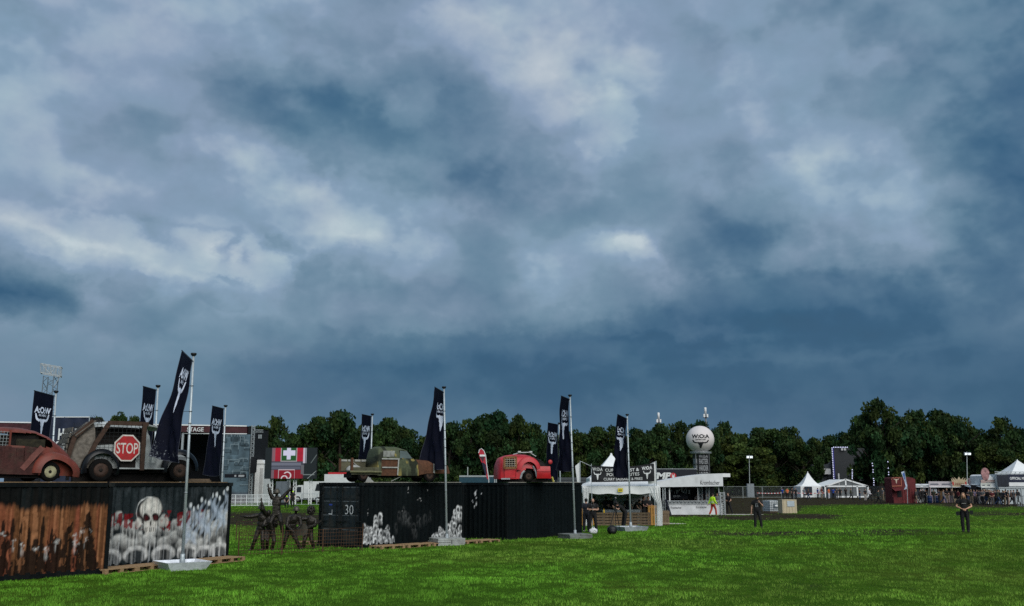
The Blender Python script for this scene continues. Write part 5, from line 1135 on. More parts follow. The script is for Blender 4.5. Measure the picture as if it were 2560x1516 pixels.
def guitarist(t):
    h = Vector(J_G['hd']); q = MB(); rs = np.random.default_rng(3)
    for k in range(60):
        v = rs.normal(size=3); v /= np.linalg.norm(v); q.ell(h+Vector((v[0]*.13, .03+v[1]*.12, .03+v[2]*.15)), (.05, .05, .05), 6, 5)
    q.build('bushy_hair', M_BRONZE, t, True)
    fn = lambda a, b, w: (-.02+a, -.24-w, .80+b)
    body = [(.0, .10), (-.10, .20), (-.30, .22), (-.36, .10), (-.50, .12), (-.66, .0), (-.64, -.2), (-.46, -.30), (-.26, -.22), (-.16, -.26), (-.02, -.16), (.02, -.02)]
    g = MB().prism(body, fn, .06).build('guitar_body', mat('bronze_worn', (.075, .069, .056)), t)
    MB().bar((-.05, -.29, .84), (.38, -.24, 1.08), .05, .03, up=(0, 1, 0)).build('guitar_neck', M_BRONZE, t); MB().box((.44, -.235, 1.11), (.16, .03, .07), ry=-.5).build('guitar_head', M_BRONZE, t)
J_G = J; statue('bronze guitarist with a big bush of hair', 772, 1374, J, extra=guitarist)
# ------------------------------------------------------------------ food tent, beer stall and what stands about them
M_TENT = mat('tent_white', (.70, .72, .72), .7, 0, .08, 2, .25, 5, .2, dirt=.12)
M_STEEL = mat('truss_steel', (.36, .39, .40), .45, .4, .2, 8)
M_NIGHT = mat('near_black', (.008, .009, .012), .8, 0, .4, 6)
def W_(t): return lambda m, n, mt, sm=False: m.build(n, mt, t, sm, world=True)
def truss(m, a, b, w=.3, n=8, r=.022, up=None):
    a, b = Vector(a), Vector(b); d = (b-a).normalized(); u = Vector((0, 1, 0)) if abs(d.z) > .7 else Vector((0, 0, 1)); s = d.cross(u).normalized(); u = s.cross(d)
    c = [(s*i+u*j)*w/2 for i, j in ((-1, -1), (1, -1), (1, 1), (-1, 1))]
    for q in c: m.bar(a+q, b+q, r*2, r*2)
    for k in range(n):
        p, q = a.lerp(b, k/n), a.lerp(b, (k+1)/n)
        for i in range(4):
            j = (i+1) % 4; x, y = (c[i], c[j]) if k % 2 else (c[j], c[i]); m.bar(p+x, q+y, r*1.3, r*1.3)
    return m
YT = 60.6
def food_tent():
    a = dp(1456, 1314, YT); t = thing('food_tent', 'white food tent with sagging canopy above a counter of pallets', 'tent', (6.5, YT+2, 0)); P = W_(t)
    x0, x1 = dp(1456, 1230, YT).x, dp(1650, 1230, YT).x; ze, zt, zr = 1.98, 2.40, 2.72; y0, y1 = YT, YT+4.4
    def sag(u, v):                                                    # canopy skirt of the front
        x = x0+(x1-x0)*u; return (x, y0-.02+.05*math.sin(u*19), ze+(zt-ze)*v-.07*math.sin(PI*u)*(1-v)+.13*u*(1-v)*.0+.03*math.sin(u*23)*(1-v))
    P(MB().grid(sag, 40, 4), 'valance', M_TENT, True)
    for xx, s in ((x0, 1), (x1, -1)): P(MB().grid(lambda u, v: (xx, y0+(y1-y0)*u, ze+(zt-ze)*v+.02*math.sin(u*30)*(1-v)), 24, 3), 'valance', M_TENT, True)
    rx0, rx1, ry = dp(1480, 1203, YT+1.6).x, dp(1626, 1203, YT+1.6).x, (y0+y1)/2
    V = [(x0, y0, zt), (x1, y0, zt), (x1, y1, zt), (x0, y1, zt), (rx0, ry-.5, zr), (rx1, ry-.5, zr), (rx1, ry+.5, zr), (rx0, ry+.5, zr)]
    F = [(0, 1, 5, 4), (1, 2, 6, 5), (2, 3, 7, 6), (3, 0, 4, 7), (4, 5, 6, 7)]
    def roof(f):
        q = [Vector(V[i]) for i in f]; return MB().grid(lambda u, v: q[0].lerp(q[1], u).lerp(q[3].lerp(q[2], u), v)-Vector((0, 0, .09*math.sin(PI*v)*math.sin(PI*u)**.5)), 20, 8)
    for f in F: P(roof(f), 'roof_panel', M_TENT, True)
    for x in (x0+.05, x1-.05):
        for y in (y0+.05, y1-.05): P(MB().bar((x, y, 0), (x, y, zt), .06), 'post', M_ALU)
    P(MB().grid(lambda u, v: (x0+.1+(x1-x0-.2)*u, y1-.03+.03*math.sin(u*40), .0+zt*v), 60, 2), 'back_wall', mat('tent_grey', (.42, .43, .43), .8, 0, .15, 3), True)
    g = MB()
    for k in range(13): g.bar((x0+.15+k*.37, y1-.12, .3), (x0+.15+k*.37, y1-.12, 2.2), .012)
    for k in range(8): g.bar((x0+.15, y1-.12, .5+k*.23), (x1-.15, y1-.12, .5+k*.23), .010)
    P(g, 'wall_grid', mat('grid_grey', (.06, .065, .07), .6))
    # gathered curtains at the front corners
    def curtain(cx, pts, n=26, nm='curtain'):
        def f(u, v):
            z = zt-.1-(zt-.15)*v; w = np.interp(v, [p[0] for p in pts], [p[1] for p in pts]); o = np.interp(v, [p[0] for p in pts], [p[2] for p in pts])
            return (cx+o+w*(u-.5), y0-.06+.05*math.sin(u*26), z)
        P(MB().grid(f, n, 16), nm, M_TENT, True)
    curtain(x1-.35, [(0, .75, 0), (.25, .5, .12), (.42, .30, .28), (.6, .34, .3), (1, .36, .26)]); curtain(x0+.22, [(0, .45, 0), (.35, .32, -.02), (.5, .22, -.05)])
    # pennant poles
    for px, s in ((1451, 1), (1642, -1)):
        b, c = dp(px, 1215, YT), dp(px-3*s*0, 1153, YT); q = dp(px, 1314, YT); P(MB().tube([(q.x, YT, 0), (b.x, YT, c.z)], .022, 8), 'pennant_pole', M_ALU)
        e = dp(px+27*s, 1166, YT); P(MB().tube([(b.x, YT, c.z), e], .012, 6), 'guy_rod', M_ALU)
        w = [(0, c.z-.05), (-.30*s if s > 0 else .35, c.z-.30), (-.18*s if s > 0 else .42, c.z-1.35), (0, c.z-1.45)] if s > 0 else [(-.62, c.z-.35), (-.05, c.z-.05), (-.02, c.z-1.3), (-.5, c.z-1.4)]
        P(MB().prism(w, lambda a_, b_, w_: (b.x+a_, YT+.03+w_+.05*math.sin(a_*20), b_), .012), 'pennant', M_TENT)
food_tent()
def stall_banner():
    a, b = dp(1478, 1206, YT-.3), dp(1631, 1204, YT-.3); z0, z1 = 2.62, 3.62; xa, xb = dp(1478, 1190, YT).x, dp(1634, 1190, YT).x; y = YT-.28
    t = thing('stall_banner', 'black banner lettered CURRYWURST & POMMES FRITES above the food tent', 'banner', ((xa+xb)/2, y, 2.0)); P = W_(t)
    f = lambda u, v: (xa+(xb-xa)*u, y-.04*math.sin(u*9)-.02*math.sin(v*7+u*5), z0+(z1-z0)*v-.10*math.sin(PI*u)*v+.16*max(0, u-.62)*v+.06*u)
    P(MB().grid(f, 40, 8), 'cloth', mat('banner_black', (.010, .011, .014), .7, 0, .4, 4), True)
    mw = mat('banner_white', (.62, .64, .64), .7)
    fo = lambda u, v: (lambda q: (q[0], q[1]-.008, q[2]))(f(u, v))
    for k, cu, cv, w in (('cur1', .485, .67, .54), ('cur2', .50, .385, .52), ('cur3', .50, .10, .62)):
        s = w/tw(k); hh = .195 if k != 'cur3' else .17; P(MB().text(k, lambda x, z: fo(cu+x*s, cv+z*hh)), 'lettering', mw)
    for cu in (.095, .885):
        s = .165/tw('woas'); P(MB().text('woas', lambda x, z: fo(cu+x*s, .70+z*.20)), 'lettering', mw); P(MB().flat(SKULL, lambda x, z: fo(cu+x*.066, .38+z*.25)), 'skull_emblem', mw)
    for x in (xa, xb): P(MB().bar((x, y+.03, 0), (x, y+.03, z1+.1), .035), 'banner_post', M_ALU)
stall_banner()
def sign_board(label, px0, py0, px1, py1, Y, mt, th=.02, txt=None, name='sign', cat='sign', post=True):
    a, b = dp(px0, py1, Y), dp(px1, py0, Y); t = thing(name, label, cat, ((a.x+b.x)/2, Y, a.z)); P = W_(t); P(MB().span((a.x, Y, a.z), (b.x, Y+th, b.z)), 'board', mt); return t, a, b
t, a, b = sign_board('small yellow price sign on the tent valance', 1545, 1221, 1557, 1230, YT-.12, mat('sign_yellow', (.62, .52, .03), .6))
W_(t)(MB().span((a.x+.05, YT-.127, a.z+.08), (b.x-.05, YT-.123, a.z+.13)), 'print_line', M_NIGHT)
# upright pallets as the counter
def up_pallet(label, px, py, rz, m, vert=False, group=None):
    g = ghit(px, py); t = pallet(label, (g.x, g.y, .4 if not vert else .6), rz, m, group)
    t.rotation_euler = (PI/2, 0, rz) if not vert else (PI/2, -PI/2, rz)
    return t
for i, px in enumerate((1510, 1556, 1602)): up_pallet(['grey brown pallet on edge under the yellow sauce bottle', 'grey brown pallet on edge behind the tripod', 'grey brown pallet on edge next to the bright orange pallet'][i], px, 1314, .0, M_OLDW if i != 1 else mat('pallet_mid', (.21, .14, .08), .85, 0, .35, 7, .4, 30, dirt=.4))
M_ORG = mat('pallet_orange', (.46, .235, .06), .7, 0, .2, 7, .3)
up_pallet('bright orange pallet standing upright at the tent curtain', 1635, 1313, .15, M_ORG, True)
up_pallet('bright orange pallet standing upright behind the man with crossed arms', 1471, 1314, -.1, M_ORG, True)
def food_bits():
    g = ghit(1552, 1311.2); t = thing('serving_table', 'grey metal serving table behind the pallet counter', 'table', (g.x, g.y, 0)); 
    MB().box((0, 0, .90), (2.4, .75, .04)).build('table_top', M_STEEL, t); MB().box((0, -.36, .78), (2.4, .02, .2)).build('apron', M_STEEL, t)
    for x in (-1.1, 1.1):
        for y in (-.3, .3): MB().bar((x, y, 0), (x, y, .88), .04).build('leg', M_STEEL, t)
    t = thing('fridge', 'tall blue drinks fridge with a yellow sign inside the food tent', 'fridge', (*gp(1543, 1308.4), 0)); mb = mat('fridge_blue', (.02, .13, .36), .4, 0, .2, 4)
    MB().box((0, 0, .98), (.80, .6, 1.96)).build('cabinet', mb, t); MB().box((0, -.315, 1.0), (.72, .03, 1.7)).build('door', mat('fridge_door', (.03, .19, .46), .25), t); MB().box((.02, -.36, 1.60), (.50, .02, .24)).build('price_sign', mat('sign_lime', (.50, .56, .07), .6), t); MB().bar((.3, -.35, .8), (.3, -.35, 1.3), .03).build('handle', M_ALU, t)
    p = dp(1510, 1282, YT-.05); t = thing('sauce_bottle', 'yellow squeeze sauce bottle on the pallet counter', 'bottle', (p.x, YT-.03, .80)); my = mat('mustard', (.66, .42, .01), .4)
    MB().lathe([(.035, 0), (.038, .02), (.036, .15), (.02, .19)], 12).build('bottle_body', my, t, True); MB().lathe([(.02, .19), (.008, .25)], 10).build('nozzle', my, t, True)
    t = thing('wooden_bin', 'brown plank waste bin next to the white tent curtain', 'bin', tuple(ghit(1661, 1313)), .1); 
    for k in range(5): MB().box((-.21+k*.105, -.24, .44), (.095, .025, .86)).build('plank', M_OLDW, t); MB().box((-.21+k*.105, .24, .44), (.095, .025, .86)).build('plank', M_OLDW, t)
    for s in (-1, 1):
        for k in range(4): MB().box((s*.255, -.18+k*.12, .44), (.025, .11, .86)).build('plank', M_OLDW, t)
    MB().box((0, -.265, .76), (.56, .02, .16)).build('top_batten', M_OLDW, t); MB().box((0, -.265, .12), (.54, .02, .05)).build('bottom_batten', mat('pale_wood', (.35, .29, .2), .8), t)
    g = ghit(1684, 1310); o = MB().prism([(-.5, -.45), (.1, -.5), (.75, -.25), (.35, .42), (-.45, .4)], lambda a, b, w: (a, b, w), .025).build('trampled_board', mat('pale_board', (.42, .41, .37), .8, 0, .3, 3)); o.location = (g.x, g.y, g.z+.005); tag(o, 'pale trampled board lying on the grass beside the plank bin', 'board')
    g = ghit(1830, 1287); o = MB().prism([(-1.8, -.7), (1.2, -.8), (2.6, -.2), (.8, .7), (-1.6, .6)], lambda a, b, w: (a, b, w), .02).build('trampled_board', mat('pale_board', (.42, .41, .37))); o.location = (g.x, g.y, g.z+.005); tag(o, 'pale trampled boards on the mud at the end of the beer stall', 'board')
    # carrier bag
    g = ghit(1482, 1334); m = MB(); rs = np.random.default_rng(2)
    m.ell((0, 0, .13), (.22, .15, .14), 16, 10); m.v = [(x*(1+.25*rs.normal()*.3), y*(1+.25*rs.normal()*.3), max(0, z+.03*rs.normal())) for x, y, z in m.v]
    t = thing('carrier_bag', 'crumpled white plastic bag on the grass by the crossed arms man', 'bag', (g.x, g.y-.35, g.z)); m.build('bag_body', mat('bag_white', (.62, .64, .66), .5, 0, .2, 9), t, True); MB().tube([(-.08, 0, .24), (-.03, 0, .34), (.04, 0, .33), (.08, 0, .24)], .012, 5).build('handle', mat('bag_white', (.62, .64, .66)), t)
    # tripod with film camera
    g = ghit(1537, 1331); t = thing('tripod', 'tall black tripod carrying a film camera in front of the counter', 'tripod', tuple(g)); top = Vector((.08, .2, 1.28))
    for x, y in ((-.33, -.05), (.05, -.15), (.35, .6)): MB().tube([(x, y, 0), top], [.014, .024], 8).build('leg', M_BLK, t)
    MB().box(top+Vector((0, 0, .05)), (.1, .1, .12)).build('head', M_BLK, t)
    t2 = thing('film_camera', 'black film camera mounted on the tripod', 'camera', (g.x+top.x, g.y+top.y, g.z+top.z+.11)); MB().box((0, 0, .11), (.16, .34, .2)).build('camera_body', M_BLK, t2); MB().lathe([(.05, 0), (.06, .16), (.075, .2)], 14, (0, -.36, .12), axis='Y').build('lens', M_BLK, t2, True); MB().box((0, 0, .26), (.06, .2, .05)).build('grip', M_BLK, t2); MB().ell((0, -.1, .36), (.05, .12, .05)).build('microphone', mat('fur_grey', (.2, .2, .2)), t2, True)
    g = ghit(1531, 1336); t = thing('rucksack', 'black rucksack lying between the tripod legs', 'rucksack', (g.x, g.y+.1, g.z)); MB().ell((0, 0, .2), (.26, .2, .23)).build('sack', M_BLK, t, True); MB().ell((0, -.17, .14), (.16, .07, .12)).build('pocket', M_BLK, t, True); MB().tube([(-.08, 0, .4), (0, 0, .46), (.08, 0, .4)], .012, 5).build('strap', M_BLK, t)
food_bits()
# --- pagoda peak behind the food tent
def pagoda(label, cpx, top_py, half, eave_py, base_py, Y, cpx_top=None, name='pagoda_tent', wall=True, curve=1.7):
    c = dp(cpx, base_py, Y); tp = dp(cpx_top or cpx, top_py, Y+half); ze = dp(cpx, eave_py, Y).z; t = thing(name, label, 'tent', (c.x, Y+half, 0)); P = W_(t)
    for k in range(4):
        a0, a1 = PI/4+k*PI/2, PI/4+(k+1)*PI/2; q0 = Vector((c.x+half*1.414*math.cos(a0), Y+half+half*1.414*math.sin(a0), ze)); q1 = Vector((c.x+half*1.414*math.cos(a1), Y+half+half*1.414*math.sin(a1), ze)); ap = Vector((c.x, Y+half, tp.z))
        P(MB().grid(lambda u, v: (lambda b: Vector((b.x+(ap.x-b.x)*v, b.y+(ap.y-b.y)*v, b.z+(ap.z-b.z)*v**curve)))(q0.lerp(q1, u)), 10, 14), 'roof_panel', M_TENT, True)
        if wall: P(MB().grid(lambda u, v: (lambda b: (b.x, b.y, ze*v))(q0.lerp(q1, u)), 8, 2), 'wall_panel', M_TENT)
    P(MB().lathe([(.12, -.25), (.07, 0), (.0, .06)], 8, (c.x, Y+half, tp.z)), 'peak_cap', M_TENT, True); return t
pagoda('white pagoda tent peak rising behind the black food banner', 1537, 1135, 1.6, 1196, 1303, 66, curve=1.25)
# --- beer stall
YB = 82.
def beer_stall():
    t = thing('beer_stall', 'long white roofed beer stall lettered Krombacher', 'stall', (dp(1735, 1285, YB).x, YB+2, 0)); P = W_(t)
    X = lambda px: dp(px, 1207, YB).x; Z = lambda py: dp(1735, py, YB).z
    poly = [(1618, 1219), (1618, 1210), (1640, 1205), (1662, 1201), (1705, 1193), (1740, 1188), (1770, 1185), (1806, 1184), (1806, 1216), (1735, 1217), (1662, 1218)]
    P(MB().prism([(X(a), Z(b)) for a, b in poly], lambda a, b, w: (a, YB-.25+w, b), 3.6), 'roof', mat('stall_white', (.60, .62, .63), .7, 0, .15, 1.5, .4, 3, dirt=.15))
    P(MB().prism([(X(1804), Z(1193)), (X(1804), Z(1184)), (X(1827), Z(1184)), (X(1827), Z(1193))], lambda a, b, w: (a, YB+.1+w, b), 3.0), 'roof_overhang', M_TENT)
    P(MB().grid(lambda u, v: (X(1667)+(X(1804)-X(1667))*u, YB-.05+.03*math.sin(u*25)*math.sin(PI*v), .03+(Z(1259)-.03)*v), 60, 4), 'counter_cloth', mat('stall_white', (.60, .62, .63)), True)
    P(MB().span((X(1667), YB-.08, 1.02), (X(1803), YB+.5, 1.07)), 'counter_top', M_STEEL); m = MB()
    P(truss(MB(), (X(1664), YB-.05, Z(1255.5)), (X(1800), YB-.05, Z(1255.5)), .2, 30, .018), 'rail_truss', M_STEEL)
    P(truss(MB(), (X(1804), YB, 0), (X(1804), YB, Z(1231)), .36, 12, .025), 'truss_tower', M_STEEL); P(truss(MB(), (X(1659), YB, 0), (X(1659), YB, Z(1218)), .2, 14, .02), 'truss_tower', M_STEEL)
    for px in (1761, 1779): P(truss(MB(), (X(px), YB+2.2, 0), (X(px)+.1, YB+2.2, Z(1216)), .26, 14, .02), 'truss_tower', M_STEEL)
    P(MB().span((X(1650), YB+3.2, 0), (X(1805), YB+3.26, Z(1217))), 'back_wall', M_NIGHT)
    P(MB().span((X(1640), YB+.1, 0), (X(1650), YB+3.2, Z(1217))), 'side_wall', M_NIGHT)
    P(MB().span((X(1681), YB+2.4, Z(1249)), (X(1731), YB+2.5, Z(1236))), 'sign_panel', mat('panel_navy', (.006, .008, .016), .6))
    s = (X(1712)-X(1694))/tw('empp'); P(MB().text('empp', lambda x, z: (X(1703)+x*s, YB+2.39, Z(1244)+z*.14)), 'panel_lettering', mat('banner_white', (.62, .64, .64)))
    P(MB().span((X(1663), YB+.9, 0), (X(1672), YB+.95, Z(1219))), 'sign_panel', mat('panel_navy', (.006, .008, .016)))
    P(MB().bar((X(1674), YB+.2, 0), (X(1674), YB+.2, Z(1218)), .09), 'post', M_TENT); P(MB().bar((X(1745), YB+.2, 0), (X(1745), YB+.2, Z(1217)), .05), 'post', M_STEEL); P(MB().bar((X(1797), YB+.1, 1), (X(1797), YB+.1, Z(1216)), .06), 'post', M_STEEL)
    rs = np.random.default_rng(6)
    for k in range(26):                                             # glasses and lamps in the gloom
        px, py = rs.uniform(1678, 1735), rs.uniform(1222, 1234); P(MB().box((X(px), YB+2.2, Z(py)), (.08*rs.uniform(.5, 2), .05, .14*rs.uniform(.5, 1.6))), 'hanging_glass', mat('glass_grey', (.30, .31, .31), .3))
    mk = mat('ink_black', (.015, .017, .02), .7)
    for px0, px1, py0, py1, y in ((1749, 1797, 1212, 1200.5, YB-.262), (1675, 1701, 1272, 1266, YB-.095), (1738, 1764, 1270.5, 1264.5, YB-.095)):
        s = (X(px1)-X(px0))/tw('kr'); h = Z(py1)-Z(py0); P(MB().text('kr', lambda x, z: (X((px0+px1)/2)+x*s, y, Z(py0)+z*h*.95)), 'lettering', mk)
    P(MB().bar((X(1661), YB-.5, 1.25), (X(1671), YB-.7, .0), .35, .06), 'leaning_sheet', mat('panel_navy', (.006, .008, .016)))
beer_stall()
def band_wall():
    Y = 97.; a, b = dp(1622, 1199, Y), dp(1742, 1174, Y); t = thing('lettered_banner', 'long navy wall banner with white EMP lettering and red hand badge', 'banner', ((a.x+b.x)/2, Y, 0)); P = W_(t)
    P(MB().span((a.x, Y, 2.2), (b.x, Y+.1, b.z)), 'panel', mat('panel_navy', (.006, .008, .016)))
    for x in (a.x+.1, (a.x+b.x)/2, b.x-.1): P(MB().bar((x, Y+.15, 0), (x, Y+.15, b.z+.1), .1), 'post', M_STEEL)
    P(MB().bar((a.x, Y+.1, b.z+.05), (b.x, Y+.1, b.z+.05), .05), 'rail', M_STEEL)
    s = (dp(1674, 0, Y).x-dp(1628, 0, Y).x)/tw('emp'); z0 = dp(1660, 1197, Y).z; h = dp(1660, 1182, Y).z-z0
    P(MB().text('emp', lambda x, z: (dp(1651, 1190, Y).x+x*s+.12*z*h*2, Y-.006, z0+z*h)), 'lettering', mat('banner_white', (.62, .64, .64)))
    c = dp(1683, 1190, Y); r = dp(1690.5, 1190, Y).x-c.x; P(MB().lathe([(r, 0), (r, -.03)], 24, (c.x, Y-.003, c.z), axis='Y'), 'badge', mat('badge_red', (.45, .02, .03), .5))
    hnd = [(-.45, .65), (-.28, .65), (-.25, .1), (.22, .1), (.27, .65), (.44, .62), (.42, -.3), (.2, -.6), (-.22, -.6), (-.42, -.3)]
    P(MB().flat([(x*r, y*r) for x, y in hnd], lambda x, z: (c.x+x, Y-.04, c.z+z)), 'hand_emblem', mat('banner_white', (.62, .64, .64)))
band_wall()
def ball_tower():
    Y = 106.; X = lambda px: dp(px, 1207, Y).x; Z = lambda py: dp(1754, py, Y).z; t = thing('ball_tower', 'lattice tower lettered FASTER HARDER LOUDER topped by a big white ball', 'tower', (X(1755), Y, 0)); P = W_(t)
    c = Vector((X(1754), Y, Z(1099))); r = X(1789)-X(1754); P(MB().ell(c, (r, r, r*.97), 40, 26), 'ball', mat('ball_white', (.60, .56, .55), .6, 0, .06, 2), True)
    P(truss(MB(), (X(1755), Y, 0), (X(1755), Y, Z(1132)), 1.40, 10, .045), 'lattice', mat('lattice_grey', (.10, .11, .12), .6, .2))
    P(MB().lathe([(r*.75, 0), (r*.75, .05), (r*.72, .05)], 24, (X(1755), Y, Z(1134))), 'platform', M_STEEL); P(MB().tube([(c.x+r*.75*math.cos(k*PI/12), Y+r*.75*math.sin(k*PI/12), Z(1131)) for k in range(25)], .03, 5), 'guard_rail', M_STEEL)
    for k, (py0, py1, tx) in enumerate(((1145, 1138, 'woas'), (1160.5, 1147, 'faster'), (1177, 1163.5, 'harder'), (1194, 1180, 'louder'))):
        w = (X(1768.5)-X(1746))/tw(tx); h = Z(py1)-Z(py0); P(MB().span((X(1742.5), Y-.80, Z(py0)-.07), (X(1771), Y-.76, Z(py1)+.07)), 'text_panel', M_NIGHT); P(MB().text(tx, lambda x, z: (X(1757)+x*w, Y-.81, Z(py0)+z*h*.97)), 'lettering', mat('letter_grey', (.24, .25, .26), .7))
        if k: P(MB().span((X(1738), Y-.7, Z(py0)+.03), (X(1741.5), Y+.7, Z(py1)-.03)), 'side_panel', mat('letter_grey', (.24, .25, .26)))
    def sph(x, z):
        th = x/r-math.atan2(c.x, c.y); ph = z/r; return (c.x+r*1.012*math.sin(th)*math.cos(ph), c.y-r*1.012*math.cos(th)*math.cos(ph), c.z+r*.97*1.012*math.sin(ph))
    k = 2.0/tw('woa'); mk = mat('ink_black', (.015, .017, .02)); P(MB().text('woa', lambda x, z: sph(x*k+.05, .10+z*.40)), 'ball_lettering', mk); P(MB().fine(SKULL, lambda x, z: sph(x*.98+.05, -.60+z*.50)), 'ball_skull', mk)
    k = 1.1/tw('open'); P(MB().text('open', lambda x, z: sph(x*k+.05, -.13+z*.12)), 'ball_lettering', mk)
ball_tower()
def mast(label, px, top_py, Y, s=1.):
    b = dp(px, top_py, Y); t = thing('radio_mast', label, 'mast', (b.x, Y, 0)); P = W_(t); q = Y/2500; P(MB().tube([(b.x+.2, Y, 0), (b.x, Y, b.z-2*q)], [.22, .14], 8), 'pole', mat('mast_grey', (.22, .24, .25), .5))
    P(MB().lathe([(3*q, -16*q), (3*q, -1*q), (2*q, 0)], 10, (b.x, Y, b.z)), 'antenna_drum', M_TENT, True)
    for dx in (-4, 4): P(MB().box((b.x+dx*q, Y-.2, b.z-21*q), (4*q, .4, 8*q)), 'panel_antenna', M_TENT)
    P(MB().box((b.x, Y, b.z-25*q), (10*q, .6, .15)), 'bracket', M_NIGHT)
mast('slim radio mast with a white drum antenna above the wood', 1646, 1032, 200)
mast('taller radio mast with a white drum antenna behind the white ball', 1763, 1019, 190)
def floodlight(label, px, top, base, lit=1.):
    g = ghit(px, base); Y = g.y; b = dp(px, top, Y); t = thing('floodlight_mast', label, 'floodlight', tuple(g)); P = W_(t); q = Y/2500
    P(MB().tube([(g.x+.1, Y, g.z), (b.x, Y, b.z)], [.09, .05], 8), 'pole', mat('mast_pale', (.34, .38, .37), .5)); P(MB().bar((b.x-8*q, Y, b.z-2*q), (b.x+8*q, Y, b.z-2*q), .06), 'cross_bar', M_STEEL)
    for s in (-6, -2.5, 2.5, 6): P(MB().box((b.x+s*q, Y-.1, b.z-5*q), (3*q, .3, 6*q), rx=.3), 'lamp', M_STEEL); P(MB().box((b.x+s*q, Y-.30, b.z-5.4*q), (2.6*q, .02, 5*q), rx=.3), 'lamp_glass', mat('lamp_lit', (.75, .80, .82), .3, emis=lit*.5))
floodlight('floodlight mast beside a grey cabinet at the fence', 1873, 1138, 1243); floodlight('floodlight mast rising behind the crown sign stall', 2417, 1130, 1254, .3)
def cabinet(label, px0, px1, py0, py1, mt):
    g = ghit((px0+px1)/2, py1); w = (px1-px0)*g.y/2500; h = (py1-py0)*g.y/2500; t = thing('utility_cabinet', label, 'cabinet', tuple(g)); MB().box((0, 0, h/2), (w, .8, h)).build('housing', mt, t); MB().box((-w*.22, -.41, h/2), (w*.42, .02, h*.9)).build('door', mt, t); MB().box((w*.22, -.41, h/2), (w*.42, .02, h*.9)).build('door', mt, t); MB().box((0, 0, h+.03), (w+.06, .86, .06)).build('lid', mt, t)
cabinet('tall grey cabinet at the foot of the floodlight mast', 1868, 1885, 1211, 1244, mat('cabinet_grey', (.20, .23, .25), .6))
# --- tank and box in the mud
def tank():
    g = ghit(1931, 1281); k = g.y/2500; w, h = 36*k, 29*k; t = thing('water_tank', 'white caged plastic water tank with a dark label on the mud', 'tank', tuple(g), .35)
    MB().box((0, 0, h*.52), (w*.9, w*.85, h*.88)).build('bottle', mat('tank_white', (.50, .54, .56), .5, 0, .15, 3), t); m = MB()
    for i in range(8):
        x = -w*.48+i*w*.137
        for y in (-w*.45, w*.45): m.bar((x, y, .1), (x, y, h), .03)
    for j in range(6):
        z = .12+j*(h-.12)/5
        for y in (-w*.45, w*.45): m.bar((-w*.48, y, z), (w*.48, y, z), .03)
        for x in (-w*.48, w*.48): m.bar((x, -w*.45, z), (x, w*.45, z), .03)
    m.build('cage', M_STEEL, t); MB().box((.08, -w*.47, h*.55), (w*.52, .02, h*.32)).build('label_plate', mat('label_slate', (.10, .13, .15), .5), t); MB().ell((.1, -w*.48, h*.55), (w*.2, .02, h*.09)).build('label_mark', M_TENT, t, True); MB().box((0, 0, .05), (w, w*.9, .1)).build('skid', M_OLDW, t)
    g = ghit(1969, 1283); w, h = 36*k, 31*k; t = thing('shipping_crate', 'beige cardboard crate with a grey label beside the caged tank', 'crate', tuple(g), .12)
    mb = mat('crate_beige', (.44, .38, .26), .8, 0, .12, 4); MB().box((0, 0, h/2), (w, w*.8, h)).build('box', mb, t)
    for i in range(5): MB().box((-w*.4+i*w*.2, -w*.405, h/2), (w*.04, .03, h*.96)).build('batten', mb, t)
    MB().box((w*.08, -w*.425, h*.72), (w*.5, .02, h*.42)).build('paper_label', mat('label_pale', (.38, .44, .48), .5), t); MB().box((0, 0, h+.02), (w*1.02, w*.82, .04)).build('lid', mb, t)
tank()
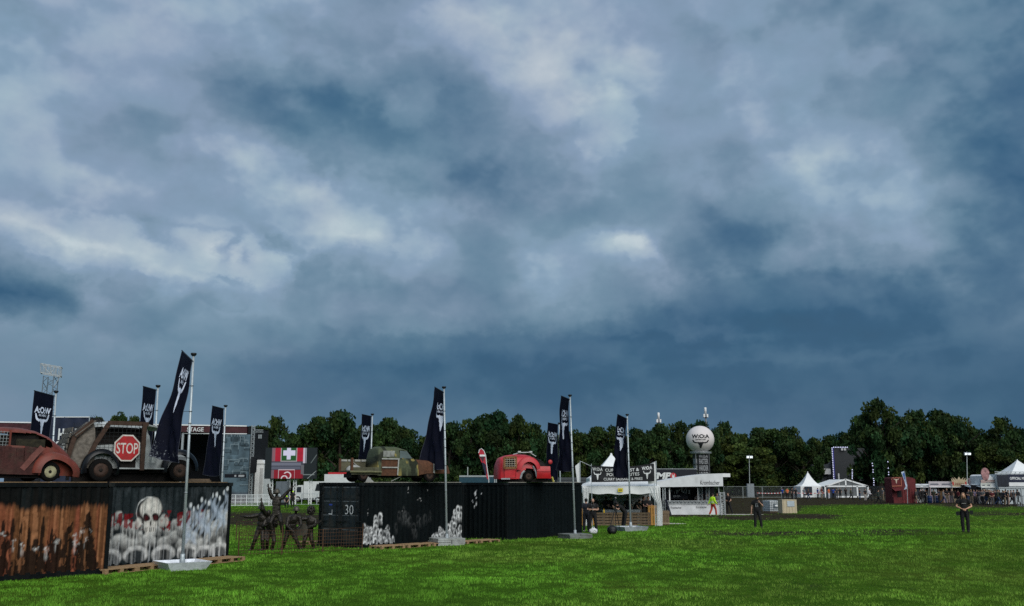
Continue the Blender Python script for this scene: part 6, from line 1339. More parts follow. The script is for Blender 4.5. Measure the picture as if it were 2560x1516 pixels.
# ------------------------------------------------------------------ stage and yard at the left
def stage():
    Y = 126.; X = lambda px: dp(px, 1207, Y).x; Z = lambda py: dp(500, py, Y).z; t = thing('festival_stage', 'festival stage with dark red roof fascia lettered STAGE and stone patterned wing', 'stage', (X(300), Y+5, 0)); P = W_(t)
    mr = mat('fascia_maroon', (.055, .016, .020), .7, 0, .5, 1.5)
    f = lambda px: 1057+(px/617)*9
    P(MB().add([dp(-90, 1072, Y-2), dp(617, 1083, Y), dp(617, 1067, Y), dp(-90, 1056, Y-2)]+[q+Vector((0, .3, 0)) for q in (dp(-90, 1072, Y-2), dp(617, 1083, Y), dp(617, 1067, Y), dp(-90, 1056, Y-2))], [(0,1,2,3),(7,6,5,4),(0,4,5,1),(1,5,6,2),(2,6,7,3),(3,7,4,0)]), 'fascia', mr)
    P(MB().bar(dp(-90, 1054, Y-2), dp(617, 1065.5, Y), .14), 'fascia_edge', M_TENT); P(MB().bar(dp(455, 1084, Y-.1), dp(617, 1085, Y-.1), .10), 'fascia_edge', M_TENT)
    s = (X(505)-X(463))/tw('stg'); P(MB().text('stg', lambda x, z: (X(484)+x*s, Y-.52, Z(1079.5)+z*(Z(1069)-Z(1079.5)))), 'lettering', mat('banner_white', (.62, .64, .64)))
    P(MB().add([dp(-90, 1056, Y-2), dp(617, 1066, Y), (X(617), Y+11, Z(1066)), (X(-90), Y+11, Z(1066))], [(0, 1, 2, 3)]), 'roof', M_NIGHT)
    P(MB().span((X(-90), Y+9.8, 0), (X(617), Y+10, Z(1066))), 'back_wall', M_NIGHT); P(MB().span((X(612), Y+.4, 0), (X(616), Y+10, Z(1068))), 'side_wall', M_NIGHT); P(MB().span((X(-90), Y-.2, 0), (X(560), Y+10, 1.7)), 'deck', M_NIGHT)
    def wing(x, z, L, H):
        col = np.array([.070, .108, .134])*(.45+1.1*fbm(x*1.6, z*1.6, 4, 4))[..., None]; r = np.random.default_rng(5)
        for k in range(26):
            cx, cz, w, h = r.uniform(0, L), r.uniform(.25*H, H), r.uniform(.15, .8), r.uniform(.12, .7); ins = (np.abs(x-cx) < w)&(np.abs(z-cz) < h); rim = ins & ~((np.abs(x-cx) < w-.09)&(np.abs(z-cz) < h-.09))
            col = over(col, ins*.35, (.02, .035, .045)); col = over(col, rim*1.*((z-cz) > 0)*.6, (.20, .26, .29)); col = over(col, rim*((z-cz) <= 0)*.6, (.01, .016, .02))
        col = over(col, np.clip((.18*H-z)/.8, 0, 1)*.55, (.07, .015, .02)); s = ((z > .375*H)&(z < .425*H)&(x > .05*L)&(x < .9*L)); col = over(col, s*1., (.004, .005, .010))
        col = over(col, s*(np.abs(z-.40*H) < .10)*(vnoise(x*4, z*0, 3) > .55)*.8, (.4, .42, .44)); return col
    L, H = X(622)-X(559), Z(1087); xx, zz = gridxy(70, 150, L, H); c = wing(xx, zz, L, H); m = MB(); m.v = [(X(559)+a, Y-.3, b) for a, b in zip(xx.ravel().tolist(), zz.ravel().tolist())]; i = np.arange(150*70).reshape(150, 70)[:-1, :-1].ravel(); m.f = np.stack([i, i+1, i+71, i+70], 1).tolist(); m.mi = [0]*len(m.f); m.c = c.reshape(-1, 3).tolist(); P(m, 'wing_panel', vcmat('wing_print', .8))
    P(MB().span((X(559), Y-.27, 0), (X(622), Y-.1, H)), 'wing_backing', M_NIGHT)
    P(MB().flat([(a*.9, b) for a, b in SKULL], lambda a, b: (X(497)+a*2.6, Y+9.7, Z(1150)+b*2.6)), 'backdrop_emblem', mat('faint_grey', (.10, .12, .14), .8))
    for px in (627,): P(truss(MB(), (X(px), Y, 0), (X(px), Y, Z(1064)), .34, 34, .025), 'truss_tower', M_STEEL)
    P(truss(MB(), (X(632), Y, Z(1078)), (X(652), Y, Z(1078)), .3, 4, .02), 'truss_arm', M_STEEL)
    for k in range(3): P(MB().box((X(643+k*3), Y-.2, Z(1092)), (.09, .15, .5)), 'lamp', M_STEEL)
    P(MB().bar((X(452), Y-.2, 0), (X(452), Y-.2, Z(1085)), .25), 'post', M_STEEL)
stage()
def speaker_array(label, px0, px1, py0, py1, Y):
    a, b = dp(px0, py1, Y), dp(px1, py0, Y); t = thing('speaker_array', label, 'loudspeaker', ((a.x+b.x)/2, Y, a.z)); n = 8; h = (b.z-a.z)/n
    for k in range(n): MB().box((0, .02*k-.0, h*(k+.5)), (b.x-a.x, .7, h*.94), rx=.03*(n-k)).build('cabinet', M_NIGHT, t)
    MB().bar((0, .1, h*n), (0, .1, h*n+2.2), .05).build('hanging_chain', M_NIGHT, t)
speaker_array('black line array loudspeaker hanging beside the stage truss', 627, 641, 1142, 1182, 125.3)
def banner_tower():
    Y = 74.; X = lambda px: dp(px, 1207, Y).x; Z = lambda py: dp(140, py, Y).z; t = thing('banner_tower', 'black scaffold tower hung with a navy banner lettered HEAD', 'tower', (X(140), Y+1.5, 0)); P = W_(t)
    P(MB().span((X(66), Y+.2, 0), (X(80), Y+2.4, Z(1024))), 'side_block', M_NIGHT); P(MB().span((X(80), Y+.3, 0), (X(213), Y+2.4, Z(1046))), 'core', M_NIGHT)
    P(MB().add([(X(212), Y+.1, 0), (X(212), Y+.1, Z(1043)), (X(216), Y+1.2, Z(1043)), (X(228), Y+1.2, 0), (X(212), Y+2.4, 0), (X(212), Y+2.4, Z(1043))], [(0, 1, 2, 3), (3, 2, 5, 4), (1, 5, 2)]), 'side_sheet', mat('sheet_brown', (.012, .010, .010), .9))
    f = lambda px, py: (X(px), Y+.03*math.sin(px*.2), Z(py))
    P(MB().grid(lambda u, v: f(100+112*u, 1210-167*v), 30, 6), 'banner', mat('banner_navy', (.014, .020, .042), .7, 0, .35, 1.5), True); P(MB().bar(f(100, 1043), f(213, 1043), .06), 'banner_rail', M_TENT); P(MB().bar(f(212, 1043), f(212, 1120), .06), 'banner_edge', M_STEEL)
    mw = mat('banner_white', (.62, .64, .64))
    for tx, a, b, y0, y1 in (('head', 136, 192, 1099, 1072), ('kk', 124, 140, 1122, 1104), ('yy', 143, 159, 1122, 1104)):
        s = (X(b)-X(a))/tw(tx); P(MB().text(tx, lambda x, z: (X((a+b)/2)+x*s, Y-.05, Z(y0)+z*(Z(y1)-Z(y0)))), 'lettering', mw)
banner_tower()
def lattice_mast():
    Y = 82.; X = lambda px: dp(px, 1207, Y).x; Z = lambda py: dp(98, py, Y).z; t = thing('lattice_mast', 'steel lattice mast with an empty lamp basket on top', 'mast', (X(93), Y+.5, 0)); P = W_(t)
    P(truss(MB(), (X(94), Y+.5, 0), (X(98), Y+.5, Z(940)), .86, 22, .026), 'lattice', mat('mast_steel', (.17, .20, .22), .5, .3)); m = MB()
    c = Vector((X(98), Y+.5, (Z(914)+Z(936))/2)); w, d, h = X(122)-X(75), 1.2, Z(914)-Z(936); R_ = Matrix.Rotation(.35, 3, 'Z'); q = lambda i, j, k: c+R_ @ Vector((i*w*.5, j*d*.5, 0))+Vector((0, 0, k*h*.5-.12*i))
    for k in (-1, 1):
        for a, b in (((-1, -1), (1, -1)), ((1, -1), (1, 1)), ((1, 1), (-1, 1)), ((-1, 1), (-1, -1))): m.bar(q(*a, k), q(*b, k), .06)
    for n in range(9):
        for j in (-1, 1): x = -1+n*.25; m.bar(q(x, j, -1), q(x+(.08 if n % 2 else -.08), j, 1), .04)
    m.bar(q(-1, -1, 1), q(0, -1, -1), .04); m.bar(q(0, -1, -1), q(.4, -1, 1), .04); P(m, 'lamp_basket', mat('basket_pale', (.36, .38, .38), .5, .2)); P(MB().bar(q(.9, 0, -1), c+Vector((.3, 0, -1.4)), .05), 'brace', M_STEEL)
    P(MB().ell((X(77), Y, Z(998)), (.2, .15, .14)), 'lamp', M_NIGHT, True)
lattice_mast()
def video_wall():
    Y = 120.; X = lambda px: dp(px, 1207, Y).x; Z = lambda py: dp(725, py, Y).z; t = thing('video_screen', 'large video screen showing a red case with a white cross on green', 'screen', (X(725), Y+.5, 0)); P = W_(t)
    P(MB().span((X(660), Y, Z(1197.5)), (X(790), Y+.4, Z(1119.5))), 'screen_housing', M_NIGHT)
    L, H = X(789.5)-X(660.5), Z(1120)-Z(1197); x, z = gridxy(170, 102, 1, 1); u, v = x, 1-z; E = np.ones_like(x)
    c = np.zeros(x.shape+(3,))+np.array([.010, .014, .016]); rect = lambda a, b, e, f: ((u > a)&(u < b)&(v > e)&(v < f))*1.
    n = fbm(x*6, z*6, 2, 3)
    c = over(c, rect(.13, .75, 0, 1), (.11, .010, .018)); c = over(c, rect(.14, .76, .0, .44)*(.4+.8*n), (.32, .010, .026)); c = over(c, rect(.13, .19, 0, 1)*.7, (.12, .11, .13)); c = over(c, rect(.13, .76, .44, .72), (.038, .038, .052)); c = over(c, rect(.13, .70, .48, .58), (.11, .115, .15)); c = over(c, rect(.13, .69, .61, .70), (.075, .08, .11)); c = over(c, rect(.18, .72, .72, 1), (.17, .008, .016))
    c = over(c, rect(.30, .62, .0, .45), (.25, .24, .25)); c = over(c, rect(.318, .60, .0, .425), (.012, .062, .016)); c = over(c, rect(.415, .495, .0, .385), (.46, .44, .56)); c = over(c, rect(.345, .58, .08, .25), (.46, .44, .56))
    for a, b in ((.265, .275), (.575, .585)): c = over(c, rect(a, b, .72, 1), (.36, .30, .32))
    c = over(c, rect(.265, .585, .70, .725), (.36, .30, .32)); rr = np.hypot((u-.44)/.62, (v-.90)); c = over(c, (np.abs(rr-.11) < .018)*((u > .44)|(v < .84)), (.48, .44, .46)); rr = np.hypot((u-.385)/.62, v-1.0); c = over(c, (np.abs(rr-.09) < .018), (.48, .44, .46))
    c = over(c, rect(.735, .78, 0, .5), (.38, .34, .40)); c = over(c, rect(.79, .80, 0, .5), (.3, .3, .34)); c = over(c, rect(.70, .76, .56, .86), (.09, .09, .10)); c = over(c, rect(.74, .97, .86, .885), (.12, .14, .14)); c = over(c, (np.abs((u-.80)*1.5+(v-1.)-.05) < .012)*(u > .8)*1., (.2, .22, .22)); c = over(c, (np.abs((u-.93)*2.5+(v-.35)-.05) < .02)*(u > .88)*(v < .5), (.10, .12, .12))
    m = MB(); m.v = [(X(660.5)+a*L, Y-.012, Z(1197)+b*H) for a, b in zip(x.ravel().tolist(), z.ravel().tolist())]; i = np.arange(102*170).reshape(102, 170)[:-1, :-1].ravel(); m.f = np.stack([i, i+1, i+171, i+170], 1).tolist(); m.mi = [0]*len(m.f); m.c = c.reshape(-1, 3).tolist(); P(m, 'screen_image', vcmat('screen_light', .5, 0, .2, .02, 9, emis=.16))
    for px in (676, 719, 735, 774): P(truss(MB(), (X(px), Y+.6, 0), (X(px), Y+.6, Z(1197)), .3, 8, .03), 'screen_tower', M_TENT)
video_wall()
def boxthing(name, label, cat, px0, px1, py0, base, dep, mt, parts=(), Y=None, rz=0.):
    g = ghit((px0+px1)/2, base) if Y is None else Vector((dp((px0+px1)/2, 1207, Y).x, Y, 0)); k = g.y/2500; w = (px1-px0)*k; h = dp(px0, py0, g.y).z-g.z; t = thing(name, label, cat, (g.x, g.y+dep/2, g.z), rz)
    MB().box((0, 0, h/2), (w, dep, h)).build('body', mt, t)
    for nm, x0, x1, z0, z1, m2, pr in parts: MB().span((-w/2+w*x0, -dep/2-pr, h*z0), (-w/2+w*x1, -dep/2+.01, h*z1)).build(nm, m2, t)
    return t, w, h
M_VANW = mat('van_white', (.58, .61, .62), .4, 0, .1, 2, dirt=.1); M_GLS = mat('dark_glass', (.02, .025, .03))
def truck(label, px0, px1, py0, Y, cab=.28, col=None, wheels=3, left=True, roofc=None):
    col = col or M_VANW; c = dp((px0+px1)/2, 1207, Y); w = (px1-px0)*Y/2500; h = dp(px0, py0, Y).z; t = thing('truck', label, 'truck', (c.x, Y+1.2, 0)); s = -1 if left else 1
    MB().box((-s*w*cab/2, 0, .55+(h-.55)/2), (w*(1-cab)-.1, 2.4, h-.55)).build('cargo_box', col, t); cx = s*(w/2-w*cab/2); hc = min(h*.82, 2.7)
    pr = [(-w*cab/2, .45), (w*cab/2, .45), (w*cab/2, hc*.5), (w*cab/2-.25, hc*.95), (w*cab/2-.45, hc), (-w*cab/2, hc)]
    MB().prism([(cx+a*s, b) for a, b in pr], lambda a, b, q: (a, -1.15+q, b), 2.3).build('cab', col, t); MB().prism([(cx+a*s, b) for a, b in [(-w*cab*.25, hc*.58), (w*cab/2-.1, hc*.58), (w*cab/2-.3, hc*.9), (-w*cab*.25, hc*.9)]], lambda a, b, q: (a, -1.165+q, b), .02).build('side_window', M_GLS, t)
    for k in range(wheels):
        x = -w*.4+k*w*.8/(wheels-1)
        for y in (-1.05, 1.05): wheel(t, x, y, .42, .42, .26, mat('rim_grey', (.2, .2, .2), .5))
    MB().box((0, 0, .5), (w*.95, 1.6, .2)).build('chassis', M_NIGHT, t)
    if roofc: MB().box((-s*w*.1, 0, h+.12), (w*.5, 2.2, .24)).build('roof_spoiler', roofc, t)
    return t
truck('white box truck behind the video screen towers', 738, 812, 1204, 134, wheels=3); truck('white truck with a red roof deflector behind the numbered container', 786, 880, 1186, 126, .25, roofc=mat('deflector_red', (.42, .02, .03), .5), wheels=4)
boxthing('generator', 'grey generator cabinet under the video screen', 'generator', 690, 718, 1204, 1262, 1.4, mat('cabinet_slate', (.11, .13, .15), .5), (('door', .05, .48, .1, .95, mat('cabinet_slate', (.11, .13, .15)), .02), ('door', .52, .95, .1, .95, mat('cabinet_slate', (.11, .13, .15)), .02), ('plinth', 0, 1, 0, .12, M_NIGHT, .05)), Y=117)
def wall_tent(label, px0, px1, eave, peak, Y):
    c = dp((px0+px1)/2, 1207, Y); w = (px1-px0)*Y/2500; ze, zp = dp(px0, eave, Y).z, dp(px0, peak, Y).z; t = thing('side_tent', label, 'tent', (c.x, Y+2, 0))
    MB().box((0, 0, ze/2), (w, 4, ze)).build('walls', M_TENT, t); MB().prism([(-w/2-.1, ze+.01), (w/2+.1, ze+.01), (w*.3, zp), (-w*.1, zp)], lambda a, b, q: (a, -2.1+q, b), 4.2).build('roof', M_TENT, t); MB().box((w*.3, -2.02, ze*.45), (w*.3, .03, ze*.88)).build('door_flap', mat('tent_grey', (.42, .43, .43)), t)
wall_tent('narrow white tent beside the stage truss and loudspeakers', 632, 658, 1160, 1150, 130)
def mesh_fence(label, pa, pb, n, h, mt, name='picket_fence', cols=2, rows=3, infill=None, group=None):
    a, b = Vector(pa), Vector(pb)
    for i in range(n):
        p, q = a.lerp(b, i/n), a.lerp(b, (i+.985)/n); t = thing('fence_panel', label, 'fence', p, 0, group); P = W_(t); L = (q-p).length
        for z in [h*j/rows for j in range(rows+1)]: P(MB().bar(p+Vector((0, 0, z+.03)), q+Vector((0, 0, z+.03)), .05), 'rail', mt)
        for k in range(cols+1): P(MB().bar(p.lerp(q, k/cols), p.lerp(q, k/cols)+Vector((0, 0, h+.03)), .05), 'upright', mt)
        if infill:
            m = MB(); kk = int(L/.09)
            for k in range(kk): r = p.lerp(q, (k+.5)/kk); m.bar(r, r+Vector((0, .0, h)), .02, .02)
            o = P(m, 'mesh_infill', infill)
            for ob in t.children: 
                if ob.name.startswith('mesh_infill'): ob['kind'] = 'stuff'
mesh_fence('white mesh crowd barrier in the row before the stage', ghit(560, 1265), ghit(700, 1265), 5, 1.22, mat('barrier_white', (.60, .63, .65), .6), cols=2, infill=mat('barrier_white', (.60, .63, .65)), group='white barriers before the stage')
mesh_fence('grey steel rail fence in the row before the trucks', ghit(716, 1262), ghit(830, 1262), 3, 1.25, mat('rail_grey', (.33, .37, .40), .5), rows=2, cols=2, group='steel rails before the trucks')
# small yard things seen between and above the containers
def worker(label, px, py, J, rz=0.): g = ghit(px, py); person(label, (g.x, g.y, 0), rz, J, BLK, BLK, cap=(.50, .85, .02), near=False)
worker('worker in dark clothes with a fluorescent yellow cap by the rails', 731, 1268, mod(hd=(.02, -.05, 1.60)))
worker('crouching worker in dark clothes with a fluorescent yellow cap by the rails', 717, 1270, mod(pel=(0, .1, .55), che=(0, -.05, .85), nek=(0, -.12, 1.0), hd=(0, -.16, 1.13), sL=(-.18, -.1, .95), sR=(.18, -.1, .95), eL=(-.2, -.3, .75), eR=(.2, -.3, .75), hL=(-.1, -.45, .6), hR=(.1, -.45, .6), pL=(-.1, .1, .52), pR=(.1, .1, .52), kL=(-.14, -.25, .5), kR=(.14, -.25, .5), aL=(-.14, -.1, .09), aR=(.14, -.1, .09), tL=(-.14, -.28, .04), tR=(.14, -.28, .04)))
def beach_flag(label, px, top, base, Y, col, edge):
    X = lambda p: dp(p, 1207, Y).x; Z = lambda p: dp(px, p, Y).z; t = thing('beach_flag', label, 'flag', (X(px), Y, 0)); P = W_(t)
    pts = [(1221, 1200), (1219, 1180), (1216, 1160), (1214, 1140), (1209, 1127), (1203, 1122), (1198, 1125), (1196, 1133), (1199, 1145), (1205, 1160), (1211, 1178), (1218, 1198)]
    P(MB().prism([(X(a), Z(b)) for a, b in pts], lambda a, b, w: (a, Y+w, b), .02), 'cloth', col); P(MB().flat([(X(a), Z(b)) for a, b in [(1217, 1185), (1214, 1162), (1210, 1158), (1204, 1156), (1207, 1168), (1214, 1190)]], lambda a, b: (a, Y-.006, b)), 'dark_print', mat('print_navy', (.012, .014, .035), .7)); P(MB().flat([(X(a), Z(b)) for a, b in [(1198, 1141), (1213, 1139), (1207, 1156)]], lambda a, b: (a, Y-.006, b)), 'logo_print', mat('print_dark', (.06, .02, .03), .7)); P(MB().span((X(1199), Y-.012, Z(1141.5)), (X(1213), Y-.008, Z(1137))), 'logo_band', M_TENT)
    P(MB().tube([(X(1222), Y, 0), (X(1222), Y, Z(1200))]+[(X(a), Y, Z(b)) for a, b in pts[1:8]], .03, 6), 'rod', M_TENT)
beach_flag('red and navy drop shaped beach flag in front of the trees', 1222, 1122, 1208, 75, mat('beach_red', (.42, .025, .045), .7), None)
boxthing('lorry_trailer', 'dark teal lorry trailer roof behind the black containers', 'trailer', 1148, 1242, 1190, 1250, 2.5, mat('tarp_teal', (.012, .05, .075), .6), (('top_rail', 0, 1, .97, 1.01, M_STEEL, .03), ('tail_frame', .93, .96, 0, 1.08, M_STEEL, .03), ('tail_frame', .98, 1.0, 0, 1.04, M_STEEL, .03)), Y=78)
boxthing('slatted_hut', 'dark hut with horizontal slats behind the food tent', 'hut', 1392, 1482, 1194, 1300, 3, mat('hut_slate', (.030, .036, .042), .6), tuple(('slat', 0, 1, z, z+.055, mat('hut_slat', (.055, .063, .07), .5), .04) for z in (.55, .63, .71, .79, .87, .94)), Y=72)
t, a, b = sign_board('thin pale post standing behind the dark teal trailer', 1168, 1168, 1170.5, 1215, 82, mat('mast_pale', (.34, .38, .37)), name='marker_post', cat='post')
W_(t)(MB().span((a.x, 82, 0), (b.x, 82.02, a.z)), 'lower_pole', mat('mast_pale', (.34, .38, .37)))
t, a, b = sign_board('thin white upright behind the red van shell', 1247+1380-1244-1, 1175, 1386, 1208, 66, M_TENT, name='marker_post', cat='post'); W_(t)(MB().span((a.x, 66, 0), (b.x, 66.02, a.z)), 'lower_pole', M_TENT)
# ------------------------------------------------------------------ fence, tents, stalls and far stage at the right
M_FEN = mat('fence_zinc', (.20, .23, .23), .5, .3)
def site_fence(pa, pb, n):
    a, b = Vector(pa), Vector(pb)
    for i in range(n):
        p, q = a.lerp(b, i/n), a.lerp(b, (i+.97)/n); t = thing('site_fence_panel', 'wire mesh site fence panel along the edge of the wood', 'fence', p, 0, 'site fence along the wood'); P = W_(t); h = 1.95
        for z in (.15, h): P(MB().bar(p+Vector((0, 0, z)), q+Vector((0, 0, z)), .06), 'rail', M_FEN)
        for r in (p, q): P(MB().bar(r, r+Vector((0, 0, h)), .06), 'upright', M_FEN)
        m = MB()
        for k in range(18): r = p.lerp(q, k/18); m.bar(r+Vector((0, 0, .15)), r+Vector((0, 0, h)), .010)
        for k in range(8): m.bar(p+Vector((0, 0, .3+k*.2)), q+Vector((0, 0, .3+k*.2)), .010)
        m.build('mesh_infill', M_FEN, t, world=True)['kind'] = 'stuff'
site_fence(ghit(1810, 1246), ghit(2004, 1246), 4); site_fence(ghit(2168, 1249), ghit(2234, 1251), 1)
pagoda('white pagoda tent with a dark doorway next to the clear sided marquee', 2031, 1180, 2.1, 1216, 1243, 180, curve=1.8)
sign_board('dark doorway canvas hung on the white pagoda tent', 2012, 1217, 2030, 1238, 179.9, mat('door_navy', (.012, .02, .032), .6), name='door_canvas', cat='canvas')
def marquee():
    Y = 178.; X = lambda px: dp(px, 1207, Y).x; Z = lambda py: dp(2113, py, Y).z; t = thing('marquee', 'gabled white frame marquee with clear plastic sides', 'tent', (X(2115), Y+4, 0)); P = W_(t); e = 1.95; rz = Z(1199); xl, xm, xr = X(2062), X(2114), X(2169)
    for a, b in (((xl, e), (xm, rz)), ((xm, rz), (xr, e)), ((xl, e), (xr, e)), ((xm, e), (xm, rz)), ((xl, 0), (xl, e)), ((xr, 0), (xr, e)), ((X(2142), 0), (X(2142), e)), ((xl, .12), (xr, .12))): P(MB().bar((a[0], Y, a[1]), (b[0], Y, b[1]), .26, .12, up=(0, 1, 0)), 'frame_member', M_TENT)
    P(MB().add([(xl, Y, e), (xm, Y, rz), (xm, Y+9, rz), (xl, Y+9, e)], [(0, 1, 2, 3)]), 'roof_panel', M_TENT); P(MB().add([(xm, Y, rz), (xr, Y, e), (xr, Y+9, e), (xm, Y+9, rz)], [(0, 1, 2, 3)]), 'roof_panel', M_TENT)
    mp = mat('clear_plastic', (.22, .24, .25), .25, 0, .2, 2, alpha=.55); P(MB().add([(xl, Y+.05, .15), (xr, Y+.05, .15), (xr, Y+.05, e), (xl, Y+.05, e)], [(0, 1, 2, 3)]), 'clear_side', mp); P(MB().add([(xl, Y+.05, e), (xr, Y+.05, e), (xm, Y+.05, rz)], [(0, 1, 2)]), 'clear_gable', mp); P(MB().span((xl, Y+8.9, 0), (xr, Y+9, e)), 'back_wall', mat('wall_dim', (.10, .10, .10), .8)); P(MB().span((X(2064), Y-.1, 0), (X(2088), Y-.05, 1.75)), 'dark_panel', mat('door_navy', (.012, .02, .032)))
marquee()
def barrier_tape():
    for i, (p0, p1) in enumerate(((1893, 1955), (1985, 2066))):
        a, b = ghit(p0, 1249), ghit(p1, 1249); t = thing('barrier_tape', ['red and white barrier tape strung along the site fence', 'red and white barrier tape strung before the pagoda tent'][i], 'tape', a); P = W_(t); n = 16
        for k in range(n): P(MB().bar(a.lerp(b, k/n)+Vector((0, 0, 1.0-.06*math.sin(PI*k/n))), a.lerp(b, (k+1)/n)+Vector((0, 0, 1.0-.06*math.sin(PI*(k+1)/n))), .02, .10), 'tape_length', mat('tape_white', (.6, .6, .6), .6) if k % 2 else mat('tape_red', (.4, .05, .05), .6))
        for q in (a, b): P(MB().bar(q, q+Vector((0, 0, 1.1)), .05), 'tape_post', M_FEN)
barrier_tape()
def far_stage():
    Y = 235.; X = lambda px: dp(px, 1207, Y).x; Z = lambda py: dp(2110, py, Y).z; t = thing('far_stage', 'distant main stage with a black side screen edged by lit bulbs', 'stage', (X(2110), Y+4, 0)); P = W_(t)
    P(MB().span((X(2088), Y, Z(1203)), (X(2210), Y+1, Z(1121))), 'side_screen', mat('screen_off', (.022, .026, .030), .4)); P(MB().span((X(2076), Y+1, 0), (X(2260), Y+8, Z(1195))), 'deck', M_NIGHT)
    P(MB().add([(X(2030), Y+2, Z(1200)), (X(2033), Y+2, Z(1170)), (X(2052), Y+2, Z(1162)), (X(2078), Y+2, Z(1160)), (X(2088), Y+2, Z(1150)), (X(2088), Y+2, Z(1215)), (X(2030), Y+2, Z(1215))], [(0, 1, 2, 3, 4, 5, 6)]), 'rigging_sheet', mat('rig_grey', (.06, .07, .08), .7, 0, .6, .5)); P(MB().span((X(2032), Y, Z(1195)), (X(2052), Y+1, Z(1162))), 'speaker_block', mat('speaker_grey', (.035, .038, .042), .7)); P(MB().span((X(2056), Y+.5, Z(1186)), (X(2080), Y+1.5, Z(1172))), 'white_sheet', mat('tent_grey', (.42, .43, .43)))
    P(MB().bar((X(2094), Y-1, 0), (X(2094), Y-1, Z(1184)), .3), 'post', mat('tent_grey', (.42, .43, .43)))
    ml = mat('bulb_light', (.60, .62, .85), .3, emis=.28); mbk = mat('bulb_shade', (.02, .02, .20), .5)
    for k in range(19): P(MB().lathe([(.17, 0), (.04, .24)], 8, (X(2083), Y-.6, Z(1202-k*4.45))), 'bulb', ml, True); P(MB().box((X(2086), Y-.4, Z(1201-k*4.45)), (.22, .2, .42)), 'bulb_shade', mbk)
    for k in range(9): P(MB().lathe([(.17, 0), (.04, .24)], 8, (X(2087+k*4.3), Y-.6, Z(1120))), 'bulb', ml, True)
    for k in range(2): P(MB().box((X(2108+k*7), Y-.5, Z(1124)), (.45, .3, .5)), 'roof_lamp', mat('tent_grey', (.42, .43, .43)))
far_stage()
def bulb_string(label, pts, Y):
    a = dp(*pts[0], Y); t = thing('light_string', label, 'light string', (a.x, Y, 0)); P = W_(t); q = [dp(*p, Y) for p in pts]; P(MB().tube([(q[0].x, Y, 0)]+q[::-1][::-1], .03, 5), 'cable', M_NIGHT)
    for p in q: P(MB().lathe([(.09, 0), (.03, .13)], 8, p-Vector((0, .1, 0))), 'bulb', mat('bulb_light', (.70, .72, .95)), True)
bulb_string('short hanging string of white bulbs beside the black stage screen', [(2130, y) for y in (1198, 1194, 1190, 1186, 1182, 1176)], 132)
bulb_string('string of white bulbs hanging to the left of the red kiosk', [(2184, 1214), (2184, 1208), (2184, 1203), (2183, 1198), (2182, 1182), (2182, 1176), (2181, 1166), (2180, 1160)], 132)
bulb_string('string of white bulbs hanging above the red kiosk roof', [(2221, 1188), (2221, 1182), (2220, 1172), (2219, 1156)], 132)
def kiosk_red():
    Y = 129.; X = lambda px: dp(px, 1207, Y).x; Z = lambda py: dp(2260, py, Y).z; t = thing('red_kiosk', 'red timber kiosk with arched top and a cream bull sign', 'kiosk', (X(2259), Y+1.5, 0)); P = W_(t); mr = mat('kiosk_red', (.105, .014, .016), .7, 0, .5, 2.5, .2); ml = mat('kiosk_trim', (.38, .13, .08), .6)
    P(MB().prism([(X(2229), 0), (X(2253), 0), (X(2253), Z(1196)), (X(2250), Z(1193)), (X(2231), Z(1193.5)), (X(2229), Z(1197))], lambda a, b, w: (a, Y+w, b), 2.5), 'front_block', mr); P(MB().prism([(X(2253), 0), (X(2290), 0), (X(2290), Z(1199)), (X(2284), Z(1195)), (X(2272), Z(1193)), (X(2253), Z(1195))], lambda a, b, w: (a, Y+.15+w, b), 2.4), 'arched_block', mr)
    P(MB().bar((X(2229), Y-.04, Z(1216)), (X(2253), Y-.04, Z(1215)), .10), 'trim', ml); P(MB().bar((X(2252.5), Y-.04, Z(1215)), (X(2252.5), Y-.04, Z(1194)), .08), 'trim', ml); P(MB().tube([(X(2229), Y-.03, Z(1200)), (X(2231), Y-.03, Z(1195)), (X(2236), Y-.03, Z(1197)), (X(2241), Y-.03, Z(1194)), (X(2247), Y-.03, Z(1196)), (X(2251), Y-.03, Z(1194))], .05, 5), 'trim', ml)
    P(MB().flat(SKULL, lambda a, b: (X(2241)+a*.42, Y-.02, Z(1202)+b*.38)), 'bull_sign', mat('sign_cream', (.50, .42, .33), .7)); P(MB().add([(X(2228), Y-1.2, Z(1228)), (X(2254), Y-1.2, Z(1225)), (X(2254), Y, Z(1218)), (X(2228), Y, Z(1220))], [(0, 1, 2, 3)]), 'awning', mr); P(MB().span((X(2241), Y-.04, Z(1243)), (X(2252), Y+.0, Z(1223))), 'hatch', M_NIGHT); P(MB().span((X(2228), Y-.5, 0), (X(2243), Y-.02, Z(1244))), 'counter', mr)
    for k in range(6): P(MB().bar((X(2256+k*6), Y+.12, 0), (X(2256+k*6), Y+.12, Z(1222)), .05), 'batten', mr)
kiosk_red()
def feather(label, pts, Y, base):
    a = dp(*base, Y); t = thing('feather_flag', label, 'flag', (a.x, Y, 0)); P = W_(t); q = [dp(*p, Y) for p in pts]; P(MB().prism([(p.x, p.z) for p in q], lambda x, z, w: (x, Y+w+.05*math.sin(z*5), z), .02), 'cloth', mat('feather_white', (.42, .50, .62), .7)); P(MB().tube([(a.x, Y, 0), q[4], q[2], q[1]], .035, 6), 'rod', M_ALU)
    e = dp(2262, 1205, Y); P(MB().flat([(dp(a_, 1207, Y).x, dp(2260, b_, Y).z) for a_, b_ in ((2258, 1184), (2262, 1182), (2265, 1198), (2262, 1200))], lambda x, z: (x, Y-.02+.05*math.sin(z*5), z)), 'blue_print', mat('print_blue', (.05, .12, .35), .7))
feather('leaning white and blue feather flag in front of the red kiosk', [(2253, 1181), (2261, 1178), (2264, 1195), (2268, 1214), (2268, 1222), (2260, 1225), (2264, 1216), (2262, 1205)], 127, (2269, 1257))
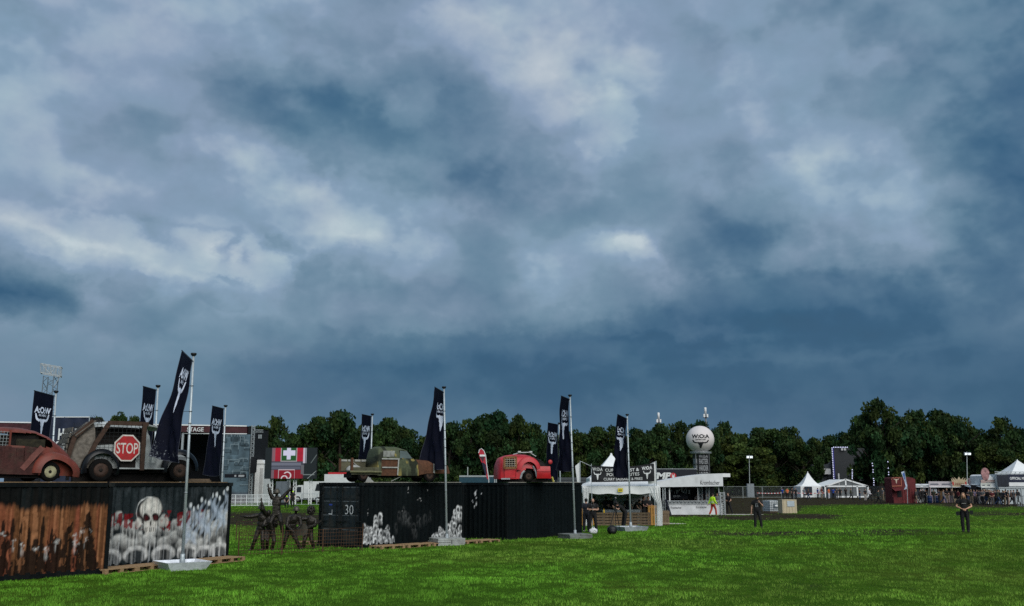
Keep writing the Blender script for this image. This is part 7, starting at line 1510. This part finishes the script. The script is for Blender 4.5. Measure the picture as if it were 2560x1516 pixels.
def stall(label, px0, px1, base, top, col, sign=None, sign_col=None, Y=None, posts=True, awn=None, counter=None, inside=None, blocks=()):
    g = ghit((px0+px1)/2, base); Y = g.y; X = lambda px: dp(px, 1207, Y).x; Z = lambda py: dp((px0+px1)/2, py, Y).z; t = thing('market_stall', label, 'stall', (g.x, Y+1.2, 0)); P = W_(t); h = 2.3
    P(MB().span((X(px0), Y+.9, 0), (X(px1), Y+2.4, h)), 'cabin', inside or mat('stall_dim', (.03, .022, .022), .9)); P(MB().add([(X(px0), Y-.5, h-.25), (X(px1), Y-.5, h-.25), (X(px1), Y+2.5, h+.12), (X(px0), Y+2.5, h+.12), (X(px0), Y-.5, h-.32), (X(px1), Y-.5, h-.32), (X(px1), Y+2.5, h+.05), (X(px0), Y+2.5, h+.05)], [(0,1,2,3),(7,6,5,4),(0,4,5,1),(1,5,6,2),(2,6,7,3),(3,7,4,0)]), 'awning', awn or M_TENT)
    P(MB().span((X(px0), Y, 0), (X(px1), Y+.5, .95)), 'counter', counter or col)
    for x in (X(px0)+.05, X(px1)-.05): P(MB().bar((x, Y-.4, 0), (x, Y-.4, h-.25), .08), 'post', col)
    if sign:
        a, b, c, d = sign; P(MB().span((X(a), Y-.35, Z(d)), (X(b), Y-.25, Z(c))), 'sign_board', sign_col)
        for k in range(2): P(MB().span((X(a)+.2+k*(X(b)-X(a))*.5, Y-.37, Z(c)+(Z(d)-Z(c))*.62), (X(a)+(X(b)-X(a))*(.42+.5*k), Y-.352, Z(c)+(Z(d)-Z(c))*.38)), 'print_band', mat('print_slate', (.12, .13, .16), .7))
    for nm, a, b, c, d, m2 in blocks: P(MB().span((X(a), Y-.12, Z(d)), (X(b), Y+.05, Z(c))), nm, m2)
    return t, X, Z, Y, P
mpk = mat('stall_pink', (.40, .30, .31), .7, 0, .2, 3); mdn = mat('door_navy', (.012, .02, .032)); mbl = mat('barrel_blue', (.010, .03, .10), .5)
stall('pale stall with a thin white fascia beside the red kiosk', 2284, 2318, 1257, 1213, mat('stall_grey', (.25, .27, .28), .7), (2283, 2318, 1213, 1220), mat('fascia_pale', (.42, .45, .46), .6), blocks=(('side_cloth', 2287, 2296, 1222, 1246, mdn), ('poster', 2299, 2312, 1221, 1238, mat('poster_pale', (.38, .42, .44), .7))))
stall('stall with a long white and pink menu board', 2320, 2374, 1257, 1204, mpk, (2319, 2376, 1204, 1218), mat('menu_white', (.44, .41, .43), .6), blocks=(('menu_panel', 2357, 2372, 1206, 1217, mat('menu_pink', (.42, .20, .22), .6)), ('door', 2344, 2354, 1228, 1257, mat('door_brown', (.10, .055, .02), .7)), ('poster', 2326, 2340, 1222, 1234, mat('poster_pale', (.38, .42, .44))), ('side_panel', 2356, 2366, 1240, 1257, mpk)))
mwd = mat('crown_wood', (.42, .34, .22), .75, 0, .2, 4)
t, X, Z, Y, P = stall('timber stall crowned by a spiky wooden crown sign', 2375, 2412, 1257, 1222, mwd, inside=M_NIGHT, blocks=(('front_board', 2381, 2400, 1247, 1257, mwd), ('hatch', 2382, 2398, 1240, 1247, M_NIGHT)))
cr = [(2377, 1219), (2375, 1196), (2380, 1203), (2377.5, 1194), (2386, 1202), (2382, 1193), (2390, 1200), (2394.5, 1192), (2399, 1200), (2406, 1193.5), (2403, 1202), (2411, 1195), (2408, 1204), (2414, 1197), (2413, 1219)]
P(MB().prism([(X(a), Z(b)) for a, b in cr], lambda a, b, w: (a, Y-.45+w, b), .06), 'crown_sign', mwd)
for a in (2378, 2410): P(MB().span((X(a)-.05, Y-.47, Z(1213)), (X(a)+.12, Y-.44, Z(1205))), 'red_panel', mat('badge_red', (.45, .02, .03)))
for k in range(5): P(MB().span((X(2384+k*4.6), Y-.47, Z(1213)), (X(2387+k*4.6), Y-.452, Z(1208.5))), 'carved_letter', mat('carved_brown', (.24, .13, .09), .7))
stall('narrow stall with pink sign and purple cloth next to the crown stall', 2419, 2446, 1258, 1196, mat('stall_violet', (.07, .05, .14), .7), (2419, 2436, 1196, 1213), mpk, blocks=(('purple_cloth', 2439, 2451, 1221, 1235, mat('cloth_purple', (.13, .075, .34), .7)), ('red_board', 2436, 2447, 1209, 1217, mat('badge_red', (.45, .02, .03))), ('poster', 2424, 2433, 1219, 1230, mat('poster_pale', (.38, .42, .44)))))
t, X, Z, Y, P = stall('stall under a tall oval pink sign with a plaque', 2448, 2483, 1260, 1208, mat('stall_cream', (.36, .37, .34), .7), (2448, 2473, 1208, 1219), mat('counter_cream', (.46, .48, .44), .6), blocks=(('red_board', 2472, 2482, 1208, 1220, mat('badge_red', (.45, .02, .03))),))
P(MB().prism([(X(2463.5)+(X(2474)-X(2463.5))*math.cos(k*PI/12)*(1 if math.sin(k*PI/12) > 0 else .9), Z(1186)+(Z(1170)-Z(1186))*math.sin(k*PI/12)) for k in range(24)], lambda a, b, w: (a, Y-.2+w, b), .15), 'oval_sign', mat('oval_pink', (.36, .19, .19), .7, 0, .6, 3)); P(MB().span((X(2451), Y-.2, Z(1208)), (X(2490), Y, Z(1200))), 'plaque', mat('oval_plaque', (.36, .27, .25), .7, 0, .5, 3)); P(MB().bar((X(2463), Y, 0), (X(2463), Y, Z(1190)), .12), 'sign_post', mwd)
def barrel(label, px, py):
    g = ghit(px, py); t = thing('plastic_barrel', label, 'barrel', tuple(g)); MB().lathe([(.27, 0), (.3, .06), (.3, .3), (.315, .32), (.3, .34), (.3, .6), (.315, .62), (.3, .64), (.29, .86), (.24, .9)], 14).build('drum', mbl, t, True); MB().lathe([(.25, .9), (.25, .93), (.0, .94)], 14).build('lid', mbl, t, True)
barrel('blue plastic barrel beside the brown stall door', 2341, 1258); barrel('blue plastic barrel next to the pale stall', 2325, 1258)
def merch():
    Y = 124.5; X = lambda px: dp(px, 1207, Y).x; Z = lambda py: dp(2530, py, Y).z; t = thing('merchandise_stand', 'white merchandise stand with a navy lettered band and dark posters', 'stand', (X(2530), Y+3, 0)); P = W_(t)
    P(MB().span((X(2495), Y, 0), (X(2610), Y+6, Z(1186))), 'walls', mat('stand_white', (.40, .45, .47), .7, 0, .15, 1.5)); P(MB().span((X(2519), Y-.1, Z(1206)), (X(2612), Y-.02, Z(1186.5))), 'navy_band', mat('banner_navy', (.014, .020, .042))); P(MB().span((X(2493), Y-.14, Z(1217)), (X(2521), Y-.05, Z(1188))), 'poster', mat('poster_dark', (.012, .016, .026), .6, 0, .9, 2)); P(MB().span((X(2521), Y-.1, Z(1216)), (X(2612), Y-.02, Z(1206.5))), 'pale_band', M_TENT)
    s = (X(2600)-X(2525))/tw('offi'); P(MB().text('offi', lambda x, z: (X(2562)+x*s, Y-.11, Z(1199.5)+z*(Z(1193)-Z(1199.5)))), 'lettering', mat('banner_white', (.62, .64, .64)))
    for k in range(7): P(MB().bar((X(2493+k*11), Y-.1, Z(1186)), (X(2497+k*11), Y-.1, Z(1181)), .08), 'roof_lattice', M_STEEL)
    for py in (1180, 1184): P(MB().bar((X(2488), Y-.1, Z(py)), (X(2612), Y-.1, Z(py+1)), .09), 'roof_rail', M_STEEL)
    for px in (2497, 2540, 2551): P(MB().bar((X(px), Y-.05, 0), (X(px), Y-.05, Z(1218)), .08), 'post', M_STEEL)
    P(MB().span((X(2495), Y-.08, Z(1221)), (X(2612), Y-.02, Z(1218))), 'ledge', M_STEEL)
    t = thing('arch_tent', 'white arched tent side next to the merchandise stand', 'tent', (X(2485), Y+2, 0)); P = W_(t)
    P(MB().prism([(X(2470), 0), (X(2496), 0), (X(2495), Z(1205)), (X(2491), Z(1195)), (X(2484), Z(1188)), (X(2476), Z(1186.5)), (X(2470), Z(1190))], lambda a, b, w: (a, Y+.8+w, b), 4), 'shell', M_TENT); P(MB().bar((X(2472), Y+.75, Z(1206)), (X(2495), Y+.75, Z(1206)), .06), 'seam', M_STEEL)
    pagoda('white tent spire at the end of the merchandise stand', 2575, 1150, 2.2, 1186, 1262, 128, curve=1.3)
merch()
t = mesh_fence('crowd control barrier before the merchandise stand', ghit(2545, 1266), ghit(2600, 1267), 1, 1.1, M_STEEL, rows=1, cols=12)
# --- crowd prototypes, copied below with their own clothes
PR = [person('visitor in dark clothes standing by the crown sign stall', place(2390, 1257), face_cam(2390, 2.8), std(), BLK, BLK, near=False),
      person('person in a dark green jacket striding along the mud track', place(2197, 1261), face_cam(2197, PI/2), mod(kL=(-.10, -.22, .52), aL=(-.10, -.28, .10), tL=(-.10, -.45, .06), kR=(.10, .10, .51), aR=(.10, .42, .16), tR=(.10, .32, .03), hL=(-.25, .15, .92), hR=(.25, -.2, .95)), (.018, .03, .024), BLK, near=False, sleeve=1.5),
      person('person in black with hands held together near the red kiosk', place(2261, 1256), face_cam(2261, .4), mod(hL=(-.05, -.25, 1.05), hR=(.05, -.25, 1.05)), BLK, BLK, near=False)]
flush_figs()
def crowd(k, label, px, py, rz, shirt=BLK, trs=BLK, sc=1., hair=None):
    src = PROTO[PR[k]]; g = ghit(px, py); t = thing('person', label, 'person', (g.x, g.y, g.z-.01), face_cam(px, rz), 'visitors and staff at the far stalls', sc)
    for ch in CH[k]:
        o = ch.copy(); COL.objects.link(o); o.parent = t; nm = ch.name.split('.')[0]; c = {'shirt': shirt, 'trousers': trs}.get(nm)
        if nm == 'hair' and hair: c = hair
        if c: o.material_slots[0].link = 'OBJECT'; o.material_slots[0].material = cmat('cloth', c)
CH = [list(PROTO[i].children) for i in PR]
BLU = (.02, .06, .30); WHT = (.45, .45, .48); ORG = (.5, .12, .04)
for a in [(0, 'person in a blue jacket behind the tape by the fence', 1957, 1248, 2.5, BLU), (2, 'person in orange behind the tape by the fence', 1969, 1248, .3, ORG), (0, 'person in black behind the tape by the fence', 1981, 1248, 1.), (0, 'person in grey at the dark pagoda doorway', 2011, 1247, .5, (.12, .15, .17)),
          (2, 'person in a blue hood beside the pagoda tent', 2045, 1247, 2., BLU), (0, 'person in orange and white before the marquee', 2073, 1248, 1., ORG, WHT), (2, 'person in a blue jacket before the marquee', 2084, 1248, 2.6, BLU), (0, 'person in black at the clear marquee side', 2101, 1247, .2), (2, 'person in black at the marquee middle post', 2115, 1246, 2.9),
          (0, 'person in black with pale trousers at the marquee corner', 2164, 1253, .8, BLK, (.3, .28, .26)), (1, 'person in a white jacket walking past the marquee corner', 2175, 1253, 1.2, WHT), (0, 'person in black leaning at the red kiosk counter', 2227, 1253, 1.4), (1, 'person in black walking by the pale stall', 2302, 1258, 1.), (0, 'broad person in black at the pale stall corner', 2308, 1258, .4, BLK, BLK, 1.05),
          (2, 'person in black queueing by the white poster', 2315, 1258, 2.2), (0, 'person in grey at the end of the queue by the barrels', 2320, 1257, 2.6, (.14, .13, .12)), (2, 'person in dark blue behind the blue barrels', 2331, 1254, .1, (.015, .02, .05), (.02, .04, .10)), (0, 'person in violet grey by the purple cloth', 2437, 1260, .3, (.10, .08, .13)), (1, 'person in white shoes and black by the purple cloth', 2444, 1260, .6),
          (0, 'person in black under the cream counter', 2455, 1261, 2.4), (2, 'person in black with pale hair under the oval sign', 2463, 1262, .3, BLK, BLK, 1.05, (.3, .22, .14)), (0, 'person in black under the red board', 2471, 1262, 2.8, BLK, BLK, 1.05), (2, 'person in black holding a bag beside the arched tent', 2478, 1262, .5), (0, 'person in black at the foot of the arched tent', 2486, 1262, 1.9, BLK, BLK, .96),
          (1, 'person in black stepping up to the merchandise posters', 2502, 1263, -1.2), (0, 'person in dark blue before the merchandise posters', 2509, 1263, 2.9, NAV), (2, 'tall person in black before the merchandise posters', 2517, 1264, 2.5, BLK, BLK, 1.06), (0, 'person with pale legs before the merchandise wall', 2523, 1264, 1.5, BLK, (.3, .22, .18)), (1, 'person in brown walking along the merchandise wall', 2530, 1263, 1.3, (.06, .035, .025)), (0, 'person in black sitting height at the white poster', 2405, 1256, .5)]: crowd(*a)
# a denser press of people along the stalls, each set apart by clothes and what is beside them
rp = np.random.default_rng(31); TOPS = [('black', BLK), ('navy', NAV), ('charcoal', (.03, .03, .032)), ('dark brown', (.04, .026, .02)), ('grey', (.13, .13, .13)), ('dark olive', (.03, .034, .02)), ('maroon', (.09, .014, .016))]
BOT = [('black trousers', BLK), ('blue jeans', (.02, .04, .09)), ('khaki shorts', (.16, .13, .09)), ('grey trousers', (.07, .07, .075))]
SPOT = [(1990, 1249, 'left of the pagoda tent'), (2022, 1249, 'before the pagoda doorway'), (2055, 1249, 'between the pagoda and the marquee'), (2093, 1250, 'before the marquee gable'), (2128, 1249, 'before the clear marquee side'), (2150, 1250, 'at the marquee corner post'), (2208, 1254, 'left of the red kiosk'), (2240, 1256, 'under the red awning'), (2250, 1257, 'at the kiosk hatch'), (2276, 1257, 'before the red kiosk battens'), (2292, 1258, 'at the pale stall post'), (2336, 1259, 'before the blue barrels'), (2349, 1258, 'at the brown stall door'), (2360, 1259, 'at the pink side panel'), (2369, 1258, 'under the pink menu panel'),
 (2381, 1259, 'at the crown stall hatch'), (2397, 1259, 'under the carved crown'), (2424, 1260, 'at the pink sign stall'), (2430, 1261, 'below the pale poster'), (2450, 1262, 'at the cream counter end'), (2459, 1263, 'before the oval sign post'), (2467, 1263, 'before the cream counter'), (2475, 1263, 'below the red board'), (2482, 1264, 'beside the stall and the arched tent'), (2492, 1263, 'before the arched tent'), (2497, 1264, 'at the first merchandise post'), (2513, 1265, 'below the dark posters'), (2537, 1264, 'at the merchandise wall post'), (2547, 1264, 'behind the crowd barrier')]
for n, (px, py, where) in enumerate(SPOT):
    for q in range(1):
        a, b = TOPS[(n*3+q*2) % 7], BOT[(n+q*3) % 4]; crowd((n+q) % 3, 'person in %s top and %s %s' % (a[0], b[0], where), px+q*4, py+rp.uniform(-.6, .6), rp.uniform(0, 6.28), a[1], b[1], rp.uniform(.94, 1.06), [(.03, .02, .012), (.1, .06, .03), (.22, .15, .08), (.012, .012, .012)][(n+q) % 4])
for px, py, lab in ((1681, 1285.2, 'bar worker in black beside the left bar post'), (1716, 1285.4, 'bar worker in navy below the hanging glasses'), (1757, 1285.6, 'bar worker in grey beside the middle bar post'), (1794, 1285.7, 'bar worker in charcoal at the right end of the bar')): crowd(2, lab, px, py, .3, [BLK, NAV, (.13, .13, .13), (.03, .03, .032)][int(px) % 4])
for px, py, lab, c in ((1487, 1309.5, 'helper in charcoal behind the crossed arms man', (.03, .03, .032)), (1528, 1310.2, 'helper in black beside the blue fridge', BLK), (1571, 1310.4, 'helper in navy beside the flag pole in the tent', NAV), (1622, 1310, 'helper in black next to the orange pallet', BLK)): crowd(0 if px % 2 else 2, lab, px, py, 2.8 if px % 2 else .4, c)
# ------------------------------------------------------------------ trees
def crown_mesh(seed, n_cl=46, per=120, tone=0., leaf=.30):
    """rounded leaf clumps over an uneven dome (unit: radius 1, height -1..1), a loose fringe and a darker inner mass"""
    r = np.random.default_rng(seed); P = []; B = []; H = []
    lob = r.uniform(0, 2*PI, 6)
    for k in range(n_cl):
        a = r.uniform(0, 2*PI); z = r.uniform(-.95, 1); rad = (1-max(0, z)**2.0)**.5*(.90+.14*math.sin(3*a+lob[0])+.10*math.sin(5*a+lob[1])); rad = min(rad, 1.05)*(.86 if z < -.4 else 1)
        q = r.uniform(.55, .95) if k % 5 else r.uniform(0, .5); p = np.array([math.cos(a)*rad*q, math.sin(a)*rad*q, z*.86]); sz = r.uniform(.17, .31)
        n = int(per*(sz/.24)**2); d = r.normal(size=(n, 3)); d /= np.linalg.norm(d, axis=1)[:, None]; c = p+d*sz*(r.uniform(0, 1, (n, 1))**.45)*np.array([1, 1, .78])
        P.append(c); B.append(np.full(n, r.uniform(.6, 1.35))); H.append(np.full(n, r.uniform(-1, 1)))
    c = np.concatenate(P); br = np.concatenate(B); hue = np.concatenate(H); n = len(c)
    a = r.normal(size=(n, 3)); a /= np.linalg.norm(a, axis=1)[:, None]; b = np.cross(a, r.normal(size=(n, 3))); b /= np.linalg.norm(b, axis=1)[:, None]
    s = (leaf*r.uniform(.10, .22, n))[:, None]; w = s*r.uniform(.55, .9, (n, 1))
    V = np.stack([c-a*s-b*w*.3, c+b*w-a*s*.1, c+a*s+b*w*.2, c-b*w+a*s*.15], 1).reshape(-1, 3)
    g = (br*r.uniform(.7, 1.3, n))[:, None]; C = np.stack([.022+.010*hue+.014*tone, np.full(n, .050+.012*tone), .0135-.004*hue], 1)*g
    return V, np.repeat(C, 4, 0)
def mk(name, v, c):
    k = len(v)//4; me = bpy.data.meshes.new(name); me.vertices.add(len(v)); me.vertices.foreach_set('co', v.astype(np.float32).ravel()); me.loops.add(len(v)); me.loops.foreach_set('vertex_index', np.arange(len(v), dtype=np.int32)); me.polygons.add(k)
    me.polygons.foreach_set('loop_start', np.arange(0, len(v), 4, dtype=np.int32)); me.polygons.foreach_set('loop_total', np.full(k, 4, dtype=np.int32)); a = me.color_attributes.new('Col', 'FLOAT_COLOR', 'POINT'); a.data.foreach_set('color', np.concatenate([c, np.ones((len(c), 1))], 1).astype(np.float32).ravel()); me.update(); me.materials.append(vcmat('foliage', .75, 0, .2, .2, 2, trans=.3)); return me
CROWNS = [mk('crown', *crown_mesh(10+i, 60+5*i, 120, [0, .2, .5, .9, 1.6, .1][i])) for i in range(6)]
M_BARK = mat('bark', (.035, .028, .022), .9, 0, .4, 5, .5)
def trunk_mesh(seed):
    r = np.random.default_rng(seed); m = MB(); m.tube([(0, 0, 0), (.03, .02, .3), (-.02, .04, .6), (.02, 0, .9)], [.040, .032, .024, .010], 8)
    for k in range(7): a = r.uniform(0, 2*PI); z = r.uniform(.28, .7); l = r.uniform(.2, .38); m.tube([(0, 0, z), (math.cos(a)*l*.5, math.sin(a)*l*.5, z+l*.45), (math.cos(a)*l, math.sin(a)*l, z+l*.8)], [.016, .011, .005], 6)
    me = m.mesh('trunk'); me.materials.append(M_BARK); return me
TRUNKS = [trunk_mesh(i) for i in range(4)]
TREE_N = [0]
def tree(label, px, top, Y, wpx, kind, low=None, group='trees of the wood behind the field'):
    b = dp(px, top, Y); H = b.z; i = TREE_N[0]; TREE_N[0] += 1; rx = wpx*Y/2500/2; lowz = (dp(px, low, Y).z if low else H*.10); t = thing('tree', label, 'tree', (b.x, Y, 0), 0, group)
    o = bpy.data.objects.new('trunk', TRUNKS[i % 4]); COL.objects.link(o); o.parent = t; o.scale = (H*.8, H*.8, H*.86); o.rotation_euler = (0, 0, i*1.7)
    o = bpy.data.objects.new('crown', CROWNS[kind]); COL.objects.link(o); o.parent = t; hz = (H-lowz)/2; o.location = (0, 0, lowz+hz); o.scale = (rx*1.12, rx*1.12, hz*1.04); o.rotation_euler = (.06*math.sin(i*5), .06*math.cos(i*3), 0); o.rotation_euler = (0, 0, i*2.399)
    return t
TL = [(255, 1046, 150, 70, 2, 'low leafy tree behind the stage roof'), (300, 1040, 155, 80, 3, 'leafy tree showing above the plank wagon'), (340, 1043, 150, 60, 2, 'tree beside the flag above the wagon'),
 (690, 1042, 150, 95, 1, 'tall tree between the stage truss and the video screen'), (655, 1085, 150, 80, 2, 'low tree beside the hanging loudspeakers'), (735, 1088, 155, 90, 0, 'dark tree above the video screen'), (790, 1045, 150, 110, 2, 'broad tree right of the video screen'), (850, 1032, 150, 130, 0, 'tall broad tree behind the camouflaged pickup'), (915, 1062, 150, 100, 1, 'dark tree behind the narrow flag'), (960, 1047, 150, 110, 2, 'rounded tree above the pickup bonnet'), (1010, 1072, 152, 90, 0, 'dark tree behind the rusty bonnet'), (1060, 1092, 155, 110, 1, 'low dark tree behind the slab base flag'),
 (1130, 1060, 150, 110, 0, 'dark tree right of the slab base flag'), (1180, 1048, 148, 110, 1, 'dark tree behind the beach flag'), (1240, 1034, 146, 130, 0, 'tall domed tree above the beach flag'), (1295, 1040, 146, 110, 1, 'tall tree above the red van shell'), (1335, 1064, 148, 90, 0, 'dark tree behind the half hidden flag'), (1385, 1090, 155, 90, 2, 'low tree behind the two overlapping flags'),
 (1440, 1082, 150, 90, 3, 'light green tree behind the dark hut'), (1485, 1070, 150, 100, 2, 'tree left of the food tent banner'), (1535, 1066, 150, 100, 1, 'tree behind the food tent spire'), (1590, 1076, 150, 100, 0, 'dark tree right of the food tent spire'), (1640, 1062, 152, 100, 2, 'tree below the slim radio mast'), (1695, 1056, 155, 110, 1, 'tree left of the white ball'), (1750, 1058, 160, 100, 0, 'dark tree behind the white ball'), (1812, 1055, 165, 80, 1, 'tall narrow tree right of the white ball'),
 (1830, 1085, 150, 110, 4, 'pale green tree behind the beer stall roof'), (1885, 1072, 155, 110, 2, 'tree above the lit floodlight'), (1880, 1120, 145, 130, 4, 'low pale green tree behind the floodlight mast'), (1935, 1075, 155, 110, 2, 'rounded tree right of the floodlight'), (1975, 1068, 158, 90, 1, 'tree behind the water tank'), (2005, 1100, 150, 90, 2, 'tree left of the pagoda tent'), (2035, 1095, 250, 90, 1, 'distant tree behind the pagoda tent'), (2075, 1092, 255, 90, 0, 'distant tree behind the far stage'), (2110, 1085, 250, 90, 0, 'distant dark tree above the black stage screen'),
 (2166, 1035, 140, 80, 0, 'dark tree beside the black stage screen'), (2185, 1000, 138, 130, 1, 'tallest tree, above the marquee gable'), (2235, 1045, 140, 110, 0, 'dark tree above the red kiosk'), (2290, 1026, 142, 120, 1, 'broad dark tree above the pale stall'), (2345, 1030, 142, 120, 0, 'broad dark tree above the menu board'), (2395, 1042, 142, 110, 1, 'dark tree above the crown sign'), (2430, 1072, 145, 90, 0, 'lower dark tree behind the second floodlight'), (2500, 1044, 140, 110, 1, 'tall tree above the merchandise stand'), (2545, 1075, 140, 100, 0, 'dark tree at the end of the merchandise stand'), (2470, 1110, 138, 90, 3, 'lighter tree behind the oval sign'), (2520, 1130, 136, 100, 3, 'low lighter tree behind the merchandise roof'), (2600, 1060, 140, 120, 1, 'dark tree beyond the merchandise stand')]
for px, top, Y, w, k, lab in TL: tree(lab, px, top, Y+(58 if px > 1780 and Y < 200 else 0), w, k)
# deeper rows that close the wood
rs = np.random.default_rng(8)
for i in range(44):
    px = 560+i*47+rs.uniform(-12, 12); top = np.interp(px, [q[0] for q in TL], [q[1] for q in TL])+rs.uniform(22, 50)
    tree('tree in the deeper rows of the wood, mostly hidden by those in front', px, top, (190 if px < 1750 else 232)+rs.uniform(0, 25) if not 2000 < px < 2140 else 275, 120, int(rs.integers(0, 3)), group='deeper trees of the wood')
def undergrowth():
    V = []; C = []; r = np.random.default_rng(12)
    for i in range(150):
        px = r.uniform(480, 2700); Y = r.uniform(168, 186) if px < 1780 else r.uniform(218, 232) if not 1990 < px < 2240 else r.uniform(250, 262); x = dp(px, 1207, Y).x; h = r.uniform(2.5, 6.); w = r.uniform(2.5, 5); n = 90; p = np.stack([x+r.normal(0, w*.5, n), Y+r.normal(0, .8, n), np.abs(r.normal(0, .5, n))*h], 1)
        for c in p:
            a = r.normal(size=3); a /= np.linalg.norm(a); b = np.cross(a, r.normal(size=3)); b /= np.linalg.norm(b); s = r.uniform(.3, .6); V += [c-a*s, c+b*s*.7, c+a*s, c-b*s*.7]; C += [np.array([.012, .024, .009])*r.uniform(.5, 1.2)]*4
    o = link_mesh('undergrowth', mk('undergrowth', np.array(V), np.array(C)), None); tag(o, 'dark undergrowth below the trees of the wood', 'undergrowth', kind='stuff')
undergrowth()
grass()
